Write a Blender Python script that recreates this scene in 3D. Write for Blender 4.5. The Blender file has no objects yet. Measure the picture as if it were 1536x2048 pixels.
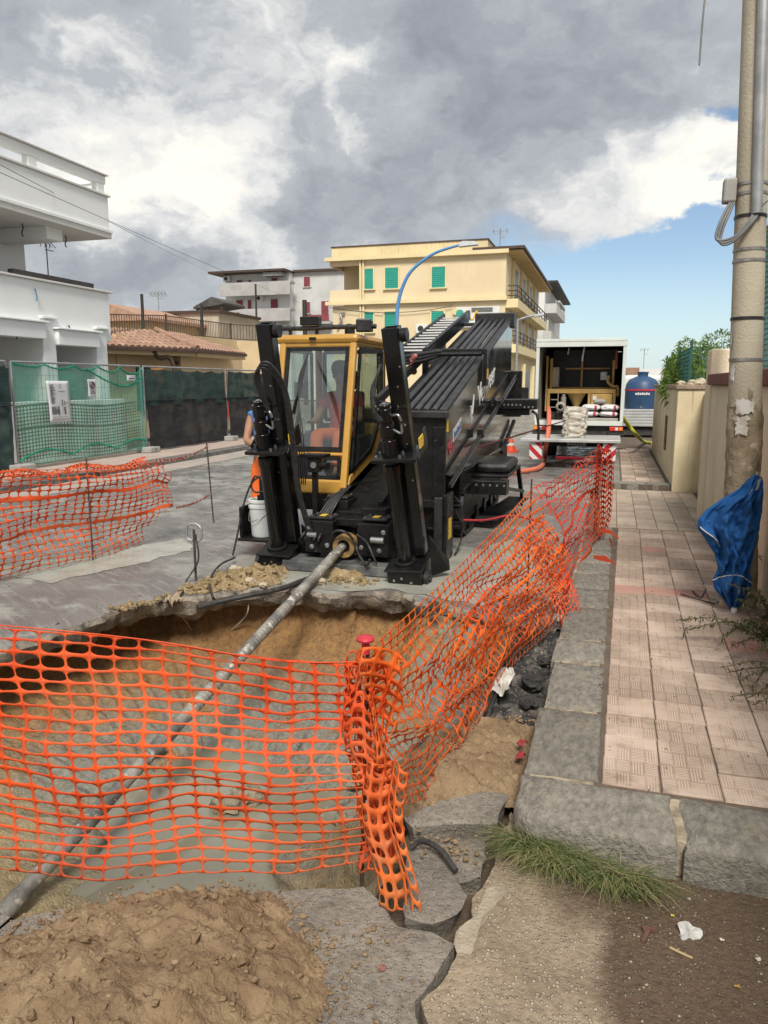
import bpy, bmesh, math, random
from mathutils import Vector, Matrix, noise
from mathutils.geometry import tessellate_polygon
R = math.radians
random.seed(7)
SC = bpy.context.scene
COL = SC.collection
V = Vector

# ------------------------------------------------------------------ camera
CAM = V((0, 0, 1.7))
PITCH, YAW, FPX = R(9.685), R(16.82), 1500.0
cam_d = bpy.data.cameras.new('camera')
cam_d.sensor_fit = 'VERTICAL'; cam_d.sensor_height = 36; cam_d.lens = 36 * FPX / 2048
cam_d.clip_start = 0.05; cam_d.clip_end = 3000
cam = bpy.data.objects.new('camera', cam_d); COL.objects.link(cam)
cam.location = CAM; cam.rotation_euler = (R(90) - PITCH, 0, YAW)
SC.camera = cam

# ------------------------------------------------------------------ light
SUN_EL, SUN_AZ = 50, 163          # degrees, azimuth clockwise from +Y
SKY_STRENGTH, CLOUD_GAIN = 0.043, 0.41
sun_d = bpy.data.lights.new('sun', 'SUN'); sun_d.energy = 1.5; sun_d.angle = R(18); sun_d.color = (1.0, .95, .87)
sun = bpy.data.objects.new('sun', sun_d); COL.objects.link(sun)
_d = V((math.sin(R(SUN_AZ)) * math.cos(R(SUN_EL)), math.cos(R(SUN_AZ)) * math.cos(R(SUN_EL)), math.sin(R(SUN_EL))))
sun.rotation_euler = _d.to_track_quat('Z', 'Y').to_euler(); sun.location = _d * 50
SC.view_settings.view_transform = 'Standard'; SC.view_settings.look = 'None'
SC.view_settings.exposure = 1.55; SC.view_settings.gamma = 1
SC.cycles.max_bounces = 5; SC.cycles.transparent_max_bounces = 16
SC.cycles.diffuse_bounces = 2; SC.cycles.glossy_bounces = 3; SC.cycles.transmission_bounces = 4
SC.cycles.use_denoising = True

# picture point -> place in the street (used to measure the photograph)
FW = V((-math.sin(YAW) * math.cos(PITCH), math.cos(YAW) * math.cos(PITCH), -math.sin(PITCH)))
RT = V((math.cos(YAW), math.sin(YAW), 0)); UP = RT.cross(FW)
def ray(x, y): return RT * (x - 768) + UP * (1024 - y) + FW * FPX
def gz(x, y, z=0.0):
    d = ray(x, y); return CAM + d * ((z - CAM.z) / d.z)
def gy(x, y, Y):
    d = ray(x, y); return CAM + d * (Y / d.y)
def gx(x, y, X):
    d = ray(x, y); return CAM + d * (X / d.x)

class NT:
    """small helper round a node tree"""
    def __init__(s, nt): s.nt = nt; s.n = nt.nodes; s.l = nt.links
    def add(s, t, **k):
        n = s.n.new(t)
        for a, b in k.items():
            if a in ('inputs',):
                for i, v in b.items(): s.put(n.inputs[i], v)
            else: setattr(n, a, b)
        return n
    def put(s, sock, v):
        if isinstance(v, bpy.types.NodeSocket): s.l.new(v, sock)
        elif isinstance(v, (tuple, list)) and len(v) == 3 and sock.type == 'RGBA': sock.default_value = (*v, 1)
        else: sock.default_value = v
    def math(s, op, a, b=0.0, c=0.0, clamp=False):
        n = s.add('ShaderNodeMath', operation=op, use_clamp=clamp)
        for i, v in enumerate((a, b, c)): s.put(n.inputs[i], v)
        return n.outputs[0]
    def vmath(s, op, a, b=(0, 0, 0), scale=None):
        n = s.add('ShaderNodeVectorMath', operation=op)
        s.put(n.inputs[0], a); s.put(n.inputs[1], b)
        if scale is not None: s.put(n.inputs['Scale'], scale)
        return n.outputs['Value'] if op in ('LENGTH', 'DOT_PRODUCT', 'DISTANCE') else n.outputs['Vector']
    def mix(s, f, a, b, blend='MIX'):
        n = s.add('ShaderNodeMix', data_type='RGBA', blend_type=blend)
        s.put(n.inputs[0], f); s.put(n.inputs[6], a); s.put(n.inputs[7], b)
        return n.outputs[2]
    def noise(s, vec, scale, detail=4, rough=.55, dist=0.0, col=False):
        n = s.add('ShaderNodeTexNoise', inputs={'Vector': vec, 'Scale': scale, 'Detail': detail, 'Roughness': rough, 'Distortion': dist})
        return n.outputs['Color' if col else 'Fac']
    def step(s, v, a, b, lo=0.0, hi=1.0):
        n = s.add('ShaderNodeMapRange', interpolation_type='SMOOTHSTEP', clamp=True)
        for i, x in enumerate((v, a, b, lo, hi)): s.put(n.inputs[i], x)
        return n.outputs[0]

# ------------------------------------------------------------------ sky
def make_world():
    w = bpy.data.worlds.new('World'); SC.world = w; w.use_nodes = True
    w.cycles.sampling_method = 'MANUAL'; w.cycles.sample_map_resolution = 512
    t = NT(w.node_tree); t.n.clear()
    out = t.add('ShaderNodeOutputWorld')
    sky = t.add('ShaderNodeTexSky', sky_type='NISHITA', sun_disc=False, sun_elevation=R(SUN_EL), sun_rotation=R(SUN_AZ),
                air_density=1.0, dust_density=.6, ozone_density=1.5)
    tc = t.add('ShaderNodeTexCoord')
    d = tc.outputs['Generated']
    flat = t.vmath('MULTIPLY', d, (1, 1, 1.6))
    n_big = t.noise(flat, 3.4, 7, .52, .1)
    warp = t.vmath('SCALE', t.vmath('SUBTRACT', t.noise(flat, 5.5, 6, .58, 0, True), (.5, .5, .5)), scale=.33)
    q = t.vmath('ADD', flat, warp)
    def blob(x, y, r, soft=1.0):
        v = ray(x, y).normalized(); c = V((v.x, v.y, v.z * 1.6))
        dist = t.vmath('DISTANCE', q, tuple(c))
        return t.step(dist, r, 0.0)
    def total(lst):
        acc = None
        for (x, y, r, a) in lst:
            b = t.math('MULTIPLY', blob(x, y, r), a)
            acc = b if acc is None else t.math('ADD', acc, b)
        return acc
    # where the cloud deck opens
    gap = total([(1320, 630, .40, 1.05), (1470, 520, .26, .95), (1150, 700, .26, .8), (1240, 520, .20, .7), (1430, 285, .06, .55), (1250, 480, .07, .5), (1560, 300, .10, .3)])
    fill = total([(1170, 470, .10, .5), (1250, 355, .13, .9), (1405, 370, .09, .9), (1200, 590, .10, .8), (1260, 575, .06, .6), (1120, 600, .10, .5), (1390, 485, .03, .6), (980, 690, .2, .5)])
    cov = t.math('ADD', t.math('SUBTRACT', .78, gap), fill)
    cov = t.math('ADD', cov, t.math('MULTIPLY', t.math('SUBTRACT', n_big, .5), .75))
    cover = t.step(cov, .08, .6)
    # lit tops and grey undersides
    lit = total([(340, 190, .17, .42), (150, 230, .18, .24), (380, 405, .15, .8), (250, 370, .13, .45), (690, 125, .07, .8), (820, 225, .14, .45), (600, 205, .17, .35),
                 (1250, 355, .13, .55), (1410, 370, .10, .8), (1130, 500, .12, .45), (1210, 590, .16, .6), (520, 530, .10, .45), (60, 330, .16, .2), (900, 690, .3, .3)])
    dark = total([(760, 330, .30, .5), (560, 420, .17, .34), (860, 40, .3, .42), (1180, 190, .3, .36), (300, 60, .22, .3), (300, 535, .16, .42), (130, 540, .14, .35), (1050, 250, .2, .25)])
    n2 = t.noise(q, 6.2, 7, .55, .1)
    br = t.math('ADD', t.math('SUBTRACT', t.math('ADD', .57, t.math('MULTIPLY', lit, .52)), t.math('MULTIPLY', dark, .5)), t.math('ADD', t.math('MULTIPLY', t.math('SUBTRACT', n2, .5), 1.25), t.math('MULTIPLY', t.math('SUBTRACT', t.noise(q, 17.0, 5, .55, 0), .5), .38)))
    ramp = t.add('ShaderNodeValToRGB'); t.put(ramp.inputs[0], br)
    cr = ramp.color_ramp; cr.elements[0].position = 0.0; cr.elements[0].color = (.245, .265, .305, 1)
    cr.elements[1].position = 1.0; cr.elements[1].color = (.93, .89, .80, 1)
    for p, c in ((.22, (.31, .33, .37)), (.5, (.42, .445, .475)), (.75, (.70, .70, .69))):
        e = cr.elements.new(p); e.color = (*c, 1)
    cloud = t.vmath('SCALE', ramp.outputs[0], scale=CLOUD_GAIN)
    skyc = t.vmath('SCALE', sky.outputs[0], scale=SKY_STRENGTH)
    # thin veil near the horizon
    el = t.add('ShaderNodeSeparateXYZ', inputs={0: d}).outputs[2]
    veil = t.step(el, .16, .0, 0, .55)
    skyc = t.mix(veil, skyc, (.21, .285, .33))
    col = t.mix(cover, skyc, cloud)
    bg = t.add('ShaderNodeBackground', inputs={'Color': col, 'Strength': 1.0})
    t.l.new(bg.outputs[0], out.inputs[0])
make_world()

# ------------------------------------------------------------------ materials
MATS = {}
def mat(name, c1, c2=None, rough=.7, scale=4.0, detail=6, bump=0.0, bscale=40.0, metal=0.0, spec=.4, speck=None, speck_scale=60, speck_th=.62,
        var=0.0, stretch=(1, 1, 1), streak=None, lo=.35, hi=.65, rvar=0.0, coat=0.0, alpha=None, world=False, sheen=0.0):
    """procedural surface: two tones mixed by noise, optional specks, vertical streaks, relief and a per-object shift"""
    if name in MATS: return MATS[name]
    m = bpy.data.materials.new(name); m.use_nodes = True; t = NT(m.node_tree)
    b = t.n['Principled BSDF']
    tc = t.add('ShaderNodeTexCoord')
    if world: co = t.add('ShaderNodeNewGeometry').outputs['Position']
    else: co = tc.outputs['Object']
    p = t.vmath('MULTIPLY', co, stretch)
    c2 = c2 or tuple(x * .8 for x in c1)
    f = t.step(t.noise(p, scale, detail, .6), lo, hi)
    col = t.mix(f, c1, c2)
    if speck:
        g = t.step(t.noise(co, speck_scale, 3, .6), speck_th, speck_th + .07)
        col = t.mix(g, col, speck)
    if streak:
        sp = t.vmath('MULTIPLY', co, (9, 9, .5))
        g = t.step(t.noise(sp, 1.6, 5, .65), .56, .74)
        col = t.mix(t.math('MULTIPLY', g, streak[1]), col, streak[0])
    if var:
        r = t.add('ShaderNodeObjectInfo').outputs['Random']
        hv = t.add('ShaderNodeHueSaturation', inputs={'Color': col, 'Value': t.math('ADD', 1 - var, t.math('MULTIPLY', r, 2 * var))})
        col = hv.outputs[0]
    t.put(b.inputs['Base Color'], col)
    if rvar:
        t.put(b.inputs['Roughness'], t.step(t.noise(p, scale * 1.7, 5, .6), .3, .7, max(.03, rough - rvar), min(1, rough + rvar)))
    else: b.inputs['Roughness'].default_value = rough
    b.inputs['Metallic'].default_value = metal
    b.inputs['Specular IOR Level'].default_value = spec
    if coat: b.inputs['Coat Weight'].default_value = coat; b.inputs['Coat Roughness'].default_value = .08
    if sheen: b.inputs['Sheen Weight'].default_value = sheen
    if bump:
        bn = t.add('ShaderNodeBump', inputs={'Strength': min(1, bump), 'Distance': .02 if bump <= 1 else .02 * bump, 'Height': t.noise(p, bscale, 6, .62)})
        t.l.new(bn.outputs[0], b.inputs['Normal'])
    if alpha is not None: b.inputs['Alpha'].default_value = alpha
    MATS[name] = m
    return m
def emis(name, c, s):
    m = bpy.data.materials.new(name); m.use_nodes = True
    b = m.node_tree.nodes['Principled BSDF']; b.inputs['Base Color'].default_value = (*c, 1)
    b.inputs['Emission Color'].default_value = (*c, 1); b.inputs['Emission Strength'].default_value = s
    return m
def glass(name, tint=(.75, .85, .82), refl=.06, clear=.9):
    m = bpy.data.materials.new(name); m.use_nodes = True; t = NT(m.node_tree); t.n.clear()
    o = t.add('ShaderNodeOutputMaterial')
    tr = t.add('ShaderNodeBsdfTransparent', inputs={0: tint})
    gl = t.add('ShaderNodeBsdfGlossy', inputs={0: (.95, .95, .95), 'Roughness': .03})
    df = t.add('ShaderNodeBsdfDiffuse', inputs={0: (.4, .42, .4)})
    g = t.add('ShaderNodeNewGeometry'); cs = t.math('ABSOLUTE', t.vmath('DOT_PRODUCT', g.outputs['Incoming'], g.outputs['Normal']))
    fr = t.math('MULTIPLY_ADD', t.math('POWER', t.math('SUBTRACT', 1.0, cs, clamp=True), 5.0), .6, .04)
    a = t.add('ShaderNodeMixShader', inputs={0: 1 - clear, 1: tr.outputs[0], 2: df.outputs[0]})
    x = t.add('ShaderNodeMixShader', inputs={0: t.math('ADD', fr, refl, clamp=True), 1: a.outputs[0], 2: gl.outputs[0]})
    t.l.new(x.outputs[0], o.inputs[0])
    return m
def plastic_net(name, c, c2, transl=.35, lo=.35, hi=.65):
    m = bpy.data.materials.new(name); m.use_nodes = True; t = NT(m.node_tree); t.n.clear()
    o = t.add('ShaderNodeOutputMaterial')
    co = t.add('ShaderNodeTexCoord').outputs['Object']
    col = t.mix(t.step(t.noise(co, 2.2, 4, .6), lo, hi), c, c2)
    dirt = t.step(t.noise(co, 9, 5, .65), .54, .74, 0, .5)
    col = t.mix(dirt, col, (.40, .25, .16))
    zz = t.add('ShaderNodeSeparateXYZ', inputs={0: t.add('ShaderNodeNewGeometry').outputs['Position']}).outputs[2]
    col = t.mix(t.math('MULTIPLY', t.step(zz, .4, -.02), t.step(t.noise(co, 14, 4, .6), .35, .6, .05, .45)), col, (.34, .21, .12))
    fade = t.step(t.noise(co, 1.3, 3, .6), .45, .7, 0, .4)
    col = t.mix(fade, col, (.86, .27, .10))
    p = t.add('ShaderNodeBsdfPrincipled', inputs={'Base Color': col, 'Roughness': .6, 'Specular IOR Level': .25})
    tl = t.add('ShaderNodeBsdfTranslucent', inputs={0: col})
    x = t.add('ShaderNodeMixShader', inputs={0: transl, 1: p.outputs[0], 2: tl.outputs[0]})
    t.l.new(x.outputs[0], o.inputs[0])
    return m
def shade_cloth(name, c, opac=.8, weave=90.0):
    """woven shade netting: opaque threads with small regular openings, thicker and thinner in places"""
    m = bpy.data.materials.new(name); m.use_nodes = True; t = NT(m.node_tree); t.n.clear()
    o = t.add('ShaderNodeOutputMaterial')
    co = t.add('ShaderNodeTexCoord').outputs['Object']
    n = t.noise(co, 3.0, 6, .6)
    col = t.mix(t.step(n, .3, .7), c, tuple(x * .72 for x in c))
    th = t.noise(t.vmath('MULTIPLY', co, (4, 4, weave)), 1.0, 2, .5)
    col = t.mix(t.step(th, .4, .7, 0, .3), col, tuple(min(1, x * 1.7) for x in c))
    p = t.add('ShaderNodeBsdfPrincipled', inputs={'Base Color': col, 'Roughness': .75, 'Specular IOR Level': .2})
    tl = t.add('ShaderNodeBsdfTranslucent', inputs={0: col})
    a = t.add('ShaderNodeMixShader', inputs={0: .4, 1: p.outputs[0], 2: tl.outputs[0]})
    tr = t.add('ShaderNodeBsdfTransparent')
    f = t.math('ADD', opac - .06, t.math('MULTIPLY', t.step(n, .35, .65), .1), clamp=True)
    x = t.add('ShaderNodeMixShader', inputs={0: f, 1: tr.outputs[0], 2: a.outputs[0]})
    t.l.new(x.outputs[0], o.inputs[0])
    return m

# ------------------------------------------------------------------ mesh helper
class MB:
    def __init__(s, M=None): s.v = []; s.f = []; s.M = M
    def pt(s, p):
        p = V(p)
        if s.M is not None: p = s.M @ p
        s.v.append(p); return len(s.v) - 1
    def box(s, x0, x1, y0, y1, z0, z1):
        if x0 > x1: x0, x1 = x1, x0
        if y0 > y1: y0, y1 = y1, y0
        if z0 > z1: z0, z1 = z1, z0
        i = [s.pt((x, y, z)) for z in (z0, z1) for y in (y0, y1) for x in (x0, x1)]
        for q in ((0, 2, 3, 1), (4, 5, 7, 6), (0, 1, 5, 4), (2, 6, 7, 3), (0, 4, 6, 2), (1, 3, 7, 5)): s.f.append([i[k] for k in q])
        return s
    def bar(s, p, q, w, h, up=(0, 0, 1)):
        p, q = V(p), V(q); d = (q - p).normalized(); u = V(up)
        a = d.cross(u)
        if a.length < 1e-4: a = d.cross(V((0, 1, 0)))
        a.normalize(); b = a.cross(d).normalized(); a *= w / 2; b *= h / 2
        i = [s.pt(c + k) for c in (p, q) for k in (-a - b, a - b, a + b, -a + b)]
        for f in ((0, 1, 2, 3), (7, 6, 5, 4), (0, 4, 5, 1), (1, 5, 6, 2), (2, 6, 7, 3), (3, 7, 4, 0)): s.f.append([i[k] for k in f])
        return s
    def tube(s, pts, r, n=8, cap=True):
        pts = [V(p) for p in pts]; N = len(pts)
        rs = r if isinstance(r, (list, tuple)) else [r] * N
        prev = None; rings = []
        for k, p in enumerate(pts):
            d = (pts[min(k + 1, N - 1)] - pts[max(k - 1, 0)])
            d = d.normalized() if d.length > 1e-9 else V((0, 0, 1))
            if prev is None:
                a = d.cross(V((0, 0, 1)))
                if a.length < 1e-3: a = d.cross(V((1, 0, 0)))
            else: a = prev - d * prev.dot(d)
            a.normalize(); prev = a; b = d.cross(a)
            rings.append([s.pt(p + (a * math.cos(2 * math.pi * j / n) + b * math.sin(2 * math.pi * j / n)) * rs[k]) for j in range(n)])
        for A, B in zip(rings, rings[1:]):
            for j in range(n): s.f.append([A[j], A[(j + 1) % n], B[(j + 1) % n], B[j]])
        if cap: s.f.append(rings[0][::-1]); s.f.append(rings[-1])
        return s
    def cyl(s, p, q, r, r2=None, n=14): return s.tube([p, q], [r, r if r2 is None else r2], n)
    def prism(s, poly, d):
        """flat polygon (3d points) swept by vector d"""
        d = V(d); n = len(poly)
        a = [s.pt(p) for p in poly]; b = [s.pt(V(p) + d) for p in poly]
        s.f.append(a[::-1]); s.f.append(b)
        for k in range(n): s.f.append([a[k], a[(k + 1) % n], b[(k + 1) % n], b[k]])
        return s
    def lathe(s, prof, c=(0, 0, 0), n=20, cap=True, axis='Z'):
        c = V(c); rings = []
        for r, z in prof:
            ring = []
            for j in range(n):
                a = 2 * math.pi * j / n
                p = V((r * math.cos(a), r * math.sin(a), z))
                if axis == 'Y': p = V((p.x, p.z, p.y))
                if axis == 'X': p = V((p.z, p.x, p.y))
                ring.append(s.pt(c + p))
            rings.append(ring)
        for A, B in zip(rings, rings[1:]):
            for j in range(n): s.f.append([A[j], A[(j + 1) % n], B[(j + 1) % n], B[j]])
        if cap: s.f.append(rings[0][::-1]); s.f.append(rings[-1])
        return s
    def quad(s, a, b, c, d): s.f.append([s.pt(p) for p in (a, b, c, d)]); return s
    def poly(s, pts): s.f.append([s.pt(p) for p in pts]); return s
    def grid(s, fn, nu, nv):
        i = [[s.pt(fn(u / nu, v / nv)) for u in range(nu + 1)] for v in range(nv + 1)]
        for v in range(nv):
            for u in range(nu): s.f.append([i[v][u], i[v][u + 1], i[v + 1][u + 1], i[v + 1][u]])
        return s
    def build(s, name, m, parent=None, smooth=None, bevel=0, kind=None, solid=0):
        me = bpy.data.meshes.new(name)
        base = V((0, 0, 0))
        if parent is None and s.v:
            xs = [p.x for p in s.v]; ys = [p.y for p in s.v]; zs = [p.z for p in s.v]
            base = V(((min(xs) + max(xs)) / 2, (min(ys) + max(ys)) / 2, min(zs)))
        me.from_pydata([tuple(p - base) for p in s.v], [], s.f)
        bm = bmesh.new(); bm.from_mesh(me); bmesh.ops.recalc_face_normals(bm, faces=bm.faces); bm.to_mesh(me); bm.free()
        me.materials.append(m)
        if smooth is not None:
            for p in me.polygons: p.use_smooth = True
            if smooth < 180: me.set_sharp_from_angle(angle=R(smooth))
        o = bpy.data.objects.new(name, me); COL.objects.link(o)
        if parent is None: o.location = base
        else: adopt(o, parent)
        if bevel:
            b = o.modifiers.new('bevel', 'BEVEL'); b.width = bevel; b.segments = 2; b.limit_method = 'ANGLE'; b.angle_limit = R(40)
        if solid:
            b = o.modifiers.new('thick', 'SOLIDIFY'); b.thickness = solid; b.offset = 0
        if kind: o['kind'] = kind
        return o
def world_of(o):
    M = Matrix.Identity(4)
    while o: 
        M = (o.matrix_parent_inverse @ o.matrix_basis if o.parent else o.matrix_basis) @ M
        o = o.parent
    return M
def adopt(o, parent):
    o.parent = parent; o.matrix_parent_inverse = world_of(parent).inverted()
def thing(name, label, cat, loc=(0, 0, 0), group=None, kind=None):
    o = bpy.data.objects.new(name, None); COL.objects.link(o); o.location = loc
    o.empty_display_size = .2
    return tag(o, label, cat, group, kind)
def tag(o, label, cat, group=None, kind=None):
    o['label'] = label; o['category'] = cat
    if group: o['group'] = group
    if kind: o['kind'] = kind
    return o
def struct(o, label=None):
    o['kind'] = 'structure'
    if label: o['label'] = label
    return o
def piece(name, me, parent, loc, rot=(0, 0, 0), scale=(1, 1, 1)):
    """one of many alike pieces sharing mesh data"""
    o = bpy.data.objects.new(name, me); COL.objects.link(o)
    o.location = loc; o.rotation_euler = rot; o.scale = scale
    adopt(o, parent)
    return o
def mesh_of(mb, name, m, smooth=None):
    me = bpy.data.meshes.new(name); me.from_pydata([tuple(p) for p in mb.v], [], mb.f)
    bm = bmesh.new(); bm.from_mesh(me); bmesh.ops.recalc_face_normals(bm, faces=bm.faces); bm.to_mesh(me); bm.free()
    me.materials.append(m)
    if smooth is not None:
        for p in me.polygons: p.use_smooth = True
        if smooth < 180: me.set_sharp_from_angle(angle=R(smooth))
    return me
def text(body, size, parent, m, loc, rot, extrude=.003, name='lettering', align='LEFT', shear=0.0):
    c = bpy.data.curves.new(name, 'FONT'); c.body = body; c.size = size; c.extrude = extrude; c.align_x = align; c.shear = shear
    c.materials.append(m); c.resolution_u = 2
    o = bpy.data.objects.new(name, c); COL.objects.link(o); o.location = loc; o.rotation_euler = rot
    dg = bpy.context.evaluated_depsgraph_get(); me = bpy.data.meshes.new_from_object(o.evaluated_get(dg)); me.materials.clear(); me.materials.append(m)
    o2 = bpy.data.objects.new(name, me); COL.objects.link(o2); o2.location = loc; o2.rotation_euler = rot; bpy.data.objects.remove(o)
    if parent is not None: adopt(o2, parent)
    return o2
def fbm(p, h=1.0, lac=2.0, octv=5): return noise.fractal(V(p), h, lac, octv)
def spline(pts, n=8):
    """Catmull-Rom through points"""
    P = [V(p) for p in pts]; P = [P[0] * 2 - P[1]] + P + [P[-1] * 2 - P[-2]]; out = []
    for i in range(1, len(P) - 2):
        for k in range(n):
            t = k / n; a, b, c, d = P[i - 1:i + 3]
            out.append(.5 * ((2 * b) + (c - a) * t + (2 * a - 5 * b + 4 * c - d) * t * t + (3 * b - a - 3 * c + d) * t ** 3))
    out.append(P[-2]); return out
# ================================================================== ground
def noisy_loop(pts, stepl=.05, amp=.02, seed=0.0, freq=5.0):
    out = []
    for a, b in zip(pts, pts[1:]):
        a, b = V((a[0], a[1], 0)), V((b[0], b[1], 0)); n = max(1, int((b - a).length / stepl))
        nr = V((-(b - a).y, (b - a).x, 0)).normalized()
        for k in range(n):
            p = a.lerp(b, k / n)
            out.append(p + nr * amp * (fbm((p.x * freq + seed, p.y * freq, seed)) ) + V((noise.noise(V((p.x * 9, p.y * 9, seed + 4))), noise.noise(V((p.x * 9, p.y * 9, seed + 9))), 0)) * amp * .6)
    out.append(V((pts[-1][0], pts[-1][1], 0)))
    return out
def flat_poly(loop, z):
    """fill a simple polygon"""
    m = MB(); L = [V((p[0], p[1], z)) for p in loop]
    for t in tessellate_polygon([L]): m.f.append(list(t))
    m.v = L; return m

def asphalt_mat():
    m = bpy.data.materials.new('wet asphalt'); m.use_nodes = True; t = NT(m.node_tree); b = t.n['Principled BSDF']
    p = t.add('ShaderNodeNewGeometry').outputs['Position']
    big = t.noise(p, .55, 5, .6)
    med = t.noise(p, 3.1, 6, .65, .4)
    fine = t.noise(p, 70, 3, .7)
    grain = t.step(fine, .3, .75)
    base = t.mix(grain, (.14, .134, .125), (.27, .258, .24))
    # milled strips: streaks across the road
    rot = t.add('ShaderNodeVectorRotate', rotation_type='Z_AXIS', inputs={'Vector': p, 'Angle': R(32)}).outputs[0]
    st = t.noise(t.vmath('MULTIPLY', rot, (2.2, 22, 1)), 1.0, 5, .7)
    strip = t.step(t.math('ADD', t.noise(t.vmath('MULTIPLY', rot, (.35, 2.4, 1)), 1.0, 2, .5), t.math('MULTIPLY', med, .25)), .52, .70)
    base = t.mix(t.math('MULTIPLY', t.step(st, .5, .62), t.math('MULTIPLY', strip, .75)), base, (.40, .375, .34))
    base = t.mix(t.math('MULTIPLY', strip, .35), base, (.10, .088, .086))
    # dried slurry film
    sl = t.step(t.math('ADD', med, t.math('MULTIPLY', t.math('SUBTRACT', big, .5), 1.1)), .5, .64)
    base = t.mix(t.math('MULTIPLY', sl, .6), base, (.33, .325, .285))
    dark = t.step(t.noise(p, 1.3, 5, .6), .55, .7)
    base = t.mix(t.math('MULTIPLY', dark, .35), base, (.10, .096, .092))
    b.inputs['Specular IOR Level'].default_value = .45
    t.put(b.inputs['Base Color'], base)
    t.put(b.inputs['Roughness'], t.step(t.math('ADD', med, t.math('MULTIPLY', big, .6)), .66, 1.0, .13, .72))
    bn = t.add('ShaderNodeBump', inputs={'Strength': .5, 'Distance': .012, 'Height': t.math('ADD', fine, t.math('MULTIPLY', med, 1.5))})
    t.l.new(bn.outputs[0], b.inputs['Normal'])
    return m
ASPH = asphalt_mat()
M_EDGE = mat('broken asphalt edge', (.33, .28, .22), (.12, .105, .09), .9, 9, 6, 1, 60, speck=(.46, .41, .33), speck_scale=45, world=True)
M_SOIL = mat('excavated soil', (.33, .235, .14), (.225, .152, .088), .95, 5, 7, .9, 70, speck=(.37, .27, .165), speck_scale=38, world=True, spec=.2)
M_SOILW = mat('wet dark soil', (.15, .105, .07), (.095, .066, .045), .8, 4, 7, .7, 60, speck=(.25, .19, .13), speck_scale=90, speck_th=.68, world=True)

# far ground sheet out to the horizon
m = MB(); m.quad((-1500, 8, -.12), (1500, 8, -.12), (1500, 2500, -.12), (-1500, 2500, -.12))
m.quad((-1500, -300, -.12), (-8.2, -300, -.12), (-8.2, 8, -.12), (-1500, 8, -.12))
m.quad((1.0, -300, -.12), (1500, -300, -.12), (1500, 8, -.12), (1.0, 8, -.12))
m.quad((-8.2, -300, -.12), (1.0, -300, -.12), (1.0, -5, -.12), (-8.2, -5, -.12))
struct(m.build('ground', mat('dusty ground', (.2, .17, .13), (.26, .23, .19), .95, .4, world=True)))

far_edge = [(-3.78, 3.2), (-3.73, 3.72), (-3.6, 4.16), (-3.57, 4.53), (-3.48, 5.02), (-3.16, 5.2), (-2.95, 5.42), (-2.66, 5.62), (-2.41, 5.68), (-2.15, 5.58), (-2.0, 5.70), (-1.82, 5.77), (-1.6, 5.86), (-1.42, 5.6), (-1.17, 5.55), (-.69, 5.36), (-.3, 5.2)]
left_edge = [(-1.78, 1.74), (-2.6, 1.62), (-3.4, 2.4), (-3.78, 3.2)]
near_edge = [(-.72, 2.28), (-.95, 2.15), (-1.42, 1.95), (-1.66, 1.83), (-1.78, 1.74)]
right_edge = [(-.3, 5.2), (-.52, 4.8), (-.5, 4.5), (-.57, 3.65), (-.86, 3.25), (-.8, 2.6), (-.70, 2.42), (-.72, 2.28)]
E_left = noisy_loop(left_edge, .05, .03, 1); E_far = noisy_loop(far_edge, .035, .05, 2, 6); E_near = noisy_loop(near_edge, .05, .03, 3); E_right = noisy_loop(right_edge, .05, .03, 4)
road_loop = [(-8.3, -6), (-1.78, -6)] + [(p.x, p.y) for p in E_left[:-1]] + [(p.x, p.y) for p in E_far] + [(-.272, 5.2), (-.272, 12.4), (-.12, 12.4), (-.12, 120), (-8.3, 120)]
road = struct(flat_poly(road_loop, 0).build('road', ASPH), 'patchy grey asphalt street streaked with dried slurry')
# broken slab edge round the pit: ragged face under the asphalt
m = MB()
EL = E_left[:-1] + E_far
rows = []
for k, p in enumerate(EL):
    c = V((-2.1, 3.7, 0)); inn = (c - p).normalized()
    row = [p + V((0, 0, -.0005))]
    for j, (dz, out) in enumerate(((-.03, .03), (-.075, .012), (-.12, -.02), (-.17, -.09))):
        n1 = fbm((p.x * 7, p.y * 7, j * 3.1)); 
        row.append(p + inn * (out + .035 * n1) + V((0, 0, dz * (1 + .45 * fbm((p.x * 4, p.y * 4, 7 + j))))))
    rows.append([m.pt(q) for q in row])
for A, B in zip(rows, rows[1:]):
    for j in range(4): m.f.append([A[j], A[j + 1], B[j + 1], B[j]])
m.build('broken_edge', M_EDGE, road, smooth=35)

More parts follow.
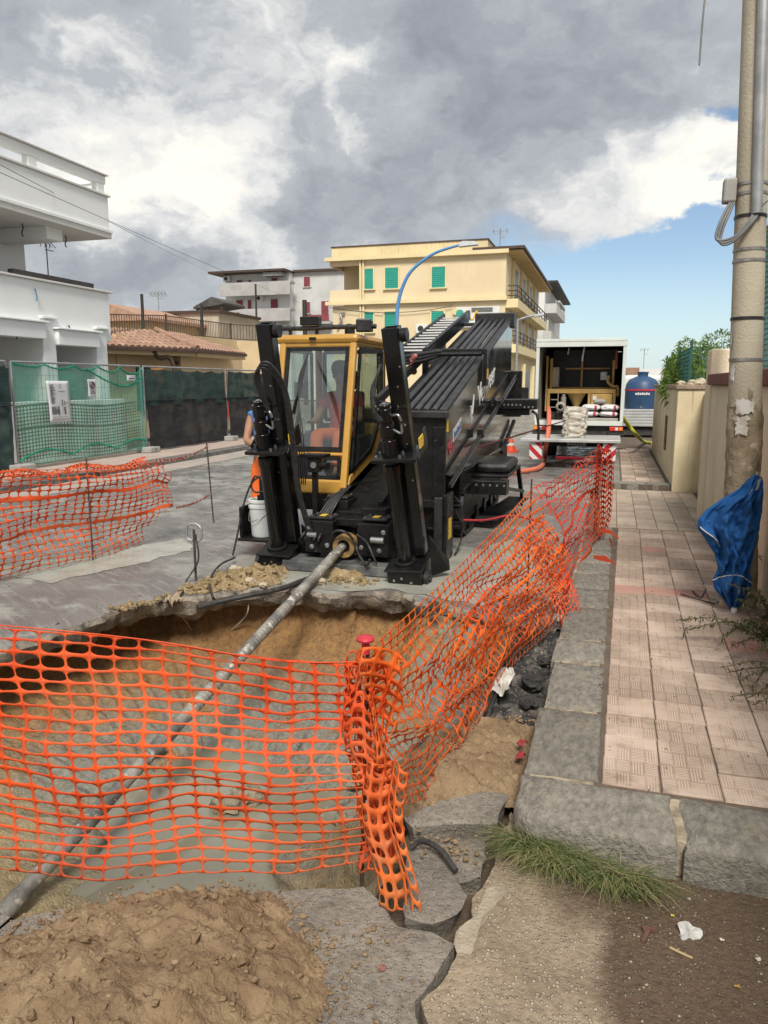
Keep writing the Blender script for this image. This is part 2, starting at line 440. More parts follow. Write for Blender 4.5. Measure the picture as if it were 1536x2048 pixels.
# ------------------------------------------------------------ the pit
def pit_mat():
    m = bpy.data.materials.new('pit mud'); m.use_nodes = True; t = NT(m.node_tree); b = t.n['Principled BSDF']
    p = t.add('ShaderNodeNewGeometry').outputs['Position']
    s = t.add('ShaderNodeSeparateXYZ', inputs={0: p})
    n = t.noise(p, 2.6, 6, .62, .3); f = t.noise(p, 22, 6, .65)
    brown = t.mix(t.step(f, .3, .7), (.36, .20, .075), (.20, .11, .045))
    grey = t.mix(t.step(f, .3, .7), (.27, .262, .215), (.17, .162, .13))
    sand = t.mix(t.step(f, .3, .7), (.47, .36, .185), (.34, .255, .13))
    # slurry has run down from the rig side and lies in the bottom; the near bank is sandy
    g = t.math('ADD', t.math('MULTIPLY', t.math('ADD', s.outputs[0], 1.75), .45), t.math('MULTIPLY', t.math('SUBTRACT', n, .5), 1.6))
    low = t.step(s.outputs[2], -.50, -.72)
    col = t.mix(t.math('MAXIMUM', t.step(g, .12, .42), t.math('MULTIPLY', low, t.step(n, .3, .5))), brown, grey)
    near = t.step(t.math('ADD', s.outputs[1], t.math('MULTIPLY', n, 1.2)), 4.2, 3.1)
    col = t.mix(t.math('MULTIPLY', near, .85), col, sand)
    t.put(b.inputs['Base Color'], col)
    t.put(b.inputs['Roughness'], t.step(n, .35, .65, .25, .8))
    bn = t.add('ShaderNodeBump', inputs={'Strength': .8, 'Distance': .03, 'Height': t.math('ADD', f, t.noise(p, 60, 4, .6))})
    t.l.new(bn.outputs[0], b.inputs['Normal'])
    return m
loop = E_left[:-1] + E_far[:-1] + E_right[:-1] + E_near[:-1]
NF = len(E_left) - 1 + len(E_far) - 1
cen = V((-1.95, 3.45, 0))
prof_steep = [(-.07, -.015), (-.09, -.09), (-.06, -.22), (-.03, -.36), (.03, -.48), (.12, -.56), (.22, -.62), (.34, -.68), (.46, -.74), (.58, -.8), (.7, -.84), (.82, -.86), (.92, -.87), (1.0, -.88)]
prof_slope = [(-.02, -.02), (.02, -.10), (.06, -.18), (.11, -.27), (.17, -.36), (.23, -.44), (.3, -.52), (.37, -.6), (.46, -.68), (.56, -.75), (.68, -.81), (.8, -.85), (.9, -.87), (1.0, -.88)]
m = MB(); rings = []
N = len(loop)
for k, p in enumerate(loop):
    right = 1.0 if NF <= k < NF + len(E_right) else 0.0
    if k >= NF + len(E_right): right = .45
    if p.x > -1.55 and k < NF: right = min(1, (p.x + 1.75) / .5)
    ring = []
    for j, (a, b) in enumerate(zip(prof_steep, prof_slope)):
        e = a[0] * (1 - right) + b[0] * right; z = a[1] * (1 - right) + b[1] * right
        if k < NF: e -= (.16 * max(0, min(1, (-2.6 - p.x) / .8)) + .03) * (0, .5, .9, 1, .9, .6, .3, .1, 0, 0, 0, 0, 0, 0)[j]
        q = p.lerp(cen, e)
        n1 = fbm((q.x * 3.2, q.y * 3.2, z * 3 + 5)); n2 = fbm((q.x * 11, q.y * 11, z * 9))
        w = 0 if j == 0 else min(1, j / 2)
        out = (p - cen).normalized()
        q = q + out * w * (.06 * n1 + .022 * n2) * (1 if e < .4 else .3)
        ring.append(m.pt((q.x, q.y, z + w * (.07 * n1 + .025 * n2))))
    rings.append(ring)
for k in range(N):
    A, B = rings[k], rings[(k + 1) % N]
    for j in range(len(prof_steep) - 1): m.f.append([A[j], A[j + 1], B[j + 1], B[j]])
pit = m.build('excavated_terrain', pit_mat(), None, smooth=180)
sub = pit.modifiers.new('sub', 'SUBSURF'); sub.levels = sub.render_levels = 1
tex = bpy.data.textures.new('mud clods', 'CLOUDS'); tex.noise_scale = .09; tex.noise_depth = 4
dm = pit.modifiers.new('clods', 'DISPLACE'); dm.texture = tex; dm.texture_coords = 'GLOBAL'; dm.strength = .13; dm.mid_level = .5
struct(pit, 'open excavation with brown clay walls and grey slurry floor')
# muddy water standing in the bottom
m = MB(); wl = []
for k in range(40):
    a = 2 * math.pi * k / 40; r = 1 + .22 * math.sin(3 * a + 1) + .12 * math.sin(7 * a)
    wl.append((-1.75 + math.cos(a) * 1.15 * r, 3.25 + math.sin(a) * .95 * r))
M_WATER = mat('muddy water', (.19, .175, .125), (.23, .215, .16), .05, 1.5, spec=.6, bump=.03, bscale=6, world=True)
struct(flat_poly(wl, -.775).build('muddy_water', M_WATER), 'murky puddle at the bottom of the excavation')

# ------------------------------------------------------------ foreground apron
def apron_mat(name, c1, c2, agg, wet):
    m = bpy.data.materials.new(name); m.use_nodes = True; t = NT(m.node_tree); b = t.n['Principled BSDF']
    p = t.add('ShaderNodeNewGeometry').outputs['Position']; s = t.add('ShaderNodeSeparateXYZ', inputs={0: p})
    n = t.noise(p, 2.4, 6, .6); f = t.noise(p, 42, 5, .7)
    vo = t.add('ShaderNodeTexVoronoi', inputs={'Vector': p, 'Scale': 75.0, 'Randomness': 1.0})
    sep = t.add('ShaderNodeSeparateColor', inputs={0: vo.outputs['Color']})
    stone = t.math('MULTIPLY', t.step(vo.outputs['Distance'], .45, .3), t.step(sep.outputs[0], .55, .6))
    col = t.mix(t.step(t.math('ADD', t.math('MULTIPLY', n, .6), t.math('MULTIPLY', f, .5)), .4, .66), c1, c2)
    col = t.mix(t.math('MULTIPLY', stone, agg), col, t.mix(sep.outputs[1], (.52, .45, .35), (.36, .3, .24)))
    rgh = .85
    if wet:
        # damp earth washed over the concrete towards the drive
        e = t.math('ADD', t.math('ADD', t.math('MULTIPLY', s.outputs[0], 1.0), t.math('MULTIPLY', t.math('SUBTRACT', s.outputs[1], 2.0), .10)), t.math('MULTIPLY', t.math('SUBTRACT', n, .5), .22))
        d1 = t.step(e, .02, .10)
        e2 = t.math('ADD', s.outputs[1], t.math('MULTIPLY', t.math('SUBTRACT', n, .5), .3))
        band = t.math('MULTIPLY', t.step(e2, 2.12, 2.3), t.step(s.outputs[0], -.22, -.05))
        d = t.math('MAXIMUM', d1, t.math('MULTIPLY', band, .8))
        mud = t.mix(t.step(f, .35, .7), (.125, .082, .05), (.085, .055, .034))
        mud = t.mix(t.math('MULTIPLY', stone, .35), mud, (.3, .25, .19))
        col = t.mix(d, col, mud)
        t.put(b.inputs['Roughness'], t.math('SUBTRACT', .9, t.math('MULTIPLY', d, .25)))
    else:
        b.inputs['Roughness'].default_value = rgh
        st = t.step(t.noise(p, 6.5, 6, .7), .5, .68, 0, .6); col = t.mix(st, col, (.10, .085, .068))
        col = t.mix(t.step(t.noise(p, 3.3, 5, .65), .54, .7, 0, .5), col, (.36, .29, .2))
    t.put(b.inputs['Base Color'], col)
    hgt = t.math('ADD', t.math('ADD', f, t.math('MULTIPLY', stone, .7)), t.math('MULTIPLY', n, 2.0))
    bn = t.add('ShaderNodeBump', inputs={'Strength': .9, 'Distance': .018, 'Height': hgt})
    t.l.new(bn.outputs[0], b.inputs['Normal'])
    return m
M_APR = apron_mat('aggregate concrete', (.37, .295, .205), (.23, .175, .12), .9, True)
M_SLAB = apron_mat('worn slab concrete', (.30, .265, .22), (.175, .155, .13), .3, False)
# damp bed below the cracks
m = flat_poly([(-.66, 2.25), (-.72, 2.6), (-.5, 3.6), (-.44, 4.5), (-.3, 5.3), (.2, 5.3), (.2, 2.9), (1.6, 2.6), (1.6, -6), (-1.7, -6), (-1.7, 1.6)], -.085)
struct(m.build('soil_bed', M_SOILW), 'dark damp earth under the broken slabs')
def slab(loop, z0, z1, name, mt, seed, tilt=(0, 0), amp=.012, top=None):
    """a broken slab: ragged outline, uneven top, real thickness"""
    L = noisy_loop(loop + [loop[0]], .03, amp, seed, 9)[:-1]
    c = sum(L, V()) / len(L)
    m = MB(); n = len(L); rings = []
    prof = ((0.0, 0), (.006, -.008), (.0, -.03), (-.012, -.07), (-.02, z0 - z1))
    def zt(p): return z1 + tilt[0] * (p.x - c.x) + tilt[1] * (p.y - c.y)
    inner = [1, .93, .8, .6, .35]
    tops = []
    for s_ in inner[::-1]:
        tops.append([m.pt((lambda q: (q.x, q.y, zt(q) - (.006 if s_ == 1 else 0) + .006 * fbm((q.x * 9, q.y * 9, seed))))(c.lerp(p, s_))) for p in L])
    m.f.append(tops[0])
    for A, B in zip(tops, tops[1:]):
        for k in range(n): m.f.append([A[k], A[(k + 1) % n], B[(k + 1) % n], B[k]])
    last = tops[-1]
    for a, dz in prof[1:]:
        ring = [m.pt((lambda q: (q.x, q.y, zt(p) + dz))(p + (p - c).normalized() * (a + .012 * fbm((p.x * 14, p.y * 14, dz * 40))))) for p in L]
        for k in range(n): m.f.append([last[k], last[(k + 1) % n], ring[(k + 1) % n], ring[k]])
        last = ring
    return m.build(name, mt, None, smooth=40)
D_loop = [(-1.775, -6), (-1.775, 1.72), (-1.66, 1.8), (-1.42, 1.92), (-1.2, 2.02), (-.95, 2.12), (-.74, 2.2), (-.63, 2.12), (-.57, 2.045), (-.47, 2.055), (-.40, 2.03), (-.41, 1.9), (-.45, 1.78), (-.40, 1.65), (-.42, 1.2), (-.42, -6)]
mD = flat_poly([(p.x, p.y) for p in noisy_loop(D_loop, .04, .012, 11, 9)], .0)
n0 = len(mD.v)
for k in range(n0): mD.v.append(mD.v[k] + V((0, 0, -.09)))
for k in range(n0 - 1): mD.f.append([k, k + 1, n0 + k + 1, n0 + k])
struct(mD.build('concrete_pavement', M_SLAB), 'worn grey concrete beside the soil heap')
A_loop = [(-.39, -6), (-.39, 1.2), (-.375, 1.62), (-.425, 1.78), (-.38, 1.9), (-.375, 2.03), (-.36, 2.12), (-.37, 2.24), (-.33, 2.38), (-.33, 2.58), (-.315, 2.8), (-.25, 2.7), (1.7, 2.52), (1.7, -6)]
mA = flat_poly([(p.x, p.y) for p in noisy_loop(A_loop, .03, .014, 15, 12)], .004)
n0 = len(mA.v)
for k in range(n0): mA.v.append(mA.v[k] + V((0, 0, -.085)))
for k in range(n0 - 1): mA.f.append([k, k + 1, n0 + k + 1, n0 + k])
struct(mA.build('drive_surface', M_APR), 'pebbly concrete drive edge half covered in damp brown earth')
G_SL = 'broken pavement slabs at the pit corner'
tag(slab([(-.70, 2.62), (-.66, 2.70), (-.40, 2.90), (-.34, 2.86), (-.365, 2.69), (-.52, 2.63), (-.66, 2.58)], -.10, .03, 'broken_slab', M_SLAB, 21, (0, .10)), 'tilted pavement slab edge sticking out under the smaller soil heap', 'slab', G_SL)
tag(slab([(-.66, 2.47), (-.53, 2.56), (-.40, 2.605), (-.375, 2.50), (-.365, 2.385), (-.43, 2.345), (-.61, 2.31)], -.12, -.012, 'broken_slab', M_SLAB, 25, (.05, 0)), 'flat grey slab with a bent black cable lying across it', 'slab', G_SL)
tag(slab([(-.60, 2.29), (-.44, 2.335), (-.395, 2.25), (-.41, 2.15), (-.47, 2.085), (-.56, 2.085)], -.09, .015, 'broken_slab', M_SLAB, 29, (0, -.05)), 'rounded rough slab at the foot of the orange netting tail', 'slab', G_SL)
tag(slab([(-.385, 2.08), (-.345, 2.14), (-.335, 2.26), (-.32, 2.34), (-.285, 2.36), (-.28, 2.27), (-.31, 2.16), (-.33, 2.02), (-.365, 2.0)], -.09, .012, 'concrete_fragment', mat('pale mortar', (.44, .38, .29), (.32, .27, .2), .95, 6, bump=.8, bscale=60, world=True), 33, (0, 0), .02), 'pale crumbling mortar strip along the crack beside the drive', 'slab', G_SL)

# heaps of soil
def heap(name, outline, height, mt, crest=(.5, .5), res=.012, rough=.05, seed=0, power=.75, base=-.02, clod=1.0):
    """heap as a fine height field inside a ragged outline"""
    xs = [p[0] for p in outline]; ys = [p[1] for p in outline]
    x0, x1, y0, y1 = min(xs) - .05, max(xs) + .05, min(ys) - .05, max(ys) + .05
    nx, ny = int((x1 - x0) / res), int((y1 - y0) / res)
    L = [V((p[0], p[1])) for p in outline]; nL = len(L)
    def sd(p):
        d = 1e9; ins = False
        for i in range(nL):
            a, b = L[i], L[(i + 1) % nL]; ab = b - a; t = max(0, min(1, (p - a).dot(ab) / ab.length_squared))
            d = min(d, (p - a - ab * t).length)
            if (a.y > p.y) != (b.y > p.y) and p.x < (b.x - a.x) * (p.y - a.y) / (b.y - a.y) + a.x: ins = not ins
        return d if ins else -d
    m = MB(); ids = {}
    for j in range(ny + 1):
        for i in range(nx + 1):
            x, y = x0 + i * res, y0 + j * res
            d = sd(V((x, y))) + .035 * fbm((x * 8, y * 8, seed)) + .01 * fbm((x * 30, y * 30, seed))
            if d < -.02: continue
            w = max(0, min(1, (d + .0) / crest[0])) ** power
            n1 = fbm((x * 4, y * 4, seed + 2)); n2 = noise.turbulence(V((x * 13, y * 13, seed)), 4, False); q_ = V((x, y, seed * .1)); n3 = .9 - noise.voronoi(q_ * 17 + V((.4 * n2, .4 * n1, 0)))[0][0] * 1.3 + .55 * (.5 - noise.voronoi(q_ * 46)[0][0]) + .25 * noise.turbulence(q_ * 60, 2, True)
            z = base + height * w * (1 + .22 * n1) + clod * (.030 * n2 + .022 * n3) * min(1, w * 3 + .2) * (.6 + .8 * abs(n1))
            ids[i, j] = m.pt((x, y, z))
    for (i, j) in ids:
        q = [(i, j), (i + 1, j), (i + 1, j + 1), (i, j + 1)]
        if all(k in ids for k in q): m.f.append([ids[k] for k in q])
    return m.build(name, mt, None, smooth=180)
o = heap('soil_heap', [(-1.95, 1.35), (-1.74, 1.62), (-1.58, 1.84), (-1.40, 1.98), (-1.2, 2.05), (-1.0, 2.07), (-.88, 1.99), (-.76, 1.86), (-.67, 1.70), (-.65, 1.5), (-.78, 1.0), (-1.6, .9)], .19, M_SOIL, (.36, 0), .0095, seed=3)
tag(o, 'large heap of brown clay soil in front of the orange netting', 'soil')
o = heap('soil_heap', [(-.80, 2.66), (-.84, 3.15), (-.62, 3.6), (-.31, 3.58), (-.285, 3.2), (-.31, 2.86), (-.42, 2.84), (-.64, 2.67)], .09, M_SOIL, (.16, 0), .0095, seed=12, base=0)
tag(o, 'smaller heap of smooth brown soil between netting and stone kerb', 'soil')
M_SOILY = mat('crumbly yellow soil', (.36, .27, .15), (.22, .155, .08), .95, 9, 7, 1, 60, speck=(.5, .43, .31), speck_scale=30, world=True, spec=.2)
o = heap('soil_heap', [(-3.38, 5.25), (-3.30, 5.8), (-3.15, 6.15), (-2.85, 6.25), (-2.72, 5.95), (-2.70, 5.72), (-2.95, 5.48), (-3.15, 5.28)], .05, M_SOILY, (.14, 0), .014, seed=21, clod=1.8, base=0)
tag(o, 'crumbly yellowish soil heap on the road at the pit edge', 'soil')
o = heap('soil_heap', [(-2.42, 6.05), (-2.40, 6.2), (-2.28, 6.28), (-2.08, 6.18), (-1.95, 6.0), (-2.2, 6.02)], .06, M_SOILY, (.08, 0), .014, seed=27, base=0)
tag(o, 'small soil heap under the drill head by the pipe', 'soil')
# grey slurry skins lying on the asphalt
M_SLUR = mat('wet slurry', (.37, .37, .32), (.28, .277, .235), .15, 3, 6, .25, 7, spec=.5, rvar=.1, world=True)
def skin(pts, z, lab, sd):
    L = noisy_loop(pts + [pts[0]], .05, .06, sd, 4)[:-1]
    struct(flat_poly([(p.x, p.y) for p in L], z).build('slurry_ground', M_SLUR), lab)
skin([(-2.75, 5.82), (-2.5, 5.72), (-2.1, 5.66), (-1.7, 5.85), (-1.3, 5.72), (-.9, 5.6), (-.75, 6.4), (-1.0, 7.6), (-2.6, 7.4), (-3.3, 7.0), (-3.2, 6.45), (-2.78, 6.25)], .004, 'grey slurry film under the drilling rig front', 41)
skin([(-5.1, 5.3), (-4.6, 5.2), (-4.3, 5.9), (-4.1, 6.7), (-4.5, 7.2), (-4.9, 6.4), (-5.2, 5.9)], .004, 'thin greenish slurry film on the road below the far netting', 43)
skin([(-1.3, 6.3), (-.8, 5.8), (-.45, 6.3), (-.5, 7.6), (-1.0, 8.2), (-1.35, 7.4)], .006, 'thin slurry film between the rig track and the netting', 45)

# rubble strip between pit and kerb
m = MB(); res = .016
X0, X1, Y0, Y1 = -.66, -.25, 3.5, 5.35
nx, ny = int((X1 - X0) / res), int((Y1 - Y0) / res); ids = {}
for j in range(ny + 1):
    for i in range(nx + 1):
        x, y = X0 + i * res, Y0 + j * res
        z = -.03 + .05 * fbm((x * 6, y * 6, 3)) + .035 * noise.turbulence(V((x * 15, y * 15, 1)), 4, True)
        z -= max(0, (-.52 - x)) * 1.2
        ids[i, j] = m.pt((x, y, z))
for j in range(ny):
    for i in range(nx): m.f.append([ids[i, j], ids[i + 1, j], ids[i + 1, j + 1], ids[i, j + 1]])
M_RUB = mat('crushed asphalt and lime', (.03, .029, .028), (.20, .18, .155), .9, 11, 8, 1, 60, speck=(.3, .27, .23), speck_scale=40, speck_th=.6, world=True, lo=.42, hi=.72)
struct(m.build('rubble_ground', M_RUB, None, smooth=50), 'crushed dark asphalt strip beside the stone kerb')
M_CHUNK = mat('asphalt chunk', (.035, .033, .033), (.07, .066, .062), .9, 12, 5, 1, 80)
def rock(name, c, r, mt, sd, sq=(1, 1, .7)):
    bm = bmesh.new(); bmesh.ops.create_icosphere(bm, subdivisions=3, radius=1)
    m = MB(); bm.verts.ensure_lookup_table()
    for v in bm.verts:
        p = v.co * (1 + .42 * fbm(v.co * 1.5 + V((sd, sd, 0))) + .22 * fbm(v.co * 4.5 + V((sd, 0, sd))))
        m.v.append(V((c[0] + p.x * r * sq[0], c[1] + p.y * r * sq[1], c[2] + p.z * r * sq[2])))
    for f in bm.faces: m.f.append([v.index for v in f.verts])
    bm.free(); return m.build(name, mt, None, smooth=24)
for k, (x, y, r, lab) in enumerate([(1068, 1372, .062, 'largest black asphalt chunk next to the kerb'), (1057, 1412, .05, 'black asphalt chunk lying below the largest one'), (1088, 1330, .04, 'small asphalt chunk near the torn netting hem'), (1012, 1330, .045, 'asphalt chunk behind the white rag'), (985, 1352, .04, 'asphalt chunk half hidden by orange netting')]):
    p = gz(x, y, .0); tag(rock('asphalt_chunk', (p.x, p.y, .02), r, M_CHUNK, k * 3.3), lab, 'rubble', 'asphalt chunks by the kerb')
for k, (x, y, r, lab) in enumerate([(640, 1165, .055, 'pale stone beside the drill pipe on the slurry'), (500, 1165, .05, 'pale stone at the edge of the yellowish heap'), (527, 1172, .035, 'small pale stone at the pit rim left of the pipe'), (470, 1140, .05, 'stone on top of the yellowish heap'), (870, 1215, .05, 'dark stone at the pit edge behind the netting')]):
    p = gz(x, y, .02); tag(rock('rubble_stone', (p.x, p.y, .03), r, mat('pale rubble stone', (.48, .42, .31), (.36, .3, .2), .9, 8, bump=.6) if k < 4 else M_CHUNK, 50 + k * 2.1), lab, 'stone', 'rubble stones at the pit rim')
# clods on the pit floor
for k in range(11):
    a = random.random() * 6.28; r = random.uniform(.4, 1.25)
    x, y = -1.75 + math.cos(a) * r * 1.05, 3.3 + math.sin(a) * r * .95
    if x > -.95 or y < 2.35: continue
    tag(rock('mud_clod', (x, y, -.74 + .1 * max(0, r - .7)), random.uniform(.05, .12), MATS.get('clod') or mat('clod', (.2, .18, .14), (.27, .22, .14), .6, 5, bump=.7), 90 + k, (1, .8, .6)), 'clod of grey brown mud lying on the pit floor', 'mud clod', 'mud clods on the pit floor')

# ================================================================== right pavement
def tile_mat(name, c1, c2, groove, ridges=True):
    m = bpy.data.materials.new(name); m.use_nodes = True; t = NT(m.node_tree); b = t.n['Principled BSDF']
    o = t.add('ShaderNodeTexCoord').outputs['Object']; p = t.add('ShaderNodeNewGeometry').outputs['Position']
    rnd = t.add('ShaderNodeObjectInfo').outputs['Random']
    n = t.noise(p, 2.2, 6, .62); f = t.noise(p, 36, 5, .7)
    col = t.mix(t.step(n, .34, .66), c1, c2)
    col = t.add('ShaderNodeHueSaturation', inputs={'Color': col, 'Value': t.math('ADD', .84, t.math('MULTIPLY', rnd, .3))}).outputs[0]
    wear = t.step(t.math('ADD', t.noise(p, 5, 5, .6), t.math('MULTIPLY', rnd, .25)), .52, .8)
    h = f
    if ridges:
        s = t.add('ShaderNodeSeparateXYZ', inputs={0: t.vmath('MULTIPLY', t.vmath('ADD', o, (.11, .11, 0)), (4 / .22, 2 / .22, 1))})
        u, v = s.outputs[0], s.outputs[1]
        par = t.math('MODULO', t.math('ADD', t.math('FLOOR', u), t.math('FLOOR', v)), 2.0)
        su = t.math('FRACT', t.math('MULTIPLY', u, 5.0)); sv = t.math('FRACT', t.math('MULTIPLY', v, 8.0))
        w = t.math('ADD', t.math('MULTIPLY', su, par), t.math('MULTIPLY', sv, t.math('SUBTRACT', 1.0, par)))
        rid = t.step(t.math('ABSOLUTE', t.math('SUBTRACT', w, .5)), .12, .3)
        fu = t.math('ABSOLUTE', t.math('SUBTRACT', t.math('FRACT', u), .5)); fv = t.math('ABSOLUTE', t.math('SUBTRACT', t.math('FRACT', v), .5))
        line = t.step(t.math('MAXIMUM', fu, fv), .455, .485)
        g = t.math('MULTIPLY', t.math('MAXIMUM', t.math('SUBTRACT', 1.0, rid), line), t.math('SUBTRACT', 1.0, t.math('MULTIPLY', wear, .8)))
        col = t.mix(t.math('MULTIPLY', g, .68), col, groove)
        h = t.math('ADD', t.math('MULTIPLY', f, .3), t.math('MULTIPLY', g, -1.0))
    dirt = t.step(t.noise(p, 7, 6, .74), .5, .72)
    col = t.mix(t.math('MULTIPLY', dirt, .62), col, (.21, .16, .11))
    col = t.mix(t.step(t.noise(p, 1.1, 5, .65), .5, .7, 0, .45), col, (.30, .24, .17))
    sp = t.step(t.noise(p, 26, 3, .6), .69, .74)
    col = t.mix(t.math('MULTIPLY', sp, .7), col, (.1, .085, .065))
    t.put(b.inputs['Base Color'], col); b.inputs['Roughness'].default_value = .85; b.inputs['Specular IOR Level'].default_value = .3
    bn = t.add('ShaderNodeBump', inputs={'Strength': .7, 'Distance': .004, 'Height': h}); t.l.new(bn.outputs[0], b.inputs['Normal'])
    return m
M_TILE = tile_mat('pink cement tile', (.51, .405, .33), (.42, .325, .26), (.22, .15, .11))
M_TILER = tile_mat('red cement tile', (.42, .235, .19), (.36, .2, .16), (.2, .12, .09), False)
M_TILEG = tile_mat('worn grey pink tile', (.40, .33, .26), (.36, .28, .22), (.2, .15, .11), False)
def tile_mesh(w, h, m_, name, bev=.004, th=.03):
    m = MB(); a, b = w / 2, h / 2
    r0 = [m.pt((x, y, -th)) for x, y in ((-a, -b), (a, -b), (a, b), (-a, b))]
    r1 = [m.pt((x, y, -bev)) for x, y in ((-a, -b), (a, -b), (a, b), (-a, b))]
    r2 = [m.pt((x, y, 0)) for x, y in ((-a + bev, -b + bev), (a - bev, -b + bev), (a - bev, b - bev), (-a + bev, b - bev))]
    for A, B in ((r0, r1), (r1, r2)):
        for k in range(4): m.f.append([A[k], A[(k + 1) % 4], B[(k + 1) % 4], B[k]])
    m.f.append(r2); return mesh_of(m, name, m_)
PZ = .14
M_BED = mat('pavement bed', (.14, .105, .078), (.10, .075, .055), .95, 8, bump=.5, world=True)
m = MB(); m.box(.0, 1.2, 2.86, 8.55, -.05, PZ - .007); m.box(-.22, 1.5, 8.55, 12.4, -.05, .05); m.box(-.08, 1.6, 12.42, 60, -.05, PZ - .006)
pave = struct(m.build('pavement', M_BED), 'pavement of pink ribbed cement tiles with stone kerb')
tm, tr, tg = tile_mesh(.2195, .2195, M_TILE, 'tile'), tile_mesh(.2195, .2195, M_TILER, 'tile_red'), tile_mesh(.2185, .2185, M_TILEG, 'tile_worn')
for i in range(5):
    for j in range(25):
        x, y = .03 + .112 + i * .224 + j * .0036, 2.885 + .112 + j * .224
        me = tr if (j in (13,) and i < 3) or (i == 4 and j == 17) or (i, j) in ((3, 8), (1, 20)) else tm
        piece('tile', me, pave, (x + random.uniform(-.0015, .0015), y, PZ + random.uniform(-.003, .003)), (random.uniform(-.011, .011), random.uniform(-.011, .011), random.uniform(-.012, .012) + random.choice((0, 0, 0, math.pi))))
for i in range(6):
    for j in range(16):
        piece('tile', tg, pave, (.0 + i * .224, 8.72 + .112 + j * .224, .062 + random.uniform(-.003, .003)), (random.uniform(-.008, .008), random.uniform(-.008, .008), random.uniform(-.01, .01)))
for i in range(3):
    for j in range(30):
        piece('tile', tm if (i + j) % 7 else tg, pave, (.20 + .112 + i * .224, 12.80 + j * .224, PZ + random.uniform(-.002, .002)))
M_KERB = mat('basalt kerb stone', (.29, .27, .225), (.13, .122, .105), .9, 38, 8, 1, 65, var=.16, speck=(.26, .23, .175), speck_scale=5, speck_th=.6, lo=.22, hi=.8, stretch=(1, .45, 1))
M_MORT = mat('kerb mortar', (.42, .35, .25), (.22, .18, .125), .95, 14, bump=.8, world=True)
m = MB(); m.box(-.25, .030, 2.70, 8.6, -.05, PZ - .010); m.box(-.2, 1.4, 2.57, 2.885, -.05, PZ - .009)
m.build('mortar', M_MORT, pave)
def kerb_stone(x0, x1, y0, y1, z, sd, round_corner=0):
    L = [(x0, y0), (x1, y0), (x1, y1), (x0, y1)]
    if round_corner: L = [(x0 + round_corner, y0), (x1, y0), (x1, y1), (x0, y1), (x0, y0 + round_corner), (x0 + round_corner * .3, y0 + round_corner * .3)]
    P = noisy_loop(L + [L[0]], .05, .010, sd, 7)[:-1]; c = V(((x0 + x1) / 2, (y0 + y1) / 2, 0)); n = len(P)
    m = MB(); rings = []
    for s_, z_ in ((1.0, -.06), (1.0, z - .03), (.985, z - .010), (.95, z - .001), (.6, z + .001)):
        rings.append([m.pt((c.x + (p.x - c.x) * s_, c.y + (p.y - c.y) * s_, z_ + (.006 * fbm((p.x * s_ * 9, p.y * s_ * 9, sd)) if s_ < 1 else 0) )) for p in P])
    m.f.append(rings[-1])
    for A, B in zip(rings, rings[1:]):
        for k in range(n): m.f.append([A[k], A[(k + 1) % n], B[(k + 1) % n], B[k]])
    o = m.build('kerb_stone', M_KERB, pave, smooth=50); return o
y = 2.56
ys = [2.88, 3.55, 4.22, 4.62, 5.35, 5.85, 6.35, 6.72, 7.3, 7.9, 8.55]
kerb_stone(-.285, .29, 2.54, 2.868, PZ, 3, .10)
kerb_stone(.31, 1.3, 2.53, 2.862, PZ, 8)
for k, (a, b) in enumerate(zip(ys, ys[1:])): kerb_stone(-.275 + .012 * math.sin(k * 2.1) + .008 * k, .022 + .0045 * k, a + .012, b - .012, PZ + random.uniform(-.004, .004), 20 + k)
kerb_stone(.06, 1.2, 8.56, 8.69, PZ - .05, 61)
for k, (a, b) in enumerate(((-.14, .55), (.57, .98))): kerb_stone(a, b, 12.42, 12.66, PZ + .012, 70 + k)
for k in range(9): kerb_stone(-.13, .18, 12.70 + k * .8, 12.70 + k * .8 + .77, PZ, 80 + k)

# left pavement across the street
m = MB(); m.box(-11.4, -9.35, 2, 70, -.05, .12)
lp = struct(m.build('far_pavement', mat('dusty pink pavement', (.42, .33, .28), (.36, .29, .25), .9, 2, 6, .4, 40, world=True)), 'dusty pink pavement along the construction fence')
m = MB(); m.box(-9.345, -9.05, 2, 70, -.05, .10)
m.build('kerb_strip', mat('rough kerb rubble', (.2, .19, .175), (.1, .095, .09), .95, 14, 5, 1, 60, world=True), lp)
m = MB(); m.box(-9.045, -8.29, 2, 70, -.05, .012)
m.build('patch_strip', mat('pale patched strip', (.38, .32, .28), (.3, .27, .24), .9, 1.5, 6, .4, 50, world=True), lp)
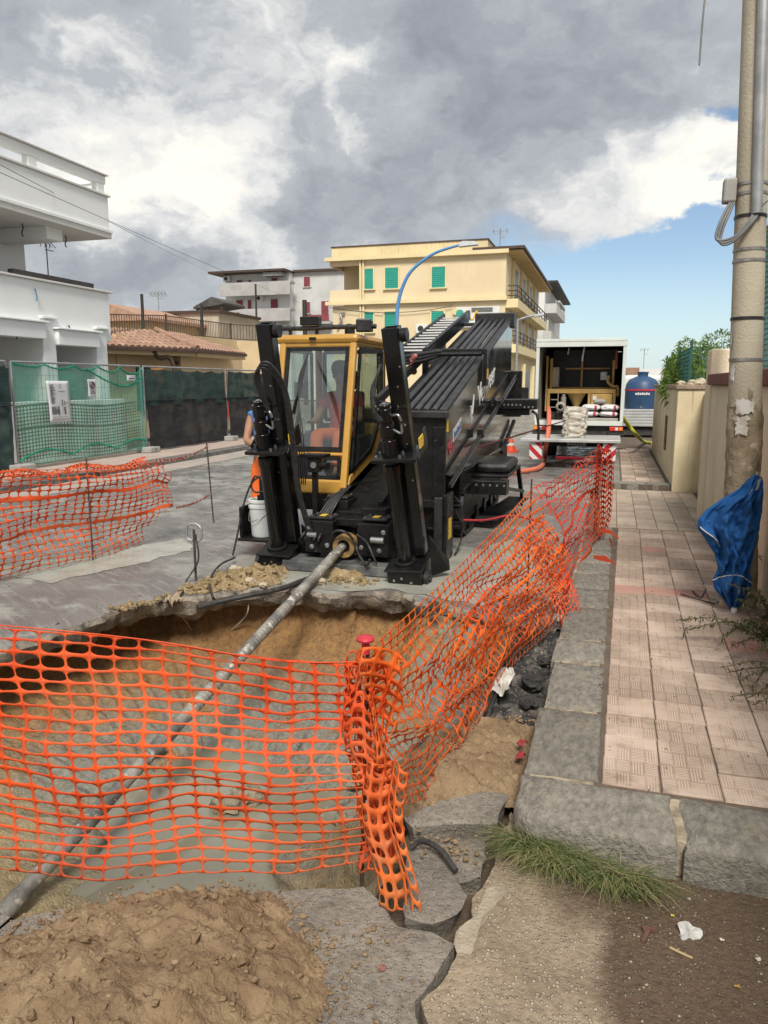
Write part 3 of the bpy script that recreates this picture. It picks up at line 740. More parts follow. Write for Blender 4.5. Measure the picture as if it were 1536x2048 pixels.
# ================================================================== orange safety netting
NET_A = plastic_net('red orange netting', (.80, .085, .02), (.88, .13, .028))
NET_B = plastic_net('bright orange netting', (.92, .22, .032), (.88, .14, .024))
NET_C = plastic_net('faded red netting', (.78, .075, .03), (.84, .10, .04))
NET_D = plastic_net('far orange netting', (.70, .085, .022), (.76, .12, .035), .25)
def net(fn, nu, nv, mt, parent, hw=.40, hh=.36, bands=(), name='netting', torn=None, solid=.0014, jit=.05):
    m = MB(); key = {}; ed = [0.0]
    for j in range(nv): ed.append(ed[-1] + (.5 if j in bands else 1.0))
    def vm(r): i = min(int(r), nv - 1); return (ed[i] + (ed[i + 1] - ed[i]) * (r - i)) / ed[-1]
    def P(a, b):
        k = (a, b)
        if k not in key: key[k] = m.pt(fn(a / (3 * nu), vm(b / 3)))
        return key[k]
    ring = [(0, 0), (1, 0), (2, 0), (3, 0), (3, 1), (3, 2), (3, 3), (2, 3), (1, 3), (0, 3), (0, 2), (0, 1)]
    for j in range(nv):
        for i in range(nu):
            if torn and torn(i / nu, j / nv): continue
            o = [P(3 * i + a, 3 * j + b) for a, b in ring]
            if j in bands:
                m.f.append(o); continue
            inn = []
            s1, s2 = hw * (1 + random.uniform(-jit, jit)), hh * (1 + random.uniform(-jit, jit))
            for a, b in ring:
                x, y = a / 1.5 - 1, b / 1.5 - 1
                ang = math.atan2(y, x); c, s = math.cos(ang), math.sin(ang)
                e = .74
                x = math.copysign(abs(c) ** e, c) * s1; y = math.copysign(abs(s) ** e, s) * s2
                inn.append(m.pt(fn((i + .5 + x) / nu, vm(j + .5 + y))))
            for k in range(12): m.f.append([o[k], o[(k + 1) % 12], inn[(k + 1) % 12], inn[k]])
    return m.build(name, mt, parent, smooth=180, solid=solid)
def line(pts):
    P = [V(p) for p in pts]; L = [0]
    for a, b in zip(P, P[1:]): L.append(L[-1] + (b - a).length)
    def f(u):
        d = max(0, min(1, u)) * L[-1]
        for k in range(len(P) - 1):
            if d <= L[k + 1] or k == len(P) - 2: return P[k].lerp(P[k + 1], (d - L[k]) / max(1e-6, L[k + 1] - L[k]))
    return f
M_REBAR = mat('rusty rebar', (.10, .06, .045), (.05, .04, .035), .8, 30, bump=.6, bscale=120)
M_REDPL = mat('red plastic', (.50, .03, .05), (.42, .025, .04), .45, 6)

# near netting in front of the pit
t1 = line([(-2.6, 1.66, .985), (-1.93, 1.87, .925), (-1.44, 2.03, .87), (-1.02, 2.15, .80), (-.765, 2.25, .775)])
b1 = line([(-2.6, 1.66, .09), (-1.9, 1.86, .045), (-1.58, 1.95, .02), (-1.3, 2.05, .06), (-.98, 2.14, .045), (-.72, 2.2, .085)])
def f1(u, v):
    p = t1(u).lerp(b1(u), 1 - v) if False else b1(u).lerp(t1(u), v)
    w = math.sin(math.pi * min(1, max(0, v)))
    dep = w * (.035 * math.sin(5.0 * u + 7 * v + .6) + .03 * fbm((u * 3.5, v * 3.5, 1.0)))
    dep += (1 - v) ** 2 * .03 * math.sin(9 * u + 2)
    dz = .022 * w * math.sin(8 * u + 3 * v) * (1 - v) * 1.6 + .02 * fbm((u * 4, v * 5, 6.0)) + .028 * math.sin(v * 12.5 + 3 * u) * w * (1 - v)
    return p + V((-.26, .97, 0)) * -dep + V((.02 * fbm((u * 5, v * 5, 2)), 0, dz))
nt = thing('safety_netting', 'red orange safety netting stretched across the pit front with oval holes', 'netting', (-1.6, 1.95, 0))
net(f1, 24, 21, NET_A, nt, .468, .415, jit=.08)
m = MB(); m.tube([(-.765, 2.25, -.15), (-.752, 2.262, .5), (-.742, 2.27, .845)], .007, 6); m.build('post', M_REBAR, nt)
m = MB(); m.tube([(-2.6, 1.66, -.1), (-2.59, 1.66, 1.03)], .007, 6); m.build('post', M_REBAR, nt)
m = MB(); m.lathe([(.005, 0), (.013, .0), (.013, .04), (.029, .045), (.031, .052), (.025, .060), (.009, .064)], (-.748, 2.262, .815), 14); m.build('post_cap', M_REDPL, nt, smooth=40)
m = MB(); m.tube(spline([(-2.6, 1.66, .985), (-1.93, 1.868, .93), (-1.44, 2.028, .873), (-1.02, 2.148, .803), (-.75, 2.25, .79)]), .0025, 5); m.build('tension_cord', NET_A, nt)
# bunched wrap of netting round the corner post
def f1w(u, v):
    a = u * 6.28 * 1.6; r = .045 + .03 * abs(fbm((u * 7, v * 4, 3))) + .02 * math.sin(v * 9 + u * 5)
    return V((-.75 + .02 * math.sin(v * 7) + .05 * (1 - v) + math.cos(a) * r, 2.245 + math.sin(a) * r * .8, .06 + .74 * v + .02 * math.sin(a * 3)))
net(f1w, 14, 18, NET_A, nt, .40, .34, name='netting_wrap', jit=.2)

# side netting from the corner post towards the far post
t2 = line([(-.75, 2.262, .815), (-.69, 3.1, .83), (-.61, 4.3, .875), (-.535, 5.4, .955)])
b2 = line([(-.66, 2.42, .20), (-.64, 2.75, .03), (-.57, 3.55, .02), (-.50, 4.35, .03), (-.36, 5.0, .02), (-.22, 5.5, .05)])
def f2(u, v):
    vv = v + .06 * math.sin(v * 6.28) * (u - .3)
    p = b2(u).lerp(t2(u), vv)
    w = math.sin(math.pi * min(1, max(0, v)))
    fold = .032 * math.sin(26 * v + 9 * u + 3 * fbm((u * 3, v * 2, 4))) * (.35 + .65 * u)
    bil = w * .11 * max(0, u - .55) / .45
    wr = .05 * fbm((u * 6, v * 6, 9)) * w
    return p + V((fold * w + bil + wr, .03 * fbm((u * 8, v * 7, 2)), .035 * math.sin(12 * u + 5 * v) * w * (.3 + u)))
n2 = thing('safety_netting', 'bright orange safety netting running along the pit beside the kerb, crumpled in folds', 'netting', (-.6, 3.8, 0))
net(f2, 42, 19, NET_B, n2, .455, .44, jit=.1)
m = MB(); m.tube([(-.535, 5.4, -.1), (-.53, 5.4, 1.03)], .007, 6); m.build('post', M_REBAR, n2)
def f2b(u, v):   # second layer slumped in folds against the first
    a = .22 + .78 * u; p = b2(a).lerp(t2(a), .10 + .72 * v - .18 * (1 - u) * v)
    w = math.sin(math.pi * v)
    return p + V((.02 + .028 * math.sin(15 * v + 11 * u) + .03 * fbm((u * 5, v * 5, 31)) + .12 * w * max(0, a - .6), .05 * fbm((u * 6, v * 6, 33)), .05 * math.sin(9 * u + 6 * v) * w))
net(f2b, 30, 13, NET_B, n2, .43, .40, name='netting_fold', jit=.2)
def f2t(u, v):
    a = u * 9; x = -.735 + .145 * u + .02 * math.sin(v * 6 + 1)
    y = 2.20 - .03 * math.sin(a) * (.5 + .5 * v) - .08 * (1 - v)
    return V((x + (1 - v) * .06, y, .0 + .47 * v + .012 * math.sin(11 * u) + .02 * fbm((u * 4, v * 4, 5)) * (1 - v)))
net(f2t, 5, 9, NET_B, n2, .37, .33, name='netting_tail', jit=.25)
def f2s(u, v):
    return V((-.73 + .10 * u + .03 * math.sin(v * 5 + u * 4), 2.24 - .05 * math.sin(u * 7) - .02 * math.sin(v * 9), .42 + .42 * v + .03 * math.sin(u * 6)))
net(f2s, 5, 9, NET_B, n2, .36, .33, name='netting_tail', jit=.25)

# next bay, redder and sun-bleached
t3 = line([(-.535, 5.4, .955), (-.36, 6.5, .955), (-.13, 7.9, 1.05)])
b3 = line([(-.30, 5.35, .02), (-.25, 6.4, .10), (-.03, 7.85, .22)])
def f3(u, v):
    p = b3(u).lerp(t3(u), v); w = math.sin(math.pi * v)
    return p + V((.05 * math.sin(11 * v + 6 * u) * w + .05 * fbm((u * 4, v * 4, 14)) + .16 * w * max(0, .35 - u) / .35, 0, .03 * fbm((u * 5, v * 5, 19))))
n3 = thing('safety_netting', 'reddish safety netting between the second and third posts beside the kerb', 'netting', (-.3, 6.6, 0))
net(f3, 28, 18, NET_C, n3, .455, .44, bands=(0, 10), jit=.1)
m = MB(); m.tube([(-.125, 7.9, -.1), (-.125, 7.9, 1.12)], .007, 6); m.build('post', M_REBAR, n3)
def f3w(u, v):
    return V((-.14 + .16 * u * (.7 + .5 * math.sin(v * 3.0)) + .012 * math.sin(v * 9), 7.85 - .07 * math.sin(u * 20 + v * 2), .15 + .93 * v + .02 * math.sin(u * 9)))
net(f3w, 9, 17, NET_C, n3, .36, .32, name='netting_wrap', jit=.2)
def f3b(u, v):   # fallen hem billowing over the gutter by the second post
    p = V((-.50, 5.35, .62)).lerp(V((-.18, 5.1, .05)), 1 - v)
    return p + V((.15 * u * math.sin(.6 + 2.2 * v) - .05, .25 * (u - .5), .06 * math.sin(u * 8) * (1 - v) + .04 * fbm((u * 4, v * 4, 3))))
net(f3b, 10, 16, NET_C, n3, .42, .40, name='netting_fold', jit=.2)
m = MB()
for p0, p1, tw in (((-.28, 5.1, .10), (-.17, 4.7, .03), .03), ((-.05, 7.7, .25), (.12, 7.6, .2), .02), ((-.1, 6.9, .14), (.1, 6.75, .12), .03), ((.03, 7.6, .2), (.08, 7.4, .06), .02)):
    a, b = V(p0), V(p1); s = V((0, 0, tw)); c = (a + b) / 2 + V((0, 0, .03))
    m.quad(a - s, a + s, c + s, c - s); m.quad(c - s, c + s, b + s * .4, b - s * .4)
m.build('torn_strip', NET_C, n3, solid=.002)

# netting on the far side of the pit
P0, P1, P2 = gz(-60, 1180), gz(182, 1122), gz(322, 1082)
t4 = line([P0 + V((0, 0, .93)), P1 + V((0, 0, .93)), P2 + V((-.05, .1, .86)), P2 + V((.0, .25, .78))])
b4 = line([P0, P1 + V((0, 0, .02)), P2 + V((0, .1, .08)), P2 + V((0, .2, .1))])
def f4(u, v):
    p = b4(u).lerp(t4(u), v); w = math.sin(math.pi * v)
    return p + V((.06 * math.sin(7 * u + 4 * v) * w + .05 * fbm((u * 4, v * 4, 24)), 0, .03 * fbm((u * 4, v * 4, 29)) + .02 * math.sin(7 * u)))
n4 = thing('safety_netting', 'tattered orange netting with two solid bands on the far side of the pit', 'netting', tuple(P1))
net(f4, 27, 20, NET_D, n4, .45, .43, bands=(7, 14), torn=lambda u, v: (u > .80 and v < .28 - (1 - u) * .9) or (u > .86 and v < .3) or (u > .93 and (v < .35 or v > .85)), jit=.15)
m = MB(); m.tube([P1 + V((0, .03, -.15)), P1 + V((0, .03, 1.0))], .008, 6); m.build('post', M_REBAR, n4)
# crumpled remainder of netting lying behind it on the pavement
def f5(u, v):
    a, b = gz(10, 962, .13), gz(300, 935, .13)
    p = a.lerp(b, u); return p + V((-.3 * v, .1 * v, .03 + .14 * math.sin(v * 3.1) * (.6 + .5 * math.sin(u * 14)) + .05 * fbm((u * 9, v * 3, 2))))
n5 = thing('safety_netting', 'crumpled strip of orange netting lying along the fence foot', 'netting', tuple(gz(150, 950, .1)))
net(f5, 40, 5, NET_D, n5, .38, .34)

# thin marking rods with tape
def rod(x, y, h, lab, lean=(0, 0)):
    p = gz(x, y); m = MB(); m.tube([p + V((0, 0, -.1)), p + V((lean[0], lean[1], h))], .009, 6)
    return tag(m.build('marker_rod', M_REBAR), lab, 'rod')
rod(428, 1045, 1.0, 'thin rusty rod holding the tape beside the worker', (-.06, 0))
M_TAPE = mat('striped barrier tape', (.72, .66, .6), (.55, .12, .08), .6, 22, 2, lo=.45, hi=.55)
a = gz(428, 1045) + V((-.04, 0, .93)); b = gz(310, 925, .9)
m = MB(); pts = [a.lerp(b, k / 8) + V((0, 0, -.05 * math.sin(math.pi * k / 8))) for k in range(9)]
for p, q in zip(pts, pts[1:]): m.quad(p, q, q + V((0, 0, .03)), p + V((0, 0, .03)))
tag(m.build('barrier_tape', M_TAPE, solid=.002), 'red and white tape strung from the thin rod to the netting top', 'tape')
a = gz(428, 1045) + V((-.02, 0, .35)); b = gz(352, 1018, .35)
m = MB(); pts = [a.lerp(b, k / 6) + V((0, 0, -.03 * math.sin(math.pi * k / 6))) for k in range(7)]
for p, q in zip(pts, pts[1:]): m.quad(p, q, q + V((0, 0, .025)), p + V((0, 0, .025)))
tag(m.build('barrier_tape', M_TAPE, solid=.002), 'lower red and white tape between the thin rod and the netting', 'tape')

# grounding stake with a loop handle and leads
p = gz(392, 1162); M_GALV = mat('galvanised steel', (.42, .43, .43), (.3, .31, .31), .5, 14, metal=.6)
s = thing('ground_stake', 'metal stake with grey loop handle standing at the pit edge', 'stake', tuple(p))
m = MB(); m.tube([p + V((0, 0, -.1)), p + V((0, 0, .46))], .011, 8); m.build('shaft', M_REBAR, s)
m = MB(); m.tube(spline([p + V((-.02, 0, .36)), p + V((-.065, 0, .38)), p + V((-.07, 0, .47)), p + V((-.03, 0, .505)), p + V((.03, 0, .505)), p + V((.07, 0, .47)), p + V((.065, 0, .38)), p + V((.02, 0, .36))]), .011, 7); m.build('handle', M_GALV, s, smooth=60)
M_CABLE = mat('black rubber cable', (.022, .021, .02), (.05, .047, .043), .6, 20)
m = MB(); m.tube(spline([p + V((.015, 0, .42)), p + V((.05, -.03, .2)), p + V((-.03, -.1, .03)), gz(360, 1192, .02), gz(340, 1200, -.05)]), .008, 6); m.build('lead', M_CABLE, s, smooth=60)
# cables hanging over the broken rim
def cable(pts, r, lab, cat='cable', mt=None, name='cable'):
    m = MB(); m.tube(spline(pts, 6), r, 7); return tag(m.build(name, mt or M_CABLE, smooth=60), lab, cat)
cable([gz(395, 1215, -.03), gz(440, 1203, -.02), gz(500, 1190, .02), gz(560, 1178, .03), gz(600, 1163, .03), gz(660, 1140, .02), gz(690, 1120, .02)], .022, 'thick black cable lying along the broken pit rim')
cable([gz(470, 1115, .05), gz(440, 1130, .1), gz(420, 1160, .05), gz(424, 1190, .02), gz(430, 1200, -.03)], .010, 'thin dark cable looped over the yellowish heap')
cable([gz(340, 1195, .01), gz(370, 1205, -.12), gz(420, 1220, -.2), gz(450, 1200, -.05)], .007, 'slack wire hanging under the broken rim')
cable([gz(338, 1215, -.1), gz(365, 1235, -.25), gz(385, 1262, -.4)], .005, 'thin pale wire dangling into the pit on the left side', mt=mat('pale wire', (.35, .31, .25), rough=.8))
cable([gz(498, 1200, -.1), gz(495, 1225, -.2), gz(485, 1240, -.3), gz(455, 1268, -.45)], .006, 'pale root curling down the brown pit wall', 'root', MATS['pale wire'], 'root')
cable([gz(822, 1695, 0), gz(845, 1682, .03), gz(880, 1700, .03), gz(912, 1742, .01)], .011, 'bent piece of black cable lying across the flat slab')
def rag(name, c, size, lab, cat, mt, sd, h=.05, n=12):
    c = V(c); m = MB()
    m.grid(lambda u, v: c + V(((u - .5) * size[0], (v - .5) * size[1], .01 + h * abs(fbm((u * 1.7 + sd, v * 1.7, sd), octv=3)) + h * .5 * abs(math.sin(5 * u + 3 * v + sd)))) + V((.5 * size[0] * fbm((v * 1.5, sd, 1), octv=2), .12 * size[1] * fbm((u * 1.5, sd, 2), octv=2), 0)), n, n)
    return tag(m.build(name, mt, smooth=180, solid=.003), lab, cat)
M_RAG = mat('dirty white plastic', (.62, .6, .56), (.42, .39, .34), .6, 9)
p = gz(1005, 1378, .02); rag('plastic_rag', (p.x, p.y, .03), (.10, .34), 'torn white plastic lying on the black rubble beside the kerb', 'rag', M_RAG, 3, .05, 22)
p = gz(1105, 1248, .02); rag('plastic_rag', (p.x, p.y, .04), (.16, .12), 'scrap of white plastic caught in the red netting hem', 'rag', M_RAG, 9)
p = gz(345, 1200, 0); rag('rope_tuft', (p.x, p.y, -.06), (.1, .1), 'frayed rope tuft hanging on the pit rim', 'rope', mat('frayed rope', (.36, .29, .2), (.22, .17, .12), .95, 20), 12, .12)
M_PIPEG = mat('grey plastic conduit', (.23, .23, .225), (.15, .15, .145), .6, 9)
cable([gz(985, 1365, .06), gz(970, 1400, .05), gz(958, 1440, .02)], .016, 'grey conduit stub sticking out of the rubble', 'pipe', M_PIPEG, 'conduit_stub')
cable([gz(1000, 1368, .05), gz(985, 1402, .04), gz(972, 1445, .0)], .013, 'second darker conduit stub beside the grey one', 'pipe', M_CABLE, 'conduit_stub')
for x, y, lab in ((1048, 1495, 'red plastic scrap stuck at the kerb above the soil heap'), (1045, 1520, 'smaller red scrap below it against the kerb')):
    p = gz(x, y, .06); rag('plastic_scrap', (p.x - .01, p.y, .06), (.03, .05), lab, 'scrap', mat('dull red plastic', (.28, .03, .035), rough=.6), x, .02, 5)

# ================================================================== drill pipe
M_PIPE = mat('muddy drill pipe', (.30, .285, .25), (.11, .105, .098), .5, 5, 7, .4, 50, metal=.15, speck=(.47, .445, .38), speck_scale=14, speck_th=.58, stretch=(1, 1, 1))
A, B = V((-2.30, 6.75, .315)), V((-2.56, 2.0, -.765)); d = (B - A); Lp = d.length; pts = []; rr = []
n = int(Lp / .0125)
for k in range(n + 1):
    s_ = k / n * Lp; pts.append(A + d * (k / n))
    r = .039
    if .55 < s_ < 3.0: r += .0055 * (1 if (k % 3) == 0 else 0) - (.002 if k % 3 == 2 else 0)
    elif s_ >= 3.0: r += .006 if (s_ % .62) < .2 else 0
    rr.append(r)
m = MB(); m.tube(pts, rr, 16); tag(m.build('drill_pipe', M_PIPE, smooth=35), 'long grey ribbed drill pipe slanting from the rig down into the pit', 'drill pipe')

# ================================================================== utility pole
M_POLE = mat('weathered concrete pole', (.43, .385, .295), (.35, .31, .235), .85, 2.0, 6, .35, 60, streak=((.25, .21, .15), .35), world=True)
M_REND = mat('rough cement render', (.36, .30, .205), (.19, .15, .1), .95, 5, 7, .9, 22, speck=(.47, .41, .3), speck_scale=12, speck_th=.58, world=True)
def polec(z): return V((.93 - .045 * z, 5.66, z))
pl = thing('utility_pole', 'tall tan concrete utility pole with metal straps and peeling poster', 'pole', (.93, 5.66, .1))
zs = [1.55, 2, 2.5, 3, 4, 5, 6.5, 8]
m = MB(); m.tube([polec(z) for z in zs], [.118 - .008 * z for z in zs], 24); m.build('shaft', M_POLE, pl, smooth=60)
m = MB(); zz = [.05 + k * .05 for k in range(33)]
def prend(u, v):
    z = .08 + 1.56 * v; a = u * 2 * math.pi
    r = .122 - .008 * z + .012 * fbm((math.cos(a) * 1.5, math.sin(a) * 1.5, z * 3)) + .006 * fbm((math.cos(a) * 6, math.sin(a) * 6, z * 12))
    if v > .9: r *= 1 - (v - .9) * .5
    return polec(z) + V((math.cos(a) * r, math.sin(a) * r, .03 * math.sin(3 * a) * (1 if v > .95 else 0)))
m.grid(prend, 40, 60); m.build('cement_collar', M_REND, pl, smooth=180)
M_BLK = mat('black painted steel', (.012, .012, .013), (.02, .02, .021), .35, 8, spec=.5)
M_STEEL = mat('steel strap', (.38, .37, .35), (.25, .24, .22), .4, 20, metal=.8)
for z, mt in ((2.13, M_BLK), (2.5, M_STEEL), (2.57, M_STEEL), (2.78, M_BLK), (2.92, M_STEEL), (2.98, M_STEEL), (1.86, M_STEEL)):
    m = MB(); r = .119 - .008 * z; c = polec(z); m.lathe([(r, -.011), (r + .004, -.009), (r + .004, .009), (r, .011)], c, 24, False); m.build('strap', mt, pl, smooth=60)
m = MB(); m.tube([polec(z) + V((.02, -.128 + .008 * z * .9, 0)) for z in (2.78, 3.4, 4.2, 5.5, 8)], .036, 14); m.build('cable_conduit', mat('zinc conduit', (.36, .365, .365), (.27, .275, .28), .45, 7, metal=.5), pl, smooth=60)
m = MB(); c = polec(2.95) + V((-.125, -.03, 0)); m.box(c.x - .05, c.x + .03, c.y - .045, c.y + .045, c.z - .08, c.z + .07); m.build('junction_box', mat('grey junction box', (.34, .33, .3), (.27, .26, .24), .6, 9), pl, bevel=.012)
for k, off in enumerate((0, .014, .027)):
    c = polec(2.95); m = MB()
    m.tube(spline([c + V((-.13 + off, -.06, -.08)), c + V((-.19 + off, -.1, -.22 - off)), c + V((-.20 + off, -.12, -.32 - off)), c + V((-.10, -.13, -.31 - off)), c + V((-.02 + off, -.13, -.22)), c + V((.015 + off, -.11, -.15))]), .0085, 7)
    m.build('cable', mat('grey cable', (.2, .2, .2), (.13, .13, .13), .5), pl, smooth=60)
m = MB(); c = polec(2.85); m.tube(spline([c + V((.03, -.12, -.06)), c + V((.08, -.13, .0)), c + V((.2, -.1, .02)), c + V((.5, .1, .03))]), .005, 6); m.build('cable', MATS['grey cable'], pl, smooth=60)
def wrap(z0, z1, a0, a1, off, nm, mt, sd):
    m = MB()
    def fn(u, v):
        z = (z0 + z1) / 2 + (z1 - z0) * (v - .5) * (.9 + .5 * fbm((u * 4, sd, 6))); a = a0 + (a1 - a0) * (.5 + (u - .5) * (.75 + .45 * fbm((v * 5, sd, 1))))
        r = .1225 - .008 * z + off; return polec(z) + V((math.sin(a) * r, -math.cos(a) * r, 0))
    m.grid(fn, 14, 8); return m.build(nm, mt, pl, smooth=180)
M_PAPER = mat('peeling paper', (.56, .55, .52), (.42, .38, .31), .85, 9, 6, lo=.45, hi=.6)
wrap(1.50, 1.60, -.75, .5, .010, 'poster_scrap', M_PAPER, 2); wrap(1.36, 1.49, -.7, .15, .011, 'poster_scrap', M_PAPER, 5); wrap(1.72, 1.83, -1.2, -.75, .002, 'poster_scrap', M_PAPER, 7); wrap(1.93, 2.05, -1.4, -1.05, .002, 'poster_scrap', M_PAPER, 9)
# cable end hanging from above, upper right
cable([(.47, 5.6, 5.9), (.46, 5.6, 4.6), (.43, 5.6, 4.05), (.425, 5.6, 3.72)], .006, 'loose cable end hanging down next to the pole top', mt=MATS['grey cable'])

# ================================================================== walls on the right
M_WALL = mat('cream plaster wall', (.77, .655, .475), (.69, .57, .40), .9, 1.4, 7, .35, 45, streak=((.20, .15, .095), .5), world=True)
M_WALL2 = mat('stained cream wall', (.68, .585, .39), (.58, .48, .31), .9, 1.6, 7, .4, 40, streak=((.15, .12, .08), .7), world=True)
M_COP = mat('red brown coping', (.22, .085, .06), (.17, .075, .055), .85, 6, 5, .5, 40, world=True)
w1 = thing('boundary_wall', 'cream plastered boundary wall with red coping behind the pole', 'wall', (1.2, 4, 0))
m = MB(); m.box(1.09, 1.36, -3, 9.6, -.1, 1.69); m.build('plaster', M_WALL, w1, bevel=.01)
m = MB(); m.box(1.03, 1.42, -3, 9.5, 1.69, 1.81); m.build('coping', M_COP, w1, bevel=.012)
m = MB(); m.box(1.06, 1.40, 9.52, 9.95, -.1, 2.10); m.build('pier', M_WALL, w1, bevel=.02)
m = MB(); m.box(1.30, 1.42, 9.95, 12.3, -.1, 1.55); m.build('recessed_panel', M_WALL2, w1)
w2 = thing('boundary_wall', 'stained pale yellow wall with crumbling top farther up the pavement', 'wall', (1.1, 15, 0))
m = MB(); m.box(.93, 1.95, 12.3, 12.55, -.1, 1.62); m.box(.93, 1.2, 12.55, 19.0, -.1, 1.62); m.build('plaster', M_WALL2, w2, bevel=.015)
m = MB(); m.box(.90, 2.0, 12.27, 12.58, 1.62, 1.69); m.box(.90, 1.23, 12.58, 19.03, 1.62, 1.69); m.build('coping', mat('worn coping', (.36, .27, .2), (.24, .18, .13), .95, 5, bump=.8, bscale=20, world=True), w2, bevel=.012)
p = gx(1331, 890, .93)
m = MB(); m.box(.905, .935, p.y - .15, p.y + .15, .55, 1.15); m.build('meter_door', mat('rusty brown metal', (.12, .06, .045), (.2, .12, .08), .8, 12), w2, bevel=.005)
for k in range(6):
    tag(rock('rubble_stone', (.97 + .17 * k + random.uniform(-.03, .03), 12.42, 1.71), .07 + .02 * (k % 3), MATS['pale rubble stone'], 200 + k, (1, .8, .6)), ['leftmost stone on the crumbling wall top', 'second stone on the crumbling wall top', 'third stone on the crumbling wall top', 'fourth stone on the crumbling wall top', 'fifth stone on the crumbling wall top', 'last stone on the crumbling wall top, nearest the pier'][k], 'stone', 'loose stones on the wall top')
# green wire fences on the walls
M_GRN = mat('green coated wire', (.02, .10, .075), (.015, .07, .055), .5, 6)
def wire_fence(pts, z0, z1, lab, cell=.06, post=.02, mt=M_GRN, lean=0):
    f = thing('wire_fence', lab, 'fence', pts[0] + (z0,) if len(pts[0]) == 2 else pts[0])
    m = MB()
    for a, b in zip(pts, pts[1:]):
        a, b = V((a[0], a[1], 0)), V((b[0], b[1], 0)); n = int((b - a).length / cell)
        for k in range(n + 1):
            p = a.lerp(b, k / n); m.bar(p + V((0, 0, z0)), p + V((lean, 0, z1)), .006, .006)
        nz = int((z1 - z0) / cell)
        for k in range(nz + 1):
            z = z0 + (z1 - z0) * k / nz; o = V((lean * k / nz, 0, z)); m.bar(a + o, b + o, .006, .006)
    m.build('wire_mesh', mt, f, kind='stuff')
    for a in pts:
        m = MB(); m.box(a[0] - post, a[0] + post, a[1] - post, a[1] + post, z0 - .1, z1 + .1); m.build('post', mt, f)
    return f
wire_fence([(1.15, 18.9), (1.12, 16.8), (1.1, 14.6), (1.1, 12.5), (1.75, 12.45)], 1.69, 2.25, 'low green wire fence on the crumbling wall below the hedge')
wire_fence([(1.25, 9.2), (1.25, 6.9), (1.24, 4.0)], 1.81, 3.1, 'tall green mesh fence on the coping behind the pole', .045)
m = MB(); m.box(1.20, 1.25, 6.28, 6.33, 1.7, 3.02); tag(m.build('fence_post', M_BLK), 'black steel post standing on the coping right of the pole', 'post')
m = MB(); m.bar((1.28, 9.8, 2.05), (1.36, 9.8, 2.5), .07, .03); tag(m.build('angle_iron', MATS['steel strap']), 'bent angle iron on top of the wall pier', 'post')
# hedge behind the wall
def leaf_cloud(center, rad, n, size, mt, name, parent, droop=.3, sd=1, lumps=9, aspect=.22):
    rnd = random.Random(sd); m = MB(); c = V(center)
    L = [(V((rnd.gauss(0, .45), rnd.gauss(0, .45), rnd.gauss(.05, .35))), rnd.uniform(.35, .65)) for _ in range(lumps)]
    for _ in range(n):
        lc, lr = rnd.choice(L)
        dv = V((rnd.gauss(0, 1), rnd.gauss(0, 1), rnd.gauss(0, 1))).normalized() * lr * rnd.uniform(.55, 1.05) ** .5
        q = lc + dv; p = c + V((q.x * rad[0], q.y * rad[1], q.z * rad[2]))
        d = (dv.normalized() + V((rnd.gauss(0, .5), rnd.gauss(0, .5), rnd.gauss(0, .4) + .25))).normalized()
        s = d.cross(V((rnd.gauss(0, 1), rnd.gauss(0, 1), rnd.gauss(0, 1)))).normalized()
        l = size * rnd.uniform(.6, 1.3); w = l * aspect
        mid = p + d * l * .5; tip = p + d * l + V((0, 0, -droop * l))
        a = m.pt(p); b = m.pt(mid + s * w); e = m.pt(tip); f = m.pt(mid - s * w)
        m.f.append([a, b, e, f])
    return m.build(name, mt, parent)
def leaf_mat(name, c1, c2, dead=None):
    m = bpy.data.materials.new(name); m.use_nodes = True; t = NT(m.node_tree); t.n.clear()
    o = t.add('ShaderNodeOutputMaterial'); g = t.add('ShaderNodeNewGeometry')
    f = t.math('ADD', t.math('MULTIPLY', g.outputs['Random Per Island'], .7), t.math('MULTIPLY', t.noise(g.outputs['Position'], 3.0, 3), .4))
    col = t.mix(t.step(f, .2, .85), c1, c2)
    if dead: col = t.mix(t.step(t.math('FRACT', t.math('MULTIPLY', g.outputs['Random Per Island'], 7.31)), .74, .8), col, dead)
    p = t.add('ShaderNodeBsdfPrincipled', inputs={'Base Color': col, 'Roughness': .5, 'Specular IOR Level': .3})
    tl = t.add('ShaderNodeBsdfTranslucent', inputs={0: col})
    x = t.add('ShaderNodeMixShader', inputs={0: .35, 1: p.outputs[0], 2: tl.outputs[0]}); t.l.new(x.outputs[0], o.inputs[0]); return m
M_HEDGE = leaf_mat('hedge leaves', (.045, .10, .015), (.19, .28, .05))
h = thing('bamboo_hedge', 'bright green feathery hedge bulging over the wire fence', 'hedge', (2.0, 15, .2))
_c = gy(1378, 716, 15.2)
leaf_cloud((_c.x + .05, 15.2, 1.82), (.55, 1.5, .50), 8000, .14, M_HEDGE, 'crown', h, .5, 4, 22, .075)
leaf_cloud((_c.x - .1, 16.8, 1.8), (.36, 1.3, .45), 3000, .14, M_HEDGE, 'crown', h, .5, 8, 10, .075)
m = MB()
for k in range(16):
    x, y = 1.5 + random.random() * .9, 13.2 + random.random() * 2.8; m.tube([(x, y, 0), (x + random.uniform(-.1, .1), y, 1.3), (x + random.uniform(-.3, .3), y, 2.4)], [.02, .016, .008], 5)
m.build('stems', mat('green cane', (.12, .13, .05), (.2, .17, .08), .7), h)

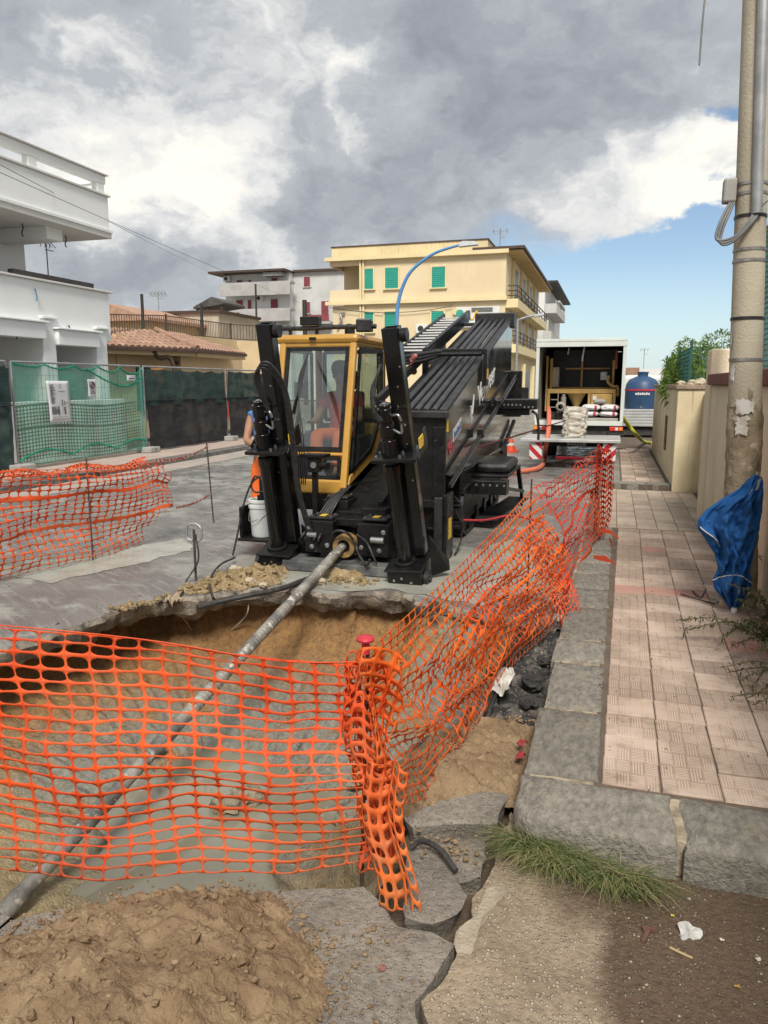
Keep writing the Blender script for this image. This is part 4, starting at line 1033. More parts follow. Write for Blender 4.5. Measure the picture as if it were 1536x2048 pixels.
# ================================================================== folded blue parasol leaning by the pole
M_BLUE = mat('blue parasol canvas', (.026, .115, .33), (.018, .085, .25), .9, 2.2, 5, .2, 120, spec=.12)
M_WHT = mat('white piping', (.66, .65, .61), (.5, .48, .44), .7, 9)
pb = thing('folded_parasol', 'folded blue parasol with white piping leaning upside down against the pole', 'parasol', (.87, 5.4, .14))
left = [(.145, .85), (.20, .82), (.30, .735), (.36, .72), (.44, .75), (.55, .72), (.63, .66), (.72, .60), (.78, .60), (.86, .66), (.93, .75), (1.0, .85), (1.06, .89), (1.09, .92)]
right = [(.145, .885), (.20, .91), (.30, .965), (.36, .97), (.44, .955), (.55, .965), (.63, .975), (.72, .985), (.78, .99), (.86, .995), (.93, .995), (1.0, .99), (1.06, .985), (1.09, .975)]
def lerp_tab(tab, z):
    for a, b in zip(tab, tab[1:]):
        if z <= b[0]: return a[1] + (b[1] - a[1]) * (z - a[0]) / (b[0] - a[0])
    return tab[-1][1]
def fpar(u, v):
    z = .145 + .945 * v; x0, x1 = lerp_tab(left, z), lerp_tab(right, z); w = x1 - x0
    x = x0 + w * u
    e = math.sin(math.pi * u)
    tw = 4.5 * (v - .5)
    fold = math.sin(u * 17 + 5 * math.sin(v * 5 + 1.2) + 3.2 * fbm((u * 1.6, v * 3.0, 7))) * .5 + .9 * fbm((u * 3.2 + v * 2.2, v * 5.5 - u * 1.5, 3)) + .3 * fbm((u * 11, v * 13 + u * 5, 9))
    y = 5.50 - .10 * e * min(1, w / .2) - .075 * fold * min(1, w / .18) * min(1, e * 2.5)
    return V((x + .012 * fbm((u * 3, v * 5, 5)), y, z + .045 * fold * e * (.3 + .5 * v)))
m = MB(); m.grid(fpar, 60, 90)
m.grid(lambda u, v: (lambda p: V((p.x, 5.515 - .02 * math.sin(math.pi * u), p.z)))(fpar(u, v)), 20, 40)
m.build('canopy', M_BLUE, pb, smooth=180)
m = MB(); m.tube([fpar(u / 20, .225 + .075 * math.sin(math.pi * u / 20)) + V((0, -.004, 0)) for u in range(21)], .0045, 5); m.tube([fpar(.04 + .2 * (k / 12), .62 - .12 * k / 12) + V((0, -.005, 0)) for k in range(13)], .004, 5)
m.build('piping', M_WHT, pb)
m = MB(); m.lathe([(.012, -.02), (.02, -.012), (.02, .015), (.014, .03)], (.868, 5.47, .155), 10); m.build('tip', M_WHT, pb, smooth=50)
m = MB(); m.quad(fpar(.62, .995) + V((0, -.01, 0)), fpar(.99, 1.0) + V((0, -.01, 0)), fpar(.75, .93) + V((0, -.012, 0)), fpar(.42, .88) + V((0, -.012, 0))); m.build('lining', M_WHT, pb)
m = MB(); m.tube([(.9, 5.53, .25), (.955, 5.53, 1.12)], .018, 8); m.build('shaft', M_STEEL, pb)
cable([gz(1385, 1182, .15), gz(1402, 1195, .16), gz(1412, 1178, .2)], .006, 'bent dark twig lying on the pavement before the parasol', 'twig', M_REBAR, 'twig')
cable([gz(1362, 1188, .15), gz(1400, 1200, .16), gz(1430, 1208, .15)], .006, 'longer dark twig crossing the red tile', 'twig', M_REBAR, 'twig')
cable([gz(1437, 1205, .15), gz(1436, 1180, .2), gz(1438, 1150, .3)], .014, 'grey stub of conduit at the pole foot', 'pipe', M_PIPEG, 'conduit_stub')

# ================================================================== weeds and grass
M_WEED = leaf_mat('weed leaves', (.035, .06, .02), (.10, .125, .05), (.22, .18, .1)); M_STEM = mat('weed stem', (.09, .08, .045), (.13, .11, .06), .8)
def weed(base, tips, lab, dense=60, leaf=.035, sd=1):
    rnd = random.Random(sd); w = thing('weed', lab, 'weed', tuple(base)); ms, ml = MB(), MB()
    for tip in tips:
        b, tp = V(base), V(tip); mid = (b + tp) / 2 + V((rnd.uniform(-.05, .05), 0, .06 + rnd.random() * .06))
        pts = spline([b, mid, tp], 10); ms.tube(pts, [.005 * (1 - .6 * k / len(pts)) for k in range(len(pts))], 5)
        for k in range(dense):
            s_ = rnd.uniform(.15, 1) * (len(pts) - 1); i = min(int(s_), len(pts) - 2); p = pts[i].lerp(pts[i + 1], s_ - i)
            dv = V((rnd.gauss(0, 1), rnd.gauss(0, 1), rnd.gauss(.2, .8))).normalized(); l = leaf * rnd.uniform(.6, 1.3); sd_ = dv.cross(V((rnd.random(), rnd.random(), 1))).normalized() * l * .13
            a = ml.pt(p); c1 = ml.pt(p + dv * l * .5 + sd_); c2 = ml.pt(p + dv * l - V((0, 0, l * .3))); c3 = ml.pt(p + dv * l * .5 - sd_); ml.f.append([a, c1, c2, c3])
    ms.build('stems', M_STEM, w); ml.build('leaves', M_WEED, w); return w
bs = V((1.02, 4.75, .14))
weed(bs, [gz(1352, 1240, .3), gz(1365, 1262, .2), gz(1450, 1250, .35), gz(1480, 1240, .45), gz(1500, 1260, .4), gz(1465, 1290, .25), gz(1520, 1300, .4), gz(1440, 1275, .2)] + [bs + V((random.uniform(-.3, .05), random.uniform(-.4, .3), random.uniform(.15, .4))) for _ in range(16)], 'sprawling green weed with a long arm reaching over the pavement by the wall', 110, .034, 3)
b2_ = V((1.0, 4.05, .14))
weed(b2_, [gz(1440, 1335, .22), gz(1455, 1345, .18), gz(1480, 1360, .2), gz(1500, 1375, .2)], 'low weed branch stretching out under the larger weed', 70, .03, 5)
weed(V((.98, 3.75, .14)), [gz(1460, 1393, .16), gz(1490, 1398, .2), gz(1515, 1385, .22), gz(1505, 1410, .18)], 'dark dry weed sprig nearest the drive on the tiles', 60, .03, 7)
weed(V((1.06, 6.2, .14)), [V((1.0, 6.0, .35)), V((1.04, 5.9, .4)), V((1.05, 5.7, .5)), V((.98, 5.9, .25))], 'thin dry weed growing behind the parasol tip', 40, .03, 9)
def blades(name, spots, n, lab, sd, lmin, lmax, mt):
    rnd = random.Random(sd); m = MB()
    for _ in range(n):
        cx, cy, r = rnd.choice(spots); a = rnd.random() * 6.28; q = rnd.random() ** .7 * r
        p = V((cx + math.cos(a) * q * 1.5, cy + math.sin(a) * q * .6, .0)); L = rnd.uniform(lmin, lmax)
        out = V((math.cos(a) * .5 + rnd.gauss(.05, .45), math.sin(a) * .35 - .45 + rnd.gauss(0, .35), 0)); w = .0022
        sidev = V((-out.y, out.x, 0)); sidev = sidev.normalized() * w if sidev.length > 1e-4 else V((w, 0, 0))
        prev = None
        for k in range(5):
            t_ = k / 4; c = p + out * L * (t_ ** 1.6) * .8 + V((0, 0, L * (t_ - .62 * t_ ** 2.2))); ww = sidev * (1 - t_ * .92)
            cur = (m.pt(c - ww), m.pt(c + ww))
            if prev: m.f.append([prev[0], prev[1], cur[1], cur[0]])
            prev = cur
    o = m.build(name, mt); tag(o, lab, 'grass', kind='stuff'); return o
M_GRASS = leaf_mat('grass blades', (.06, .10, .025), (.22, .26, .09), (.42, .36, .2))
blades('grass', [(-.20, 2.53, .06), (-.14, 2.49, .07), (-.05, 2.48, .06), (.06, 2.45, .07), (.14, 2.44, .06), (-.24, 2.56, .04), (-.18, 2.5, .07)], 2300, 'clump of long green grass growing at the kerb foot', 4, .08, .23, M_GRASS)

# ================================================================== litter on the drive
p = gz(1377, 1872); m = MB()
def fl(u, v):
    a = u * 6.28; r = (.03 + .008 * math.sin(3 * a + 1)) * v
    return V((p.x + math.cos(a) * r * 1.1, p.y + math.sin(a) * r * 1.0, .012 + .015 * v * math.sin(a) + .004 * math.sin(5 * a)))
m.grid(fl, 24, 5); tag(m.build('plastic_scrap', mat('grey plastic', (.44, .43, .41), (.36, .35, .33), .5), solid=.002), 'torn grey white plastic piece on the damp drive', 'litter')
def leaf(x, y, s_, lab, c, sd):
    p = gz(x, y); m = MB(); rnd = random.Random(sd); n = 10
    pts = [V((p.x + math.cos(6.28 * k / n) * s_ * rnd.uniform(.5, 1.1), p.y + math.sin(6.28 * k / n) * s_ * rnd.uniform(.4, .9), .008 + rnd.uniform(0, .008))) for k in range(n)]
    cpt = m.pt((p.x, p.y, .014)); ids = [m.pt(q) for q in pts]
    for k in range(n): m.f.append([cpt, ids[k], ids[(k + 1) % n]])
    tag(m.build('dry_leaf', mat('leaf %d' % sd, c, tuple(v * .7 for v in c), .8, 30), solid=.0012), lab, 'leaf')
leaf(765, 1942, .018, 'reddish brown dry leaf on the grey concrete beside the soil heap', (.26, .12, .09), 1)
leaf(1345, 1837, .006, 'small yellow leaf above the plastic piece', (.6, .48, .06), 2)
leaf(1280, 1808, .008, 'pale yellow leaf at the grass edge', (.58, .55, .2), 3)
leaf(1475, 1980, .010, 'ochre leaf low on the damp drive', (.4, .25, .07), 4)
leaf(1515, 1925, .009, 'pale scrap of leaf near the drive margin', (.55, .5, .4), 5)
leaf(1443, 1886, .008, 'off white scrap right of the plastic piece', (.6, .55, .48), 6)
p = gz(1293, 1877); m = MB(); m.bar(p + V((-.012, -.03, .008)), p + V((.008, .03, .01)), .012, .01); m.bar(p + V((-.012, .025, .012)), p + V((.028, .035, .012)), .014, .01)
tag(m.build('wood_splinter', mat('dark wood', (.14, .07, .05), (.1, .05, .04), .8, 20)), 'small dark hammer shaped splinter on the drive', 'splinter')
cable([gz(1340, 1895, .006), gz(1360, 1905, .008), gz(1385, 1916, .006)], .004, 'thin dry stalk below the plastic piece', 'twig', mat('straw', (.42, .33, .17), rough=.8), 'twig')
rnd = random.Random(5)
peb = mat('pebble', (.42, .36, .28), (.3, .25, .2), .8, 30, var=.25); bmx = bmesh.new(); bmesh.ops.create_icosphere(bmx, subdivisions=1, radius=1); pm = bpy.data.meshes.new('pebble'); bmx.to_mesh(pm); bmx.free(); pm.materials.append(peb)
m = MB()
for k in range(420):
    x, y = rnd.uniform(-.34, 1.0), rnd.uniform(1.2, 2.5); r = rnd.uniform(.0012, .0045) * (1.5 if rnd.random() < .08 else 1)
    b0 = len(m.v)
    for v in pm.vertices: m.v.append(V((x + v.co.x * r * 1.2, y + v.co.y * r, .005 + v.co.z * r * .7)))
    for f in pm.polygons: m.f.append([b0 + i for i in f.vertices])
o = m.build('gravel', peb, smooth=180); tag(o, 'loose pebbles scattered over the drive surface', 'gravel', kind='stuff')

# crumbs of soil that rolled off the heaps
def crumbs(name, spots, n, lab, mt, sd, r0=.003, r1=.011, z0=.004):
    rnd = random.Random(sd); m = MB()
    for _ in range(n):
        (ax, ay), (bx, by), w = rnd.choice(spots); t_ = rnd.random(); x, y = ax + (bx - ax) * t_ + rnd.gauss(0, w), ay + (by - ay) * t_ + rnd.gauss(0, w)
        r = r0 + (r1 - r0) * rnd.random() ** 3; b0 = len(m.v); s1, s2 = rnd.uniform(.7, 1.3), rnd.uniform(.6, 1.2)
        for v in pm.vertices: k = 1 + rnd.uniform(-.28, .28); m.v.append(V((x + v.co.x * r * k * s1, y + v.co.y * r * k * s2, z0 + r * .4 + v.co.z * r * .8 * k)))
        for f in pm.polygons: m.f.append([b0 + i for i in f.vertices])
    tag(m.build(name, mt, smooth=60), lab, 'soil crumbs', kind='stuff')
crumbs('soil_crumbs', [((-.88, 2.0), (-.70, 1.75), .03), ((-.70, 1.75), (-.64, 1.45), .035), ((-1.2, 2.06), (-.9, 2.02), .03), ((-1.75, 1.65), (-1.45, 1.98), .03), ((-.72, 2.0), (-.5, 1.6), .06)], 520, 'loose crumbs of soil around the large heap', M_SOIL, 3)
crumbs('soil_crumbs', [((-.62, 2.66), (-.36, 2.86), .025), ((-.6, 2.45), (-.4, 2.5), .05), ((-.31, 2.9), (-.3, 3.5), .015), ((-.5, 3.6), (-.32, 3.65), .04)], 320, 'loose crumbs of soil beside the smaller heap', M_SOIL, 5, .003, .011)
crumbs('soil_crumbs', [((-3.3, 5.3), (-2.7, 5.75), .06), ((-3.2, 6.1), (-2.8, 6.3), .06), ((-2.4, 6.0), (-1.9, 5.95), .06), ((-3.55, 4.6), (-3.3, 5.2), .04)], 420, 'loose crumbs of soil along the pit rim', M_SOILY, 7, .006, .03)
crumbs('pavement_grit', [((.1, 3.0), (.95, 3.2), .25), ((.2, 4.0), (.9, 4.5), .3), ((.9, 3.2), (1.0, 6.5), .06), ((.1, 5.0), (.4, 8.0), .15), ((-.2, 2.7), (-.1, 7), .06), ((.05, 2.9), (.08, 7.5), .02)], 420, 'dark grit and leaf bits strewn over the pink tiles', mat('dark grit', (.10, .08, .06), (.2, .16, .11), .9, 30), 11, .0015, .006, PZ + .001)
def clods_on(heap_obj, n, lab, mt, sd, r0, r1):
    """broken clods lying on a heap's surface"""
    rnd = random.Random(sd); m = MB(); vs = heap_obj.data.vertices; base = heap_obj.location
    for _ in range(n):
        p = base + vs[rnd.randrange(len(vs))].co; r = r0 + (r1 - r0) * rnd.random() ** 4; b0 = len(m.v); s1, s2, a = rnd.uniform(.7, 1.4), rnd.uniform(.6, 1.1), rnd.random() * 3.1
        for v in pm.vertices:
            k = 1 + rnd.uniform(-.35, .3); x, y = v.co.x * r * k * s1, v.co.y * r * k * s2
            m.v.append(V((p.x + x * math.cos(a) - y * math.sin(a), p.y + x * math.sin(a) + y * math.cos(a), p.z + r * .15 + v.co.z * r * .75 * k)))
        for f in pm.polygons: m.f.append([b0 + i for i in f.vertices])
    tag(m.build('soil_crumbs', mt, smooth=50), lab, 'soil crumbs', kind='stuff')
_heaps = [o for o in COL.objects if o.name.startswith('soil_heap')]
clods_on(next(o for o in _heaps if 'large' in o['label']), 1500, 'small broken clods lying on the large soil heap', M_SOIL, 31, .003, .020)
clods_on(next(o for o in _heaps if 'smaller' in o['label']), 260, 'small broken clods lying on the smaller soil heap', M_SOIL, 33, .003, .012)
clods_on(next(o for o in _heaps if 'yellowish' in o['label']), 420, 'stones and clods lying on the yellowish heap', M_SOILY, 35, .006, .035)
# ================================================================== drilling rig
M_GBLK = mat('gloss black paint', (.004, .004, .0045), (.007, .007, .0075), .2, 3, 5, spec=.4, rvar=.08, coat=.25)
M_SBLK = mat('satin black steel', (.005, .005, .0055), (.011, .0105, .010), .36, 7, 6, .12, 50, spec=.35, rvar=.12, speck=(.06, .057, .05), speck_scale=26, speck_th=.67)
M_DUST = mat('dusty black steel', (.012, .012, .013), (.032, .031, .03), .42, 6, 6, .15, 40, spec=.4)
M_YEL = mat('ochre yellow paint', (.50, .275, .05), (.43, .23, .042), .42, 2.5, 5, spec=.45, rvar=.08, coat=.15, streak=((.24, .14, .05), .35))
M_HOSE = mat('hydraulic hose', (.012, .012, .012), (.03, .03, .03), .5, 30)
M_CHROME = mat('bright steel', (.5, .5, .49), (.36, .36, .35), .3, 14, metal=.9)
M_LABY = mat('yellow warning label', (.75, .52, .05), (.68, .45, .04), .5, 30, speck=(.04, .04, .04), speck_scale=60, speck_th=.58)
M_LABW = mat('white label', (.68, .68, .66), (.58, .58, .57), .5, 12)
M_INT = mat('cab interior', (.028, .028, .029), (.045, .044, .043), .7, 6)
GL = glass('cab glass', (.82, .88, .86), .055, .97)
rig = thing('drilling_rig', 'black and yellow horizontal drilling rig with cab and inclined rod rack', 'drilling rig', (-2.3, 8.5, 0))
def rb(name, mt, *boxes, bevel=.008, parent=None):
    m = MB()
    for b in boxes: m.box(*b)
    return m.build(name, mt, parent or rig, bevel=bevel)
# --- cab
cab = rb('cab', M_YEL, (-3.35, -2.5, 7.02, 8.4, .60, .70), (-3.33, -2.52, 8.34, 8.40, .70, 1.25), bevel=.03)
rb('cab_roof', M_YEL, (-3.40, -2.48, 7.30, 8.42, 2.11, 2.20), bevel=.04, parent=cab)
FB, FT = (7.0, .66), (7.36, 2.14)     # (Y, z) of the front pillars
m = MB()
for x in (-3.31, -2.54):
    m.bar((x, FB[0], FB[1]), (x, FT[0], FT[1]), .07, .07, up=(1, 0, 0)); m.bar((x, 8.32, .65), (x, 8.32, 2.14), .07, .08)
    m.bar((x, 7.36, 2.12), (x, 8.34, 2.12), .07, .07)
m.bar((-3.31, 7.36, 2.11), (-2.54, 7.36, 2.11), .07, .08); m.bar((-3.31, 7.02, .68), (-2.54, 7.02, .68), .08, .14)
m.bar((-3.31, 7.075, 1.0), (-2.54, 7.075, 1.0), .05, .035)
m.build('pillar', M_YEL, cab, bevel=.018)
def fr(x, z):   # point on the sloped front plane
    t_ = (z - FB[1]) / (FT[1] - FB[1]); return V((x, FB[0] + (FT[0] - FB[0]) * t_, z))
def pane(poly, n, name, frame=.035, th=.012):
    n = V(n).normalized(); m = MB(); m.prism([p - n * th / 2 for p in poly], n * th * .5); g = m.build(name, GL, cab)
    c = sum(poly, V()) / len(poly); m = MB()
    for a, b in zip(poly, poly[1:] + poly[:1]):
        m.bar(a, b, .03, frame, up=n.cross(b - a)) if False else m.bar(a + (c - a).normalized() * .02, b + (c - b).normalized() * .02, frame, .022, up=n)
    m.build('window_frame', M_SBLK, g); return g
nf = V((0, -(FT[1] - FB[1]), FT[0] - FB[0]))
pane([fr(-3.27, 1.03), fr(-2.585, 1.03), fr(-2.585, 2.08), fr(-3.27, 2.08)], nf, 'windshield', .05)
pane([fr(-2.98, .76), fr(-2.585, .76), fr(-2.585, .97), fr(-2.98, .97)], nf, 'lower_window', .04)
sp = [V((-2.505, 7.16, .82)), V((-2.505, 7.78, .98)), V((-2.505, 8.18, 1.35)), V((-2.505, 8.22, 2.07)), V((-2.505, 7.44, 2.07))]
pane(sp, (1, 0, 0), 'door_window', .045)
m = MB(); m.prism([V((-2.53, 7.0, .62)), V((-2.53, 8.34, .62)), V((-2.53, 8.34, 2.08)), V((-2.53, 8.22, 2.08)), V((-2.53, 8.2, 1.33)), V((-2.53, 7.78, .95)), V((-2.53, 7.12, .78))], (.025, 0, 0)); m.build('door_panel', M_YEL, cab, bevel=.01)
m = MB(); m.tube(spline([(-2.48, 7.85, .92), (-2.44, 8.0, 1.1), (-2.44, 8.1, 1.3), (-2.46, 8.12, 1.5), (-2.48, 8.1, 1.55)]), .014, 7); m.build('door_handle', M_SBLK, cab, smooth=60)
pane([V((-3.345, 7.16, .85)), V((-3.345, 8.2, .85)), V((-3.345, 8.2, 2.07)), V((-3.345, 7.44, 2.07))], (-1, 0, 0), 'side_window', .045)
pane([V((-3.27, 8.37, 1.27)), V((-2.58, 8.37, 1.27)), V((-2.58, 8.37, 2.08)), V((-3.27, 8.37, 2.08))], (0, 1, 0), 'rear_window', .045)
m = MB(); m.box(-3.0, -2.93, 7.28, 7.298, 2.145, 2.17); m.build('badge', M_SBLK, cab)
m = MB(); m.tube([fr(-3.2, 1.05) + V((0, -.03, 0)), fr(-3.12, 1.55) + V((0, -.03, 0))], .008, 6); m.bar(fr(-3.13, 1.4) + V((0, -.02, 0)), fr(-3.08, 1.75) + V((0, -.02, 0)), .012, .02); m.build('wiper', M_SBLK, cab)
# seat, console and sticks inside
m = MB(); m.box(-3.1, -2.68, 7.72, 8.15, .98, 1.08); m.box(-3.08, -2.70, 8.1, 8.2, 1.08, 1.62); m.box(-3.0, -2.78, 8.1, 8.2, 1.64, 1.85); m.build('seat', M_INT, cab, bevel=.03)
m = MB(); m.box(-3.3, -3.1, 7.45, 8.1, .7, 1.18); m.box(-2.68, -2.57, 7.6, 8.05, .7, 1.15); m.bar((-3.2, 7.5, 1.55), (-3.2, 7.5, 1.72), .14, .02); m.box(-3.3, -2.55, 7.1, 8.3, .70, .72); m.build('console', M_INT, cab, bevel=.015)
m = MB(); m.cyl((-3.13, 7.42, 1.18), (-3.13, 7.4, 1.34), .012); m.cyl((-3.13, 7.4, 1.34), (-3.13, 7.4, 1.37), .025); m.build('joystick', mat('grey lever', (.5, .5, .48)), cab)
# lights and roof bar
m = MB(); m.tube([(-3.42, 7.5, 2.28), (-3.1, 7.46, 2.27), (-2.8, 7.47, 2.28), (-2.35, 7.5, 2.28)], .024, 8)
for x in (-3.3, -3.0, -2.6): m.bar((x, 7.5, 2.15), (x, 7.5, 2.28), .03, .03)
m.build('roof_bar', M_HOSE, cab, smooth=60)
m = MB(); m.box(-3.16, -2.95, 7.42, 7.52, 2.30, 2.39); m.build('work_light', M_SBLK, cab, bevel=.01)
m = MB(); m.M = Matrix.Translation((-2.46, 7.42, 2.28)) @ Matrix.Rotation(R(25), 4, 'Z'); m.box(-.075, .075, -.05, .05, -.06, .07); m.build('work_light', M_DUST, cab, bevel=.015)
m = MB(); m.M = Matrix.Translation((-2.73, 7.75, 2.27)); m.lathe([(.05, -.07), (.05, 0), (.03, .06), (.0, .065)], n=14); m.build('beacon', M_SBLK, cab, smooth=40)
# --- under the cab and chassis
rb('chassis', M_SBLK, (-3.2, -2.45, 7.1, 11.6, .42, .60), (-2.95, -2.5, 7.2, 7.6, .30, .5), (-2.45, -1.55, 8.0, 11.8, .35, .75))
rb('engine_hood', M_YEL, (-3.3, -2.62, 8.6, 11.5, .7, 1.42), (-2.62, -2.35, 8.9, 11.4, .7, 1.5), bevel=.04)
m = MB(); m.tube(spline([(-2.6, 9.1, 1.6), (-2.6, 9.1, 1.8), (-2.55, 9.3, 1.88), (-2.48, 9.55, 1.86)]), .045, 10); m.build('exhaust_pipe', mat('tan pipe', (.42, .33, .22)), rig, smooth=60)
# --- stake-down masts
def jack(base, top, sx, nm_label):
    base, top = V(base), V(top); a = (top - base); H = a.length; a.normalize()
    x = V((1, 0, 0)); x = (x - a * x.dot(a)).normalized(); y = a.cross(x)
    M = Matrix.Translation(base) @ Matrix((x, y, a)).transposed().to_4x4()
    def P(): return MB(M)
    m = P(); w = .066
    for (x0, x1, y0, y1) in ((-w, w, -w, -w + .014), (-w, w, w - .014, w), (-w, -w + .014, -w + .014, w - .014), (w - .014, w, -w + .014, w - .014)): m.box(x0, x1, y0, y1, .25, H)
    m.box(-.06, .06, -.06, .06, .26, H - .12)
    mast = m.build('mast', M_GBLK, rig, bevel=.006); mast['label'] = nm_label
    m = P(); m.cyl((.075, .0, H - .07), (.125, .0, H - .07), .055, n=18); m.build('roller', M_SBLK, mast, smooth=40)
    for k in range(7):
        m = P(); m.lathe([(.0, 0), (.008, .0), (.008, .004), (.0, .006)], (random.uniform(-.03, .05), -w - .001, .95 + k * .16), 8, axis='Y'); m.build('bolt', M_CHROME, mast)
    cx, cy = -.10, -.13
    m = P(); m.tube([(cx, cy, z) for z in (.18, 1.02, 1.05, 1.12, 1.13, 1.18)], [.064, .064, .072, .072, .056, .056], 20); m.build('anchor_tube', M_GBLK, mast, smooth=40)
    m = P(); m.box(cx - .14, .14, cy - .12, .12, 1.17, 1.20); m.prism([(.14, -.2, 1.18), (.14, .12, 1.18), (.14, .12, 1.36), (.14, .05, 1.36)], (.015, 0, 0)); m.prism([(-.235, -.24, 1.18), (-.235, .1, 1.18), (-.235, .1, 1.32)], (.012, 0, 0)); m.build('motor_bracket', M_SBLK, mast, bevel=.005)
    m = P()
    for (z0, z1, r) in ((1.20, 1.34, .072), (1.34, 1.37, .058), (1.37, 1.46, .066), (1.46, 1.49, .052), (1.49, 1.60, .062), (1.60, 1.63, .045)): m.cyl((cx, cy, z0), (cx, cy, z1), r, n=18)
    m.build('motor', M_GBLK, mast, smooth=40, bevel=.004)
    m = P()
    for k in range(4): m.cyl((cx + .1 * (1 if k % 2 else -1), cy - .08 + .1 * (k // 2), 1.2), (cx + .1 * (1 if k % 2 else -1), cy - .08 + .1 * (k // 2), 1.225), .013, n=6)
    m.cyl((cx, cy, 1.63), (cx, cy, 1.64), .02); m.build('bolt', M_CHROME, mast)
    m = P(); m.tube(spline([(cx + .06, cy - .02, 1.42), (cx + .13, cy - .05, 1.40), (cx + .14, cy - .05, 1.47)]), .011, 7); m.tube(spline([(cx + .06, cy - .02, 1.54), (cx + .12, cy - .05, 1.55), (cx + .14, cy - .05, 1.50)]), .011, 7); m.build('fitting', M_CHROME, mast, smooth=60)
    m = P(); m.box(cx - .13, cx + .17, cy - .15, cy + .2, .03, .20); m.box(cx - .15, cx + .19, cy - .17, cy + .22, .20, .215); m.cyl((cx, cy, .215), (cx, cy, .24), .10); m.build('foot', M_SBLK, mast, bevel=.01)
    m = P()
    for q in ((-.07, -.155, .12), (.0, -.155, .14), (.08, -.155, .10)): m.lathe([(.0, -.012), (.012, -.01), (.012, 0), (0, 0)], (cx + q[0], cy + q[1], q[2]), 8, axis='Y')
    m.build('bolt', M_CHROME, mast)
    m = P(); wx = cx + sx * .19; m.cyl((wx - .018, cy - .02, .06), (wx + .018, cy - .02, .06), .085, n=20); m.cyl((wx - .03, cy - .02, .06), (wx + .03, cy - .02, .06), .025, n=10); m.build('caster', M_DUST, mast, smooth=40)
    m = P(); m.cyl((cx, cy, -.03), (cx, cy, .05), .06); m.prism([(cx + .19, cy + .1, .03), (cx + .33, cy + .22, .03), (cx + .33, cy + .22, .12), (cx + .19, cy + .18, .38)], (0, .02, 0)); m.build('gusset', M_SBLK, mast)
    for k in range(3):
        m = P(); m.tube(spline([(cx + .12, cy - .03, 1.48 + .02 * k), (cx + .06 + .02 * k, cy - .12, 1.85 + .03 * k), (cx + .17 + .02 * k, cy - .13, 1.95 + .02 * k), (cx + .27 + .015 * k, cy - .05, 1.75), (cx + .26 + .02 * k, cy, 1.3), (cx + .27 + .015 * k, cy, .8), (cx + .33 + .02 * k, cy + .02, .35)] if sx < 0 else [(cx + .02, cy - .04, 1.5), (cx - .07, cy - .06, 1.55 + .02 * k), (cx - .085 + .012 * k, cy + .0, 1.75), (cx - .02, cy + .1, 1.88 + .02 * k), (cx - .1, cy + .35, 1.8)]), .013, 7); m.build('hose', M_HOSE, mast, smooth=60)
    m = P(); m.box(cx + .255, cx + .262, -.15, -.02, 1.25, 1.34); m.build('warning_label', M_LABY, mast)
    return mast
jack((-2.87, 6.52, .0), (-2.86, 5.98, 2.21), -1, 'glossy black stake-down mast in front of the cab')
jack((-1.55, 6.32, .0), (-1.69, 5.78, 2.14), 1, 'glossy black stake-down mast in front of the rod rack')
# bundle of thin hoses running up to the cab
m = MB()
for k in range(5): m.tube(spline([(-2.86 + .02 * k, 6.6, .75), (-2.84 + .022 * k, 6.5, 1.2), (-2.86 - .01 * k, 6.75, 1.7), (-2.98, 7.2, 2.0)]), .006, 5)
m.build('thin_hoses', M_HOSE, rig, smooth=60)
m = MB(); m.box(-2.79, -2.55, 6.50, 6.68, 1.02, 1.05); m.box(-2.72, -2.62, 6.52, 6.64, .88, 1.02); m.bar((-2.68, 6.6, .3), (-2.68, 6.6, .9), .05, .05); m.cyl((-2.58, 6.5, .95), (-2.5, 6.46, .95), .035); m.build('camera_stand', M_SBLK, rig, bevel=.004)
m = MB(); m.cyl((-2.66, 6.505, .95), (-2.66, 6.518, .95), .03, n=16); m.build('gauge', M_CHROME, rig)
# --- front vise
rb('stake_plate', mat('slurry stained plate', (.05, .055, .06), (.15, .15, .14), .4, 5), (-2.85, -1.62, 6.18, 6.62, .01, .10))
vise = rb('vise', M_SBLK, (-2.68, -2.40, 6.32, 6.62, .16, .46), (-2.16, -1.86, 6.30, 6.60, .16, .46), (-2.68, -1.86, 6.44, 6.64, .40, .47), (-2.62, -1.90, 6.66, 7.0, .2, .50))
rb('valve_block', M_SBLK, (-2.64, -2.38, 6.68, 6.96, .50, .60)); rb('valve_block', M_SBLK, (-2.20, -1.96, 6.55, 6.85, .47, .56)); rb('frame_cheek', M_SBLK, (-2.66, -2.5, 7.0, 7.4, .45, .7))
for (x0, x1, y0, y1, z) in ((-2.66, -2.42, 6.36, 6.56, .465), (-2.14, -1.90, 6.36, 6.56, .475), (-2.62, -2.40, 6.72, 6.92, .605)):
    cv = rb('cover_plate', M_DUST, (x0, x1, y0, y1, z, z + .025))
    m = MB(); cx, cy = (x0 + x1) / 2, (y0 + y1) / 2; m.box(cx - .03, cx + .03, cy - .05, cy + .05, z + .0255, z + .028); m.build('warning_label', M_LABY, cv)
    m = MB()
    for sx in (-.09, .09):
        for sy in (-.07, .07): m.cyl((cx + sx, cy + sy, z + .02), (cx + sx, cy + sy, z + .036), .012, n=6)
    m.build('bolt', M_CHROME, cv)
m = MB()
for x, z in ((-2.63, .4), (-2.45, .24), (-1.91, .39), (-2.12, .24), (-2.6, .22), (-1.95, .22)): m.lathe([(0, -.02), (.022, -.016), (.022, 0), (0, 0)], (x, 6.31, z), 12, axis='Y')
m.cyl((-2.64, 6.30, .33), (-2.55, 6.30, .33), .025); m.cyl((-2.02, 6.28, .32), (-1.90, 6.28, .32), .03); m.build('bolt', M_CHROME, vise, smooth=40)
